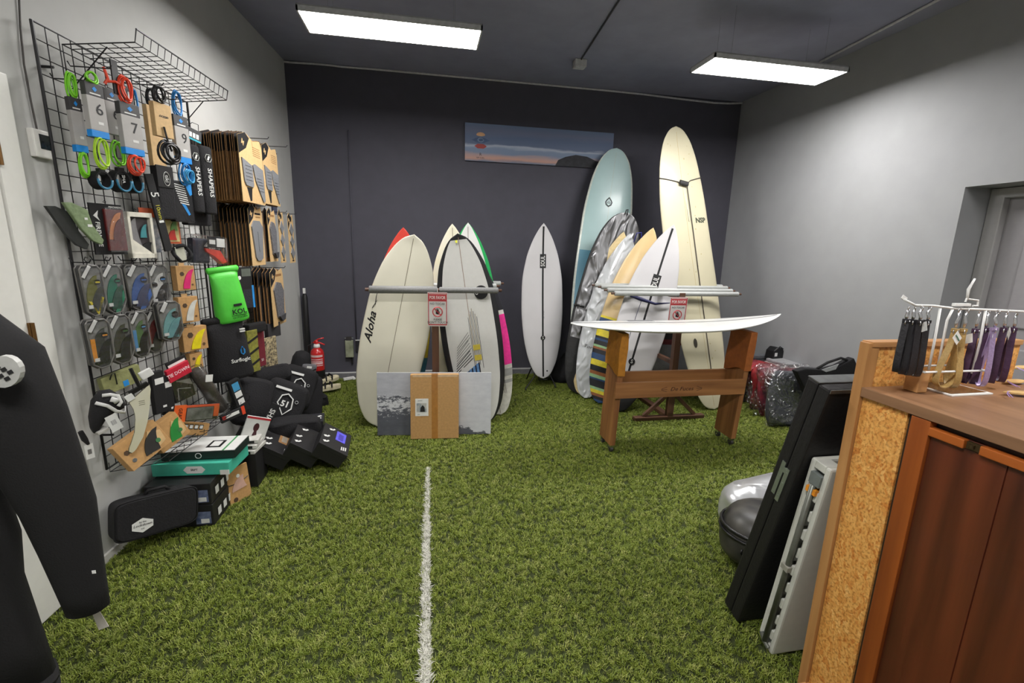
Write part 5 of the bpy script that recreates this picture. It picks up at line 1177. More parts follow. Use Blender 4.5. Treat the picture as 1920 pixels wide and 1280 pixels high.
q = M(); q.b2((-w/2, -.02, -h/2), (w/2, 0, h/2)); q.build('plate', mat((44, 43, 48), .5), t, bevel=.003); q = M(); q.b2((-w/2, -.03, h*.42), (w/2, 0, h*.5)); q.build('pale_edge', SKIRT, t); q = M(); q.prism(circle(w*.25, 14), -.022, -.019); q.build('socket_hole', BPLAST, t)

# corner things: black tube, extinguisher
p = PY(573, 600, 5.56)
t = thing('black_tube', 'slim black tube standing in the corner behind the fire extinguisher', 'tube', (p.x, 5.56, .012)); q = M(); q.tube([(0, 0, 0), (.0, .02, .5), (-.005, .05, 1.0), (-.005, .05, 1.04)], [.035, .035, .03, .015], 12); q.build('tube', BPLAST, t, smooth='auto')
q = M(); q.b2((-.012, .012, 1.04), (.012, .04, 1.10)); q.build('white_tip', PRINTW, t)
p = PY(594, 650, 5.38)
t = thing('fire_extinguisher', 'red fire extinguisher in the corner behind the black bags', 'extinguisher', (p.x, 5.38, .015))
zb = PY(594, 690, 5.38).z-.03; R_ = .072; HH = PY(594, 652, 5.38).z-.015
RED = mat((200, 34, 36), .3, coat=.4)
def lathe(prof, n=20): return [[(r*math.cos(2*math.pi*i/n), r*math.sin(2*math.pi*i/n), z) for i in range(n)] for r, z in prof]
q = M(); q.loft(lathe([(R_*.9, zb-.02), (R_, zb), (R_, HH-.06), (R_*.9, HH-.03), (R_*.5, HH), (R_*.32, HH+.015)])); q.build('cylinder', RED, t, smooth=True)
q = M(); q.loft(lathe([(R_*.9, .0), (R_*1.02, .01), (R_*1.02, zb), (R_*.9, zb)])); q.build('black_stand', BPLAST, t, smooth='auto')
q = M(); q.loft(lathe([(R_*.45, HH+.0), (R_*.5, HH+.02), (R_*.4, HH+.045)])); q.build('white_collar', PRINTW, t, smooth=True)
q = M(); q.tube([(-.05, 0, HH+.055), (-.01, 0, HH+.06), (.03, 0, HH+.06), (.085, 0, HH+.035)], .009, 8); q.tube([(-.03, 0, HH+.07), (.02, 0, HH+.10), (.08, 0, HH+.115)], .008, 8); q.cyl((0, 0, HH+.03), (0, 0, HH+.09), .016); q.build('valve_and_levers', RED, t, smooth=True)
q = M(); q.tube([(-.03, -.02, HH+.06), (-.085, -.03, HH+.03), (-.09, -.03, HH-.1), (-.07, -.03, zb+.05)], .009, 8); q.build('hose', BPLAST, t, smooth=True)
q = M()
for z, hh_ in ((.62, .05), (.5, .02), (.42, .02), (.30, .05), (.22, .02)):
    zz = zb+(HH-zb)*z; q.add([(R_*1.01*math.cos(a), R_*1.01*math.sin(a), zz+dz) for dz in (0, hh_*.5) for a in [math.radians(-150+120*i/10) for i in range(11)]], [(i, i+1, i+12, i+11) for i in range(10)])
q.build('white_print', mat((226, 190, 190), .5), t)

# ================================================================== pile on the turf below the grids
def carton(name, label, cat, P, w, d, h, rz, m, lid=None, rot=None, group=None, bevel=.004):
    """box with its front bottom centre at P"""
    t = thing(name, label, cat, P, rz, group, rot)
    q = M(); q.b2((-w/2, 0, 0), (w/2, d, h*(.72 if lid else 1))); q.build('box_body', m, t, bevel=bevel)
    if lid: q = M(); q.b2((-w/2-.003, -.003, h*.70), (w/2+.003, d+.003, h)); q.build('lid', lid, t, bevel=bevel)
    return t
BLKBOX = mat((30, 29, 31), .55, var=.08)
# carry bag with hexagon badge
PA, PB = Vector((-1.575, 2.40, 0)), Vector((-1.33, 2.645, 0))
t, w, h = item('carry_bag', 'flat black zipped carry bag with a white hexagon badge, nearest the door', 'bag', 0, 0, 0, 178, 88, 0, 0, P=(PA+PB)/2+Vector((0, 0, .205)))
dirv = (PB-PA).normalized(); rz = math.atan2(dirv.y, dirv.x)
t.rotation_euler = (math.radians(-6), math.radians(8), rz); w, h = .37, .205
q = M(); rings = []
for y, f in ((-.055, .93), (-.04, 1.0), (.04, 1.0), (.055, .93)):
    rings.append([(w/2*f*math.copysign(abs(math.cos(a))**.28, math.cos(a)), y, h/2*f*math.copysign(abs(math.sin(a))**.28, math.sin(a))) for a in [2*math.pi*(i+.5)/40 for i in range(40)]])
q.loft(rings); q.build('bag_body', FABRIC, t, smooth='auto')
q = M(); q.tube([(w/2*math.copysign(abs(math.cos(a))**.28, math.cos(a)), -.046, h/2*math.copysign(abs(math.sin(a))**.28, math.sin(a))) for a in [2*math.pi*(i+.5)/40 for i in range(40)]], .004, 5, closed=True); q.build('piping', BLACK, t, smooth=True)
q = M(); q.tube([(-w*.12, .0, h*.5), (-w*.08, 0, h*.60), (w*.12, 0, h*.60), (w*.18, 0, h*.5)], .009, 7); q.build('handle', BLACK, t, smooth=True)
q = M(); q.prism([(-.045, .015), (0, .036), (.045, .015), (.045, -.018), (0, -.040), (-.045, -.018)], -.001, 0); bd = q.build('hexagon_badge', PRINTW, t); bd.location = (-w*.19, -.0565, -h*.16)
lettering('by the', .012, INK, bd, (0, -.0016, .016)); lettering('Lockdown', .019, INK, bd, (0, -.0016, 0), shear=.2, name='badge_lettering'); lettering('CO', .010, INK, bd, (0, -.0016, -.020))
# stacked black boxes
fr = PZ(403, 984, .012); zt = PY(402, 905, fr.y).z
e1 = PZ(431, 872, zt); e0 = PZ(402, 905, zt); dv = e1-e0; ry = math.atan2(dv.y, dv.x)-math.pi/2; dep = .34; wid = .33
dx_ = Vector((math.cos(ry), math.sin(ry), 0))
for k, (lab, z0, hh_) in enumerate((('lower black box with a blue and white label in the stack by the carry bag', .012, zt/2-.008), ('upper black box with a white crest on top in the stack by the carry bag', zt/2+.006, zt/2-.008))):
    P = fr-dx_*(wid/2)+Vector((-.004*k, .004*k, 0)); P.z = z0
    t = carton('product_box', lab, 'box', P, wid, dep, hh_, ry, BLKBOX, BLKBOX if k else None, group='stacked black product boxes')
    q = M(); q.b2((wid*.22, -.0045, hh_*.12), (wid*.46, -.0035, hh_*.70)); lb = q.build('label', mat((60, 72, 110), .5, c2=(120, 130, 160), scale=30), t)
    q = M(); q.b2((wid*.30, -.0055, hh_*.16), (wid*.43, -.0045, hh_*.36)); q.build('barcode_sticker', PRINTW, lb)
    for j in range(3): q = M(); q.b2((wid/2+.0032, dep*(.15+.22*j), hh_*.25), (wid/2+.0045, dep*(.27+.22*j), hh_*.6)); q.build('white_glyph', PRINTW, t)
    if k: q = M(); q.prism([(-.05, 0), (-.03, .018), (.03, .018), (.05, 0), (.02, -.014), (-.02, -.014)], -.001, 0); o = q.build('white_crest', PRINTW, t); o.rotation_euler = (-math.pi/2, 0, 0); o.location = (wid*.05, dep*.42, hh_+.002)
# teal box and white-topped box above
P = fr-dx_*(wid*.42); P.z = zt+.004; P = P+Vector((-math.sin(ry), math.cos(ry), 0))*.10
t = carton('product_box', 'teal green box with a white badge on top of the black boxes', 'box', P, .42, .26, .075, ry-.06, mat((72, 186, 160), .5, var=.05)); q = M(); q.prism([(-.06, 0), (-.04, .022), (.04, .022), (.06, 0), (.04, -.022), (-.04, -.022)], -.001, 0); o = q.build('white_badge', PRINTW, t); o.location = (.02, -.001, .036); lettering('SRFT', .018, INK, o, (0, -.0016, 0))
q = M(); q.b2((.16, -.0045, .002), (.21, -.0005, .03)); q.build('white_corner', PRINTW, t)
P2 = P+Vector((-math.sin(ry), math.cos(ry), 0))*.04+dx_*.03; P2.z = zt+.083
t = carton('product_box', 'black box with a white printed lid on top of the teal box', 'box', P2, .40, .22, .05, ry-.02, mat((24, 40, 36), .5)); q = M(); q.b2((-.197, .004, .05), (.197, .216, .053)); ld = q.build('white_lid', PRINTW, t)
q = M(); q.b2((.02, .05, .053), (.10, .15, .0545)); q.build('black_frame_print', INK, ld); q = M(); q.b2((.035, .065, .0545), (.085, .135, .0555)); q.build('print_field', PRINTW, ld); q = M(); q.b2((.13, .0, .053), (.14, .216, .0545)); q.build('green_stripe', mat((70, 150, 90), .5), ld)
q = M(); q.tube(ring_path(.016, 16, (0, -.001, .025)), .002, 4, closed=True); q.build('round_logo', PRINTW, t)
P3 = PY(458, 852, fr.y+.42)
for k in range(3):
    t = carton('flat_pack', ['white flat pack at the foot of the little heap by the teal box', 'white flat pack with black print in the heap by the teal box', 'white flat pack on top of the heap by the teal box'][k], 'pack', P3+Vector((.006*k, .02*k, .028*k)), .13, .18, .024, ry+.1*k-.1, mat((206, 204, 198), .4), group='white flat packs beside the teal box'); q = M(); q.b2((-.05, -.001, .003), (.04, -.0002, .02)); q.build('black_print', INK, t)
P4 = Vector((P3.x, P3.y+.005, .012)); t = carton('support_box', 'dark box holding up the white flat packs', 'box', P4, .13, .2, P3.z-.014, ry, BLKBOX)
# kraft pack with pink fins leaning on the right of the boxes
a = PZ(428, 948, .014); b = PZ(467, 925, .014)
t, w, h = item('fin_pack', 'kraft card pack with pale pink fins leaning against the black boxes', 'fin pack', 0, 0, 0, 40, 74, 30, 0, P=PY(447, 908, (a.y+b.y)/2+.02)); t.rotation_euler = (-.08, 0, math.atan2(b.y-a.y, b.x-a.x)); w, h = max((b-a).length, .12), .235
q = M(); q.b2((-w/2, -.006, -h/2), (w/2, .006, h/2)); q.build('card', KRAFT, t)
fin(t, 'pink_fin', mat((206, 166, 150), .4), w*.7, h*.36, w*.6, (-w*.36, -h*.12), 0, -.0065); q = M(); q.prism(circle(.012, 12, w*.0, h*.26), -.009, -.006); q.build('white_badge', PRINTW, t); q = M(); q.prism(circle(.015, 12, -w*.25, -h*.36), -.009, -.006); q.build('dark_badge', mat((80, 60, 44), .6), t)
q = M(); q.tube([(-w*.45, -.007, h*.1), (0, -.008, h*.06), (w*.45, -.007, h*.12)], .0025, 5); q.build('dark_curve', INK, t)
t = carton('accessory_box', 'small orange box tucked behind the kraft pink fin pack', 'box', PZ(464, 898, .012)+Vector((0, .05, 0)), .09, .08, .2, ry, mat((196, 92, 46), .5))

# fallen black shoe boxes with white glyphs
def shoe_box(label, P, rot, window=None):
    t = carton('shoe_box', label, 'box', P, .20*1.0, .30, .105, 0, BLKBOX, BLKBOX, rot, 'black boxes with white glyphs by the shoes')
    for x, y in ((-.07, .05), (-.05, .24), (-.075, .12)): q = M(); q.box((x, y, .1065), (.022, .02, .001), (0, 0, .6)); q.box((x+.018, y+.012, .1065), (.012, .03, .001), (0, 0, -.5)); q.build('white_glyph', PRINTW, t)
    for k in range(3): q = M(); q.box((.05+.014*k, .05+.006*k, .1065), (.008, .045, .001)); q.build('white_glyph', PRINTW, t)
    if window: q = M(); q.b2((-.005, .13, .105), (.065, .26, .1068)); wd = q.build('window_panel', window, t); q = M(); q.box((.03, .19, .107), (.035, .08, .001)); q.build('shoe_print', mat((70, 60, 170), .5) if window is not KRAFTD else mat((150, 140, 126), .5), wd)
    t.scale = (1.1, 1.1, 1.1)
    return t
bs = PZ(512, 893, .014)
shoe_box('black box with white glyphs and a beige window, first of the tipped row', bs+Vector((-.04, .02, .082)), (.06, .60, .18), KRAFTD)
shoe_box('black box with white glyphs and no window, tipped in the middle of the row', bs+Vector((.15, .04, .080)), (.06, .60, .12))
shoe_box('black box with white glyphs and a violet blue window, last of the tipped row', bs+Vector((.345, .02, .080)), (.06, .60, .10), mat((96, 92, 220), .5))
t = carton('product_box', 'dark glossy box with an orange strip behind the tipped black boxes', 'box', PZ(575, 838, .02)+Vector((0, .02, .0)), .26, .20, .20, .15, mat((50, 50, 54), .3))
q = M(); q.b2((-.12, .02, .2), (.0, .05, .202)); q.build('orange_strip', mat((206, 140, 92), .5), t)
for r_ in (.7, -.7): q = M(); q.box((.07, .10, .2015), (.10, .022, .002), (0, 0, r_)); q.build('white_cross', PRINTW, t)
# white pack with a dark figure
t, w, h = item('glove_pack', 'white card pack with a red top edge and dark glove print by the shoe boxes', 'pack', 0, 0, 0, 44, 52, 58, 22, P=PY(478, 806, 3.22))
slab(t, 'card', -w/2, -h/2, w/2, h/2, -.008, .008, PRINTW); slab(t, 'red_edge', -w/2, h*.42, w/2, h*.5, -.0095, -.008, mat((190, 50, 60), .5)); q = M(); q.prism(circle(w*.12, 12, 0, h*.12, h*.16), -.0095, -.008); q.prism([(-w*.04, 0), (w*.06, 0), (w*.12, -h*.2), (-w*.08, -h*.2)], -.0095, -.008); q.build('glove_print', mat((70, 26, 34), .5), t)
t = carton('product_box', 'black box standing under the white glove pack', 'box', PZ(480, 872, .014)+Vector((-.04, .10, 0)), .24, .2, .2, .15, BLKBOX)
# black bags with numbered emblem
def num_bag(label, px, py, y, w_, h_, tilt, txt=True, turn=62, lean=-18, d=.09):
    t, w, h = item('zip_bag', label, 'bag', 0, 0, 0, w_, h_, turn, tilt, 'soft black bags heaped below the pads', lean, P=PY(px, py, y))
    q = M(); N = 24; rings = []
    for yy, f in ((-d*.5, .80), (-d*.42, .93), (-d*.1, 1.0), (d*.2, .98), (d*.5, .8)):
        rings.append([(w/2*f*math.copysign(abs(math.cos(a))**.45, math.cos(a))*(1+.03*math.sin(4*a+yy*60)), yy+.006*math.sin(5*a), h/2*f*math.copysign(abs(math.sin(a))**.45, math.sin(a))*(1+.03*math.cos(3*a+yy*40))) for a in [2*math.pi*i/N for i in range(N)]])
    q.loft(rings); q.build('bag_body', FABRIC, t, smooth=True)
    if txt:
        y0 = -d*.5-.003
        q = M(); q.tube([(x*w, y0, z*h) for x, z in ((-.14, .0), (-.10, .16), (.02, .22), (.16, .14), (.20, -.06), (.06, -.22))], .006, 5, closed=True); q.build('hexagon_outline', PRINTW, t)
        lettering('51', h*.17, PRINTW, t, (w*.03, y0-.001, 0), name='number', bold=.002)
        slab(t, 'white_bar', -w*.3, h*.28, w*.06, h*.33, y0-.002, y0+.004, PRINTW); slab(t, 'grey_bar', w*.02, -h*.34, w*.24, -h*.29, y0-.002, y0+.004, mat((150, 150, 150), .5)); q = M(); q.tube(ring_path(w*.035, 10, (w*.26, y0, h*.1)), .003, 4, closed=True); q.build('round_mark', mat((150, 150, 150), .5), t)
    return t
num_bag('soft black bag with a white outlined 51 emblem, in front of its twin', 530, 757, 3.72, 84, 92, 28)
num_bag('soft black bag with a white outlined 51 emblem, behind its twin near the extinguisher', 556, 727, 4.05, 70, 84, 24)
num_bag('plain crumpled black bag beneath the black dry bag', 472, 752, 3.52, 74, 92, 16, False, d=.16)
num_bag('plain black bag behind the numbered bags by the charcoal wall', 582, 748, 4.35, 44, 92, 10, False, d=.14)
num_bag('low black bag under the numbered bags on the turf', 548, 802, 3.62, 110, 40, 4, False, d=.2, lean=0)
num_bag('flat black bag topping the heap below the patterned pad strip', 500, 705, 3.95, 96, 34, -8, False, d=.18)
t = thing('webbing_strap', 'black strap with white lettering slanting in front of the numbered bags', 'strap', PY(500, 790, 3.40), 0, rot=(-.3, math.radians(28), 0)); q = M(); q.b2((-.03, -.008, -.14), (.03, .008, .14)); q.build('strap', BLACK, t, bevel=.003); lettering('SHAPERS', .05, PRINTW, t, (0, -.0095, 0), (math.pi/2, math.pi/2, 0), bold=.001)
# backpack with grey panels
t, w, h = item('backpack', 'black backpack with grey padded panels against the corner', 'backpack', 0, 0, 0, 36, 66, 60, 14, P=PY(562, 690, 4.55))
q = M(); N = 16; q.loft([[(w/2*f*math.cos(2*math.pi*i/N), .09*f*math.sin(2*math.pi*i/N), z*h) for i in range(N)] for z, f in ((-.8, .9), (-.5, 1), (0, 1), (.3, .95), (.45, .7), (.5, .3))]); q.build('pack_body', FABRIC, t, smooth=True)
q = M(); q.box((w*.35, -.075, -h*.12), (w*.8, .05, h*.62), (0, 0, 0)); q.build('grey_panel', mat((104, 104, 108), .7, bump=.4, scale=80), t, bevel=.02)
for z in (-.02, -.2): q = M(); q.box((w*.35, -.102, z*h), (w*.8, .004, .012), (0, -.5, 0)); q.build('black_seam', BLACK, t)
slab(t, 'white_logo', w*.2, h*.08, w*.45, h*.14, -.103, -.1, PRINTW)
t, w, h = item('brown_card', 'pink and tan card sliver beside the grey panelled backpack', 'card', 0, 0, 0, 14, 44, 60, 24, P=PY(560, 715, 4.42)); slab(t, 'card', -w/2, -h/2, w/2, h/2, -.006, .006, mat((176, 140, 110), .6)); slab(t, 'pink_band', -w/2, h*.1, w/2, h*.5, -.008, -.006, mat((150, 104, 110), .6))
# cream sandals
def sandal(label, P, rz, pitch):
    t = thing('sandal', label, 'shoe', P, 0, 'cream clogs with black straps by the extinguisher', rot=(pitch, 0, rz))
    CR = mat((218, 208, 176), .6)
    pts = [(-.035, -.02), (.0, -.035), (.09, -.042), (.17, -.046), (.235, -.03), (.25, .0), (.235, .03), (.17, .046), (.09, .042), (0, .035), (-.035, .02)]
    q = M(); n = len(pts); q.add([(p[0], p[1], z) for z in (0, .045) for p in pts], [list(range(n))[::-1], list(range(n, 2*n))]+[[i, (i+1) % n, n+(i+1) % n, n+i] for i in range(n)]); q.build('sole', CR, t, bevel=.005)
    q = M(); q.tube([(.13, -.045, .03), (.14, -.03, .075), (.14, .03, .075), (.13, .045, .03)], .014, 8, flat=.5); q.tube([(.06, -.042, .03), (.08, 0, .085), (.06, .042, .03)], .009, 8); q.build('strap', BLACK, t, smooth=True)
    return t
sp = PZ(600, 738, .02)
sandal('cream soled sandal with black straps, nearer of the pair by the extinguisher', sp+Vector((-.02, .02, .02)), .55, 0)
sandal('cream soled sandal with black straps, farther of the pair by the extinguisher', sp+Vector((-.06, .26, .04)), .8, .2)
num_bag('small black sack under the cream sandals', 596, 752, 4.75, 36, 26, 0, False, d=.18, lean=0)
t = carton('plastic_clip', 'small white plastic piece lying on the turf before the charcoal wall', 'clip', PZ(655, 712, .016), .13, .035, .03, .5, PRINTW); q = M(); q.b2((.04, -.02, 0), (.07, .05, .02)); q.build('tab', PRINTW, t)

# ================================================================== wooden trestle with the white board
TW = wood((164, 112, 66), (122, 78, 44), 'z', 22); TWX = wood((164, 112, 66), (122, 78, 44), 'x', 22)
ca, cb_ = PZ(1146, 847, .01), PZ(1370, 833, .01)
yf = (ca.y+cb_.y)/2; yk = yf+.20
xa, xb = ca.x-.0, cb_.x
zt_ = PY(1162, 626, yf).z
tr = thing('trestle', 'wooden surfboard trestle on casters with amber cloths over its ends', 'trestle', ((xa+xb)/2, yf, .012))
ox = (xa+xb)/2
for x, nm in ((xa, -1), (xb, 1)):
    q = M(); X_ = x-ox; tx = X_+(.035 if nm < 0 else .06)
    z0, z1 = .06, zt_-.012
    q.add([(X_-.022, -.02, z0), (X_+.022, -.02, z0), (X_+.022, .22, z0), (X_-.022, .22, z0), (tx-.022, -.02, z1), (tx+.022, -.02, z1), (tx+.022, .22, z1), (tx-.022, .22, z1)], [(0, 1, 2, 3), (4, 5, 6, 7), (0, 1, 5, 4), (1, 2, 6, 5), (2, 3, 7, 6), (3, 0, 4, 7)]); up = q.build('upright', TW, tr, bevel=.003)
    for yy in (.01, .19):
        q = M(); q.cyl((X_-.012, yy, .022), (X_+.012, yy, .022), .024, n=16); wl = q.build('caster', mat((60, 58, 56), .5), tr, smooth='auto')
        q = M(); q.b2((X_-.016, yy-.02, .04), (X_+.016, yy+.02, .062)); q.cyl((X_-.015, yy, .022), (X_+.015, yy, .022), .008, n=8); q.build('caster_fork', CHROME, wl)
    # cloth
    zc = z1; f = lambda z: X_+(tx-X_)*(z-z0)/(z1-z0)
    q = M(); N = 12; rings = []
    for k in range(6):
        z = zc+.006-(.31 if nm < 0 else .34)*k/5; r = []
        for (px_, py_) in ((-.03, -.03), (0, -.033), (.03, -.03), (.031, .05), (.03, .12), (.029, .2), (.03, .23), (0, .233), (-.03, .23), (-.032, .15), (-.03, .08), (-.031, .02)):
            wv = .006*math.sin(9*py_*10+k*1.3+px_*60); r.append((f(z)+px_*(1+.12*k/5)+wv, py_+wv*.6, z+(.03*math.sin(py_*16+nm) if k == 5 else 0)))
        rings.append(r)
    q.loft(rings, True); q.build('cloth_cover', mat((180, 118, 32), .75, bump=.4, scale=26, var=.15) if nm < 0 else mat((158, 88, 34), .75, bump=.4, scale=26, var=.15), tr, smooth='auto')
zr0 = PY(1200, 744, yf-.02).z-.012; zr1 = PY(1200, 715, yf-.02).z-.012
q = M(); q.b2((xa-ox-.02, -.045, zr0), (xb-ox+.03, -.02, zr1)); rl_ = q.build('front_rail', TWX, tr, bevel=.003)
lettering('De Fuces', .045, mat((70, 40, 22), .7), rl_, (.0, -.0465, (zr0+zr1)/2), shear=.25, name='burnt_lettering', sx=1.2)
for sgn in (-1, 1):
    q = M()
    for a in (-.3, 0, .3): q.box((sgn*.155, -.0462, (zr0+zr1)/2+a*.04), (.05, .0008, .003), (0, a*sgn, 0))
    q.build('burnt_ray', mat((70, 40, 22), .7), rl_)
q = M(); q.b2((xa-ox+.0, .20, zr0+.02), (xb-ox+.02, .225, zr1+.02)); q.build('back_rail', TWX, tr, bevel=.003)
ym = yf+.09
lt, rt = PY(1070, 609, ym), PY(1462, 605, ym)
Lb = (rt-lt).length; zb_ = zt_+.006
base = Vector((lt.x, ym, zb_+.035)); tip = Vector((rt.x, ym-.0, zb_+.035))
wbd, dk, L = board('surfboard', 'white surfboard lying deck up across the wooden trestle', Lb, .49, .065, base, tip, (0, 0, 1), SHORT, [mat((222, 222, 220), .25, coat=.4, var=.01)], nose_rocker=.10, tail_rocker=.03, stringer=(INK, .012))
q = M(); q.b2((-.03, -.001, L*.28), (.03, .001, L*.40)); o = q.build('logo_plate', mat((120, 120, 122), .5), wbd); o.location = (-.1, dk(.34, -.1)-.002, 0)

# ================================================================== bagged goods by the side wall
FILM2 = FILM
def soft(t, name, w, d, h, m, seed=0, pow_=.5, bul=.04, parent=None, N=28, K=7):
    rnd = random.Random(seed); q = M(); rings = []; ph = [rnd.uniform(0, 6.28) for _ in range(6)]
    for k in range(K+1):
        s = k/K; z = h*s; f = 1-.22*abs(2*s-1)**5
        rings.append([(w/2*f*math.copysign(abs(math.cos(a))**pow_, math.cos(a))*(1+bul*math.sin(3*a+ph[0]+s*4)), d/2*f*math.copysign(abs(math.sin(a))**pow_, math.sin(a))*(1+bul*2*math.sin(4*a+ph[1]+s*6)), z+h*bul*math.sin(2*a+ph[2])) for a in [2*math.pi*i/N for i in range(N)]])
    q.loft(rings); return q.build(name, m, parent or t, smooth=True)
def pillow(t, name, w, d, h, m, seed=0, N=36, K=16, amp=.004, low=.015):
    rnd = random.Random(seed); q = M(); rings = []; ph = [rnd.uniform(0, 6.28) for _ in range(6)]
    for k in range(K+1):
        s = k/K; f = 1-.10*abs(2*s-1)**6; e = (1-abs(2*s-1)**5)*.75+.25
        rings.append([(w/2*f*math.copysign(abs(math.cos(a))**.5, math.cos(a))+low*math.sin(2*a+ph[0]+s*5)+rnd.uniform(-amp, amp), d/2*e*math.copysign(abs(math.sin(a))**.7, math.sin(a))+low*math.sin(3*a+ph[1]+s*7)*.8+rnd.uniform(-amp, amp), h*s+low*math.sin(2*a+ph[2])+rnd.uniform(-amp, amp)) for a in [2*math.pi*i/N for i in range(N)]])
    q.loft(rings); return q.build(name, m, t, smooth=True)
BKG = mat((44, 44, 48), .7, bump=.4, scale=40); REDF = mat((186, 44, 52), .6, c2=(70, 24, 30), scale=12); GRF = mat((64, 66, 72), .75, bump=.4, scale=60)
def bag_at(label, bl, br, top, m, seed, d=.09):
    A, B = PZ(bl[0], bl[1], .016), PZ(br[0], br[1], .016); B.y = A.y-.04; c = (A+B)/2+Vector((0, .06, 0)); w = (B-A).length; h = PY(top[0], top[1], c.y+.05).z-.02
    t = thing('bagged_wetsuit', label, 'bagged wetsuit', c, 0, 'bagged wetsuits by the side wall', (-.10, 0, math.atan2(B.y-A.y, B.x-A.x)))
    pillow(t, 'folded_fabric', w*.92, d, h*.93, m, seed, amp=.001)
    pillow(t, 'plastic_bag', w, d*1.35, h, CRINKLE, seed+3, 44, 22, .007, .02)
    return t
bag_at('bagged black and red wetsuit, farthest back in the leaning row by the trestle', (1403, 758), (1466, 753), (1440, 690), mat((40, 36, 40), .7, c2=(120, 34, 42), scale=9), 1)
bag_at('bagged bright red trimmed wetsuit in the middle of the leaning row', (1410, 770), (1484, 765), (1440, 683), REDF, 2)
bag_at('bagged red and navy wetsuit just behind the charcoal one', (1422, 783), (1506, 776), (1450, 684), mat((150, 36, 48), .6, c2=(30, 30, 44), scale=10), 3)
bag_at('large bagged charcoal wetsuit in crinkled clear plastic at the front of the row', (1442, 803), (1526, 796), (1480, 688), GRF, 11, .10)
ty = 3.46
def tp(px, py, y=ty): p = PY(px, py, y); return (p.x, p.z)
t = thing('black_tote', 'flat black fabric bag with handles behind the leaning foam panel', 'bag', (0, ty, 0))
q = M(); q.prism([tp(*p) for p in ((1494, 696), (1512, 691), (1545, 693), (1572, 687), (1602, 671), (1616, 705), (1622, 800), (1550, 806), (1531, 772))][::-1], 0, .07); q.build('bag_body', FABRIC, t, bevel=.012)
q = M(); q.tube([(x, .02, z) for x, z in (tp(1535, 692), tp(1556, 680), tp(1580, 672), tp(1592, 676))], .012, 7); q.build('handle', BLACK, t, smooth=True)
q = M(); q.prism([tp(*p) for p in ((1540, 693), (1572, 682), (1566, 692), (1548, 697))], -.006, 0); q.build('clear_window', mat((176, 178, 180), .15, .2, bump=.6, scale=30), t)
t = thing('white_case', 'white plastic corner of a case under the black tote', 'case', (0, 3.53, 0)); q = M(); q.prism([tp(*p, 3.53) for p in ((1484, 803), (1534, 802), (1532, 777), (1520, 779))], -.04, .03); q.build('case_body', mat((214, 214, 208), .45), t, bevel=.006)
q = M(); x0_, z0_ = tp(1484, 803, 3.53); x1_, _ = tp(1536, 802, 3.53); q.b2((x0_, -.043, max(z0_-.012, .004)), (x1_, .03, z0_+.002)); q.build('dark_foot', BPLAST, t)
ps_ = PY(1498, 690, 4.18); zc_ = ps_.z
q = M(); q.b2((3.42, 4.30, .012), (3.90, 4.66, zc_-.03)); o = q.build('storage_crate', mat((58, 56, 60), .7), bevel=.01); tag(o, 'dark storage box under the heap of bagged wetsuits', 'box')
t = thing('foam_slab', 'white foam slab lying flat on the heap against the side wall', 'slab', (ps_.x, 4.16, zc_-.028), .04); q = M(); q.b2((-.20, 0, 0), (.34, .3, .05)); q.build('white_slab', WHITE, t, bevel=.012); q = M(); q.b2((-.20, .0, .051), (.34, .28, .085)); q.build('grey_slab', mat((150, 150, 152), .6), t, bevel=.01)
pr1 = PY(1436, 684, 4.18); t = thing('bagged_garment', 'flat bagged red garment on the top corner of the heap', 'bagged garment', (pr1.x, 4.30, zc_-.028), .1); soft(t, 'folded_fabric', .40, .34, .06, mat((190, 50, 58), .55, c2=(130, 34, 44), scale=14), 21); soft(t, 'plastic_bag', .43, .36, .07, FILM, 22)
pr2 = PY(1456, 672, 4.40); t = thing('harness_pouch', 'small black pouch with white squares on top of the heap', 'pouch', (pr2.x, 4.44, pr2.z), .2); q = M(); q.prism([(-.08, 0), (.09, 0), (.10, .06), (.05, .12), (-.02, .13), (-.07, .09)], -.05, .06); q.build('pouch', BPLAST, t, bevel=.01)
q = M(); q.b2((-.06, -.0515, .03), (-.02, -.0505, .07)); q.build('white_square', PRINTW, t); q = M(); q.tube([(-.06, -.05, .09), (-.0, -.055, .14), (.06, -.05, .11)], .006, 6); q.tube([(.08, 0, .02), (.14, -.02, .01), (.2, 0, .012)], .014, 7); q.build('strap', BLACK, t, smooth=True)
pr3 = PY(1424, 674, 4.52); t = thing('foam_block', 'dark grey foam block at the back of the heap beside the trestle', 'foam block', (pr3.x, 4.54, zc_-.028), .1); q = M(); q.b2((-.10, -.05, 0), (.10, .05, .10)); q.build('block', mat((84, 86, 90), .8), t, bevel=.01); q = M(); q.b2((-.102, -.052, .06), (.102, .052, .066)); q.build('seam', BLACK, t)

# ================================================================== things leaning on the counter
t = thing('folding_foam_panel', 'tall black padded folding panel with a metal hinge leaning on the counter end', 'folding panel', (1.355, 1.545, .014), 0, None, (math.radians(12.6), 0, 0))
LN = 1.205
for k in range(2):
    q = M(); q.b2((0, .052*k, 0), (.60, .050+.052*k, LN)); q.build('padded_half', mat((20, 18, 20), .6, bump=.25, scale=60, var=.2), t, bevel=.008)
for z in (LN*.635,):
    q = M(); q.b2((-.003, .030, z-.085), (-.0005, .048, z+.07)); q.b2((-.003, .056, z-.07), (-.0005, .074, z+.085)); q.cyl((-.004, .051, z+.055), (-.001, .051, z+.055), .012, n=12)
    for dz in (-.06, 0, .05):
        for yy in (.039, .065): q.cyl((-.0045, yy, z+dz), (-.002, yy, z+dz), .004, n=8)
    q.build('hinge', mat((150, 158, 148), .4, .7), t, smooth='auto')
q = M(); q.b2((0.002, -.003, LN-.012), (.3, .0, LN+.002)); q.b2((.002, .05, LN-.001), (.3, .104, LN+.003)); q.build('metal_edge', STEEL, t)
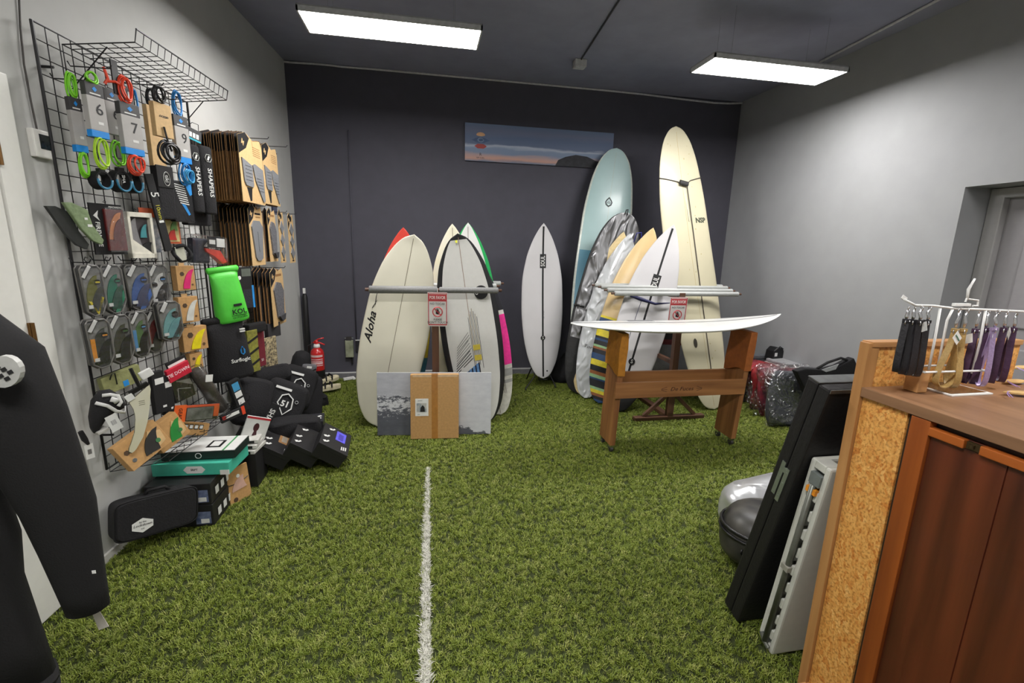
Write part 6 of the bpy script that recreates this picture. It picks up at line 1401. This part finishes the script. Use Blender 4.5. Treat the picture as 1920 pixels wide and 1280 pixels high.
# folded plastic table
t = thing('folding_table', 'folded white plastic table with grey steel legs leaning by the counter end', 'folding table', (1.385, 1.368, .014), 0, None, (math.radians(7.4), 0, 0))
WP = mat((206, 206, 198), .5, var=.03); LT = .90
q = M(); q.b2((0, 0, 0), (.5, .022, LT)); q.build('table_half', WP, t, bevel=.008)
q = M(); q.b2((0, .064, .03), (.5, .088, LT)); q.build('table_half', WP, t, bevel=.010)
q = M(); q.b2((.05, .02, .02), (.48, .066, LT*.97)); q.build('dark_inside', mat((28, 28, 28), .7), t)
q = M(); q.b2((0, .020, LT-.03), (.06, .066, LT)); q.build('table_end', WP, t, bevel=.003); q = M(); q.b2((.004, .020, 0), (.06, .066, .02)); q.build('table_end', WP, t, bevel=.003)
for k in range(9):
    z = .06+LT*.095*k
    q = M(); q.b2((-.001, .020, z), (.05, .034-.004*(k % 2), z+.045)); q.build('rib', WP, t, bevel=.004)
    q = M(); q.b2((-.001, .050+.004*(k % 2), z+.04), (.05, .066, z+.09)); q.build('rib', WP, t, bevel=.004)
q = M(); q.tube([(-.006, .043, .03), (-.006, .043, LT*.9)], .011, 10); lg = q.build('steel_leg', mat((104, 106, 98), .4, .5), t, smooth=True)
q = M(); q.b2((-.022, .026, LT*.46), (.01, .060, LT*.485)); q.build('leg_clip', mat((150, 148, 138), .5), lg)
q = M(); q.tube([(-.006, .018, .02), (-.008, .043, .03), (-.006, .07, .05)], .009, 8); q.build('steel_foot', mat((104, 106, 98), .4, .5), t)
q = M(); q.b2((-.012, .022, LT*.86), (.02, .064, LT*.885)); q.build('orange_latch', mat((222, 140, 36), .5), t); q = M(); q.b2((-.008, .02, LT*.90), (.03, .066, LT*.95)); q.build('grey_bracket', mat((110, 116, 114), .5), t)
# back bag and silver sheet
bp = PZ(1395, 1075, .012)
t = thing('duffel_bag', 'rounded black camouflage duffel bag behind the black folding panel', 'bag', (bp.x+.18, bp.y+.10, .155), 0, None, (0, .15, .35))
q = M(); N = 28; rings = []
for i in range(N//2+1):
    ph = math.pi*i/(N//2)-math.pi/2; z = .15*math.copysign(abs(math.sin(ph))**.8, math.sin(ph)); r = abs(math.cos(ph))**.45
    rings.append([(.27*max(r, .02)*math.cos(a), .20*max(r, .02)*math.sin(a), z) for a in [2*math.pi*j/N for j in range(N)]])
q.loft(rings); q.build('bag_body', mat((26, 25, 28), .45, c2=(74, 72, 66), scale=11, bump=.2, detail=1), t, smooth=True)
for zz in (.02, .05): q = M(); q.tube([(.275*math.cos(a), .205*math.sin(a), zz) for a in [2*math.pi*j/32 for j in range(32)]], .008, 7, closed=True); q.build('piping', BPLAST, t, smooth=True)
q = M(); q.prism([(-.02, -.02), (.05, -.03), (.06, .02), (.0, .03)], -.204, -.198); q.build('yellow_patch', mat((176, 150, 92), .6), t); q = M(); q.tube(ring_path(.012, 12, (-.26, -.04, -.03)), .004, 6, closed=True); q.build('zip_pull', BPLAST, t)
t = thing('silver_sheet', 'crumpled silver sheet heaped behind the black duffel bag', 'sheet', (bp.x+.42, bp.y+.46, .016), 0, None, (0, 0, .35))
soft(t, 'sheet', .62, .22, PY(1430, 920, bp.y+.40).z, foil((205, 206, 208), (170, 171, 174), .3, .5, 8, .03), 31, .7, .08)

# ================================================================== counter
CX = 1.41; CY = 1.245; ZS = 1.225; ZT = 1.375
def osb_mat():
    g = bpy.data.materials.new('strand_board'); g.use_nodes = True; nt = g.node_tree; b = nt.nodes['Principled BSDF']; N = nt.nodes; Lk = nt.links
    tc = N.new('ShaderNodeTexCoord'); v = N.new('ShaderNodeTexVoronoi'); v.inputs['Scale'].default_value = 75; v.inputs['Randomness'].default_value = 1
    n = N.new('ShaderNodeTexNoise'); n.inputs['Scale'].default_value = 10; n.inputs['Detail'].default_value = 3
    mx = N.new('ShaderNodeMix'); mx.data_type = 'VECTOR'; mx.inputs[0].default_value = .09; Lk.new(tc.outputs['Object'], mx.inputs[4]); Lk.new(n.outputs[1], mx.inputs[5]); Lk.new(tc.outputs['Object'], n.inputs['Vector'])
    mp = N.new('ShaderNodeMapping'); mp.inputs['Scale'].default_value = (1, 1.6, .8); Lk.new(mx.outputs[1], mp.inputs[0]); Lk.new(mp.outputs[0], v.inputs['Vector'])
    n2 = N.new('ShaderNodeTexNoise'); n2.inputs['Scale'].default_value = 110; n2.inputs['Detail'].default_value = 5; Lk.new(tc.outputs['Object'], n2.inputs['Vector'])
    cr = N.new('ShaderNodeValToRGB'); e = cr.color_ramp.elements; e[0].position = 0; e[0].color = rgb((208, 132, 60)); e[1].position = 1; e[1].color = rgb((240, 186, 110))
    for p, c in ((.3, (226, 164, 86)), (.55, (232, 174, 96)), (.75, (214, 148, 72))): q = e.new(p); q.color = rgb(c)
    sp = N.new('ShaderNodeSeparateColor'); Lk.new(v.outputs['Color'], sp.inputs[0]); Lk.new(sp.outputs[0], cr.inputs[0])
    m2 = N.new('ShaderNodeMix'); m2.data_type = 'RGBA'; m2.blend_type = 'MULTIPLY'; m2.inputs[0].default_value = .6
    c2 = N.new('ShaderNodeValToRGB'); c2.color_ramp.elements[0].position = .36; c2.color_ramp.elements[0].color = (.42, .30, .18, 1); c2.color_ramp.elements[1].position = .52; c2.color_ramp.elements[1].color = (1, 1, 1, 1); Lk.new(n2.outputs[0], c2.inputs[0])
    Lk.new(cr.outputs[0], m2.inputs[6]); Lk.new(c2.outputs[0], m2.inputs[7]); Lk.new(m2.outputs[2], b.inputs['Base Color']); b.inputs['Roughness'].default_value = .5
    return g
OSB = osb_mat()
PINE = wood((190, 140, 86), (160, 110, 62), 'z', 26); PINEX = wood((196, 148, 96), (168, 118, 70), 'x', 26)
SHELF = wood((150, 112, 82), (118, 86, 62), 'y', 20, .4)
STAIN = wood((170, 90, 36), (124, 60, 26), 'z', 16, .35, .1, .2); STAINY = wood((190, 104, 40), (150, 76, 30), 'y', 16, .35, .1, .2)
PLANK = wood((112, 54, 32), (62, 26, 18), 'z', 14, .32, .15, .3)
ct = thing('shop_counter', 'tall wooden shop counter of strand board and dark stained planks', 'counter', (CX, CY, 0.0))
def cbx(name, lo, hi, m, bevel=.002, parent=None):
    q = M(); q.b2((lo[0], lo[1], lo[2]), (hi[0], hi[1], hi[2])); return q.build(name, m, parent or ct, bevel=bevel)
def ly(px, py): return PX(px, py, CX).y-CY
y_osb = ly(1706, 760); y_st0 = ly(1716, 768); y_st1 = ly(1752, 785)
YN = -1.35
cbx('pine_edge_post', (-.012, -.034, 0.012), (.03, .0, ZT-.004), PINE)
cbx('pine_edge_post', (.03, -.006, 0.012), (.045, .01, ZT-.004), PINE)
cbx('end_panel', (.03, -.03, .012), (.62, -.008, ZT-.018), OSB)
cbx('top_cap', (-.0, -.036, ZT-.018), (.62, .004, ZT), PINEX)
cbx('worktop', (-.012, YN, ZS-.032), (.62, -.035, ZS), SHELF)
cbx('strand_board_side', (.0, y_osb, .012), (.018, -.035, ZS-.034), OSB)
cbx('dark_gap_strip', (.006, y_st0, .012), (.02, y_osb-.001, ZS-.034), mat((52, 36, 20), .7))  # dark strip coloured as the shaded gap between strand board and stile
dr = cbx('panel_door', (.004, YN, .03), (.016, y_st0-.02, ZS-.05), PLANK)
cbx('stile', (-.010, y_st1, .012), (.016, y_st0-.001, ZS-.034), STAIN, parent=dr)
npl = 6; pw = (y_st1-YN)/npl
for k in range(npl):
    y1 = y_st1-pw*k; cbx('plank', (-.0, y1-pw+.002, .05), (.008, y1-.001, ZS-.075), PLANK, .0015, dr)
cbx('carcass', (.02, YN, .03), (.60, -.036, ZS-.034), mat((60, 36, 24), .7))
yc0, yc1 = ly(1848, 822), ly(1818, 812)
cbx('top_rail', (-.012, yc1, ZS-.075), (.010, y_st1, ZS-.05), STAINY, .003, dr)
cbx('top_rail', (-.012, YN, ZS-.075), (.010, yc0, ZS-.05), STAINY, .003, dr)
q = M(); q.b2((-.006, yc0+.003, ZS-.072), (.008, yc1-.003, ZS-.052)); q.cyl((-.01, (yc0+yc1)/2, ZS-.066), (-.01, (yc0+yc1)/2, ZS-.056), .006); q.build('catch', mat((80, 64, 40), .4, .6), dr)
q = M(); q.prism([(0, 0), (.1, 0), (.1, .07), (.03, .06)], 0, .5)
pf = PZ(1466, 1258, .012); cbx('plinth', (-.06, -.06, .012), (.1, -.03, .05), PINEX)

# display stand with key straps on the counter
sp = PY(1742, 694, 1.13)
RODW = mat((226, 226, 224), .4, var=.02)
DY = sp.y; 
def on(px, py, y=None): return PY(px, py, DY if y is None else y)
ds = thing('strap_stand', 'white wire stand holding key straps on the counter', 'display stand', (sp.x, DY, ZS+.001))
def loc(p): return Vector(p)-Vector((sp.x, DY, ZS+.001))
zb0 = loc(on(1742, 694)).z
b0 = loc(on(1695, 561)); b1 = loc(on(1716, 572)); b2 = loc(on(1790, 578)); b3 = loc(on(1925, 584))
q = M(); q.tube([b0, b1, loc(on(1750, 573)), b2, loc(on(1840, 580)), b3], .0035, 8); q.build('cross_rod', RODW, ds, smooth=True)
q = M(); q.box(b0+Vector((.0, 0, .004)), (.02, .002, .012), (0, .5, 0)); q.build('end_tab', RODW, ds)
for pts in (((1763, 578), (1752, 640), (1741, 694)), ((1786, 580), (1776, 600), (1758, 690)), ((1848, 582), (1838, 640), (1822, 700))):
    q = M(); q.tube([loc(on(*p)) for p in pts], .0035, 8); q.build('upright', RODW, ds, smooth=True)
q = M(); a_, c_ = loc(on(1722, 695)), loc(on(1830, 703)); q.tube([(a_.x, -.02, zb0), (c_.x, -.02, zb0), (c_.x, .05, zb0), (a_.x, .05, zb0)], .0035, 8, closed=True); q.build('base_loop', RODW, ds, smooth=True)
q = M(); q.b2((a_.x+.012, .0, 0), (a_.x+.050, .045, zb0-.004)); q.build('wooden_block', PINEX, ds, bevel=.003)
q = M(); p0 = loc(on(1788, 572)); p1 = loc(on(1818, 566)); q.b2((p0.x, -.006, p0.z-.003), (p1.x, .006, p0.z+.006)); q.build('label_holder', RODW, ds, bevel=.001)
q = M(); q.tube([loc(on(x, y)) for x, y in ((1810, 566), (1812, 560), (1834, 563), (1833, 573), (1824, 573))], .003, 6); q.build('square_loop', RODW, ds)
q = M(); q.tube([loc(on(x, y)) for x, y in ((1813, 562), (1816, 542), (1822, 532), (1828, 522))], [.004, .005, .004, .003], 8, flat=.4); q.build('curved_tab', RODW, ds, smooth=True)
def clasp(t, z1, h):
    q = M(); q.tube([(0, 0, z1), (.004, 0, z1-h*.3), (-.003, 0, z1-h*.55), (0, 0, z1-h*.8)], [.003, .005, .005, .003], 7); q.tube(ring_path(.006, 12, (0, -.0, z1+.003)), .0014, 5, closed=True); q.tube(ring_path(.008, 14, (0, 0, z1-h)), .0016, 5, closed=True); q.build('clasp', CHROME, t, smooth=True)
def strap_loop(label, px, py0, py1, wpx, m, y, turn=0.0, tag_=False, kind='flat', grp='key straps hanging on the white stand', top=576):
    P = on(px, top, y); zt = P.z; zb = on(px, py1, y).z; zs = on(px, py0, y).z
    t = thing('key_strap', label, 'key strap', (P.x, P.y, zt), turn, grp)
    clasp(t, -.006, zt-zs)
    h = zs-zb; w = wpx/pxm(P, Vector((1, 0, 0))); q = M()
    n = 22; outer = []; hw = w*.5
    for i in range(n+1):
        a = i/n
        if kind == 'drop': x = hw*math.sin(2*math.pi*a)*(.25+.95*math.sin(math.pi*a)**1.2); z = -(zt-zs)-h*(math.sin(math.pi*a)**1.0)
        else: x = hw*.42*math.sin(2*math.pi*a); z = -(zt-zs)-h*(1-abs(2*a-1)**2.2)
        outer.append((x, z))
    sw = .0085; th_ = .0013; rings = []
    for i in range(n+1):
        (xa_, za_), (xb_, zb2) = outer[max(i-1, 0)], outer[min(i+1, n)]
        dx2, dz2 = xb_-xa_, zb2-za_; l2 = math.hypot(dx2, dz2) or 1; nx, nz = -dz2/l2*th_, dx2/l2*th_
        x, z = outer[i]; rings.append([(x+nx, -sw, z+nz), (x+nx, sw, z+nz), (x-nx, sw, z-nz), (x-nx, -sw, z-nz)])
    q.loft(rings); q.build('strap', m, t, smooth='auto')
    q = M(); q.b2((-.006, -sw, -(zt-zs)-.006), (.006, sw, -(zt-zs)+.004)); q.build('keeper', m, t, bevel=.001); q = M(); q.cyl((0, -sw-.001, -(zt-zs)-.002), (0, -sw+.001, -(zt-zs)-.002), .003, n=8); q.build('rivet', CHROME, t)
    if tag_:
        q = M(); q.box((tag_[0], -sw-.006, -(zt-zs)+tag_[1]), (.036, .0006, .028), (0, tag_[2], 0)); g = q.build('paper_tag', PRINTW, t); lettering('SURFWEAR', .0058, mat((60, 110, 80), .5), g, (tag_[0], -sw-.0075, -(zt-zs)+tag_[1]), (math.pi/2, tag_[2], 0))
    return t
LEA = mat((32, 30, 34), .4, bump=.2, scale=120); GOLD = mat((168, 138, 84), .45, bump=.2, scale=200); PUR = mat((64, 38, 66), .45, bump=.2, scale=90); LIL = mat((170, 150, 190), .28, .4, bump=.2, scale=150)
strap_loop('black leather key strap, outermost on the stand', 1704, 600, 696, 30, LEA, DY-.002, .5)
strap_loop('black leather key strap second from the stand end', 1716, 601, 700, 30, LEA, DY+.004, .9)
strap_loop('black leather key strap with a white diamond paper tag', 1729, 602, 702, 28, LEA, DY-.010, 1.2, (.004, -.018, .4))
strap_loop('black leather key strap nearest the gold straps', 1744, 602, 704, 28, LEA, DY-.002, 1.25)
strap_loop('woven gold key strap with open loop in front', 1800, 618, 724, 46, GOLD, DY-.016, .15, (-.012, -.022, .7), 'drop', top=580)
strap_loop('woven gold key strap turned sideways beside the open loop', 1815, 618, 724, 30, GOLD, DY-.004, 1.1, (-.006, -.026, .35), 'drop', top=580)
strap_loop('dark purple key strap next to the gold ones', 1838, 618, 716, 34, PUR, DY+.004, .4, top=582)
strap_loop('dark purple key strap behind the metallic lilac one', 1856, 616, 718, 34, PUR, DY+.002, .8, (-.004, -.02, .5), top=582)
strap_loop('metallic lilac key strap facing front among the purple ones', 1872, 616, 722, 30, LIL, DY-.02, 1.35, top=583)
strap_loop('dark purple key strap with a large white paper tag', 1890, 616, 716, 36, PUR, DY-.004, .7, (.004, -.014, -.4), top=584)
strap_loop('dark purple key strap at the picture edge', 1908, 616, 714, 36, PUR, DY+.006, .9, top=585)
# booklet and tan slippers
a, b, c, d = PZ(1680, 712, ZS+.003), PZ(1785, 742, ZS+.003), PZ(1862, 738, ZS+.003), PZ(1745, 708, ZS+.003)
t = thing('picture_frame', 'flat white edged picture lying under the gold key straps', 'picture', ((a.x+c.x)/2, (a.y+c.y)/2, ZS+.001))
cc = Vector(((a.x+c.x)/2, (a.y+c.y)/2, 0)); ps = [Vector((p.x, p.y, 0))-cc for p in (a, b, c, d)]
q = M(); q.add([(p.x, p.y, z) for z in (0, .004) for p in ps], [(3, 2, 1, 0), (4, 5, 6, 7)]+[(i, (i+1) % 4, 4+(i+1) % 4, 4+i) for i in range(4)]); q.build('white_border', PRINTW, t)
q = M(); q.add([(p.x*.88, p.y*.88, .0048) for p in ps], [(0, 1, 2, 3)]); q.build('dark_picture', mat((72, 58, 50), .25, c2=(40, 36, 36), scale=20, coat=.5), t)
def slipper(label, px, py, rz, z):
    P = PZ(px, py, ZS+z); t = thing('wooden_charm', label, 'charm', P, rz, 'pale leaf shaped wooden charms on the counter')
    pts = [(.045*math.cos(2*math.pi*i/16)*(1 if math.cos(2*math.pi*i/16) > 0 else .9), .017*math.sin(2*math.pi*i/16)) for i in range(16)]; pts[8] = (-.055, 0)
    q = M(); n = 16; q.add([(p[0], p[1], zz) for zz in (0, .006) for p in pts], [list(range(n))[::-1], list(range(n, 2*n))]+[[i, (i+1) % n, n+(i+1) % n, n+i] for i in range(n)]); q.build('leaf_plate', mat((206, 170, 112), .5), t, bevel=.0015)
    q = M(); q.tube([(-.04, 0, .006), (-.06, -.02, .004), (-.075, -.045, .001)], .0012, 5); q.tube([(-.03, .004, .006), (-.05, -.01, .006), (-.07, -.05, .001)], .0012, 5); q.build('ribbon', mat((176, 150, 206), .4), t); return t
slipper('pale wooden charm with a lilac ribbon, lower one at the picture edge', 1902, 716, .1, .006)
slipper('pale wooden charm resting on the other charm at the picture edge', 1914, 738, -.25, .008)
slipper('pale wooden charm held highest by the purple straps', 1916, 690, .2, .02)

# ================================================================== wetsuit hanging at the door side
WS = mat((15, 14, 15), .9, bump=.15, scale=220, var=.2)
YW = 1.18
def wp(px, py, y=YW): return PY(px, py, y)
cuffp = wp(165, 1140); elb = wp(110, 950); sho = wp(-10, 690)
t = thing('wetsuit', 'black wetsuit hanging beside the white door with one sleeve reaching down', 'wetsuit', (wp(-60, 1200).x-.02, YW+.02, .0))
o0 = Vector(t.location)
def ell(c, ax, ra, rb, n=22):
    ax = Vector(ax).normalized(); u = Vector((0, 1, 0)); u = (u-ax*u.dot(ax)).normalized(); v = ax.cross(u)
    return [Vector(c)-o0+u*rb*math.cos(2*math.pi*i/n)+v*ra*math.sin(2*math.pi*i/n) for i in range(n)]
axs = cuffp-elb
q = M(); ws_pts = [(sho+Vector((-.06, 0, .05)), .11, .06), (sho, .105, .06), (sho.lerp(elb, .35), .098, .055), (sho.lerp(elb, .7), .088, .05), (elb, .078, .045), (elb.lerp(cuffp, .4), .064, .04), (elb.lerp(cuffp, .8), .052, .036), (cuffp, .046, .034)]
rings = []
for i, (c, ra, rb) in enumerate(ws_pts):
    d = ws_pts[min(i+1, len(ws_pts)-1)][0]-ws_pts[max(i-1, 0)][0]; rings.append(ell(c, d, ra, rb))
dd = (cuffp-elb).normalized(); rings.append(ell(cuffp+dd*.004, dd, .040, .029)); rings.append(ell(cuffp-dd*.03, dd, .038, .027)); rings.append(ell(cuffp-dd*.05, dd, .012, .008))
q.loft(rings); q.build('sleeve', WS, t, smooth=True)
# torso and legs
tx = o0.x-.02
def tor(z, cx, ra, rb=.07): return [Vector((cx+ra*math.cos(2*math.pi*i/28), YW+.02+rb*math.sin(2*math.pi*i/28), z))-o0 for i in range(28)]
chest = wp(-20, 720).z
w1 = wp(30, 980, YW+.02).x; w2 = wp(42, 1090, YW+.02).x; w3 = wp(108, 1290, YW+.02).x
cx0 = tx-.06
q = M(); q.loft([tor(chest+.16, cx0-.02, .05, .045), tor(chest+.13, cx0-.02, .09, .05), tor(chest+.08, cx0, .20, .07), tor(chest-.02, cx0, .23, .08), tor(wp(30, 940).z, cx0, w1-cx0-.01, .08), tor(wp(30, 1010).z, cx0, w1-cx0, .08), tor(wp(42, 1090).z, cx0, w2-cx0, .08), tor(wp(80, 1200).z, cx0, (w2+w3)/2-cx0+.0, .09), tor(wp(108, 1290).z, cx0, w3-cx0, .09)])
q.build('torso', WS, t, smooth=True)
zl_ = wp(108, 1290).z
for sgn in (-1, 1):
    q = M(); lw = (w3-cx0)*.5
    q.loft([[Vector((cx0+sgn*lw*(1+.1*k)+lw*f*math.cos(2*math.pi*i/18), YW+.02+.075*f*math.sin(2*math.pi*i/18), zz))-o0 for i in range(18)] for k, (zz, f) in enumerate(((zl_+.03, 1.0), (zl_*.6, .85), (zl_*.3, .62), (.08, .55)))]); q.build('leg', WS, t, smooth=True)
q = M(); lt_ = [(cx0-.22, chest-.05, .11), (cx0-.32, chest-.35, .08), (cx0-.40, chest-.62, .05)]
q.loft([[Vector((x+r*math.cos(2*math.pi*i/16), YW+.03+.05*math.sin(2*math.pi*i/16), z))-o0 for i in range(16)] for x, z, r in lt_]); q.build('sleeve', WS, t, smooth=True)
lp = wp(6, 697, YW-.075)-o0
q = M(); q.prism(circle(.03, 18, 0, 0, .036), -.001, .012); o = q.build('round_badge', mat((176, 176, 172), .5), t); o.location = lp; o.rotation_euler = (0, .5, 0)
for k in range(6): q = M(); q.box((-.012+.012*(k % 3), -.0016, -.01+.016*(k//3)), (.008, .001, .010), (0, .6, 0)); q.build('badge_mark', INK, o)
tl = wp(178, 1150)-o0; q = M(); q.prism([(-.008, .015), (.008, .018), (.026, -.042), (.002, -.05)], -.0006, .0006); q.v = [v+tl for v in q.v]; q.build('care_tag', mat((196, 190, 180), .6), t)
mk = wp(176, 1072, YW-.05)-o0; q = M(); q.box(mk, (.008, .001, .008)); q.build('white_logo', PRINTW, t)
q = M(); q.tube([Vector((cx0, YW+.02, chest+.17))-o0, Vector((cx0, YW+.02, chest+.30))-o0, Vector((cx0+.02, YW+.02, chest+.33))-o0, Vector((cx0+.0, YW+.02, chest+.36))-o0], .004, 6); q.build('hanger_hook', STEEL, t)
q = M(); q.tube([(cx0-.35, YW+.02, chest+.365), (cx0+.20, YW+.02, chest+.365)], .012, 8); q.cyl((cx0-.30, YW+.02, chest+.365), (cx0-.30, YW+.02, .012), .012, n=8); q.cyl((cx0+.0-.30, YW-.2, .02), (cx0-.30, YW+.24, .02), .014, n=8)
tag(q.build('garment_rail', mat((60, 60, 62), .4, .6)), 'dark steel garment rail carrying the black wetsuit', 'garment rail')
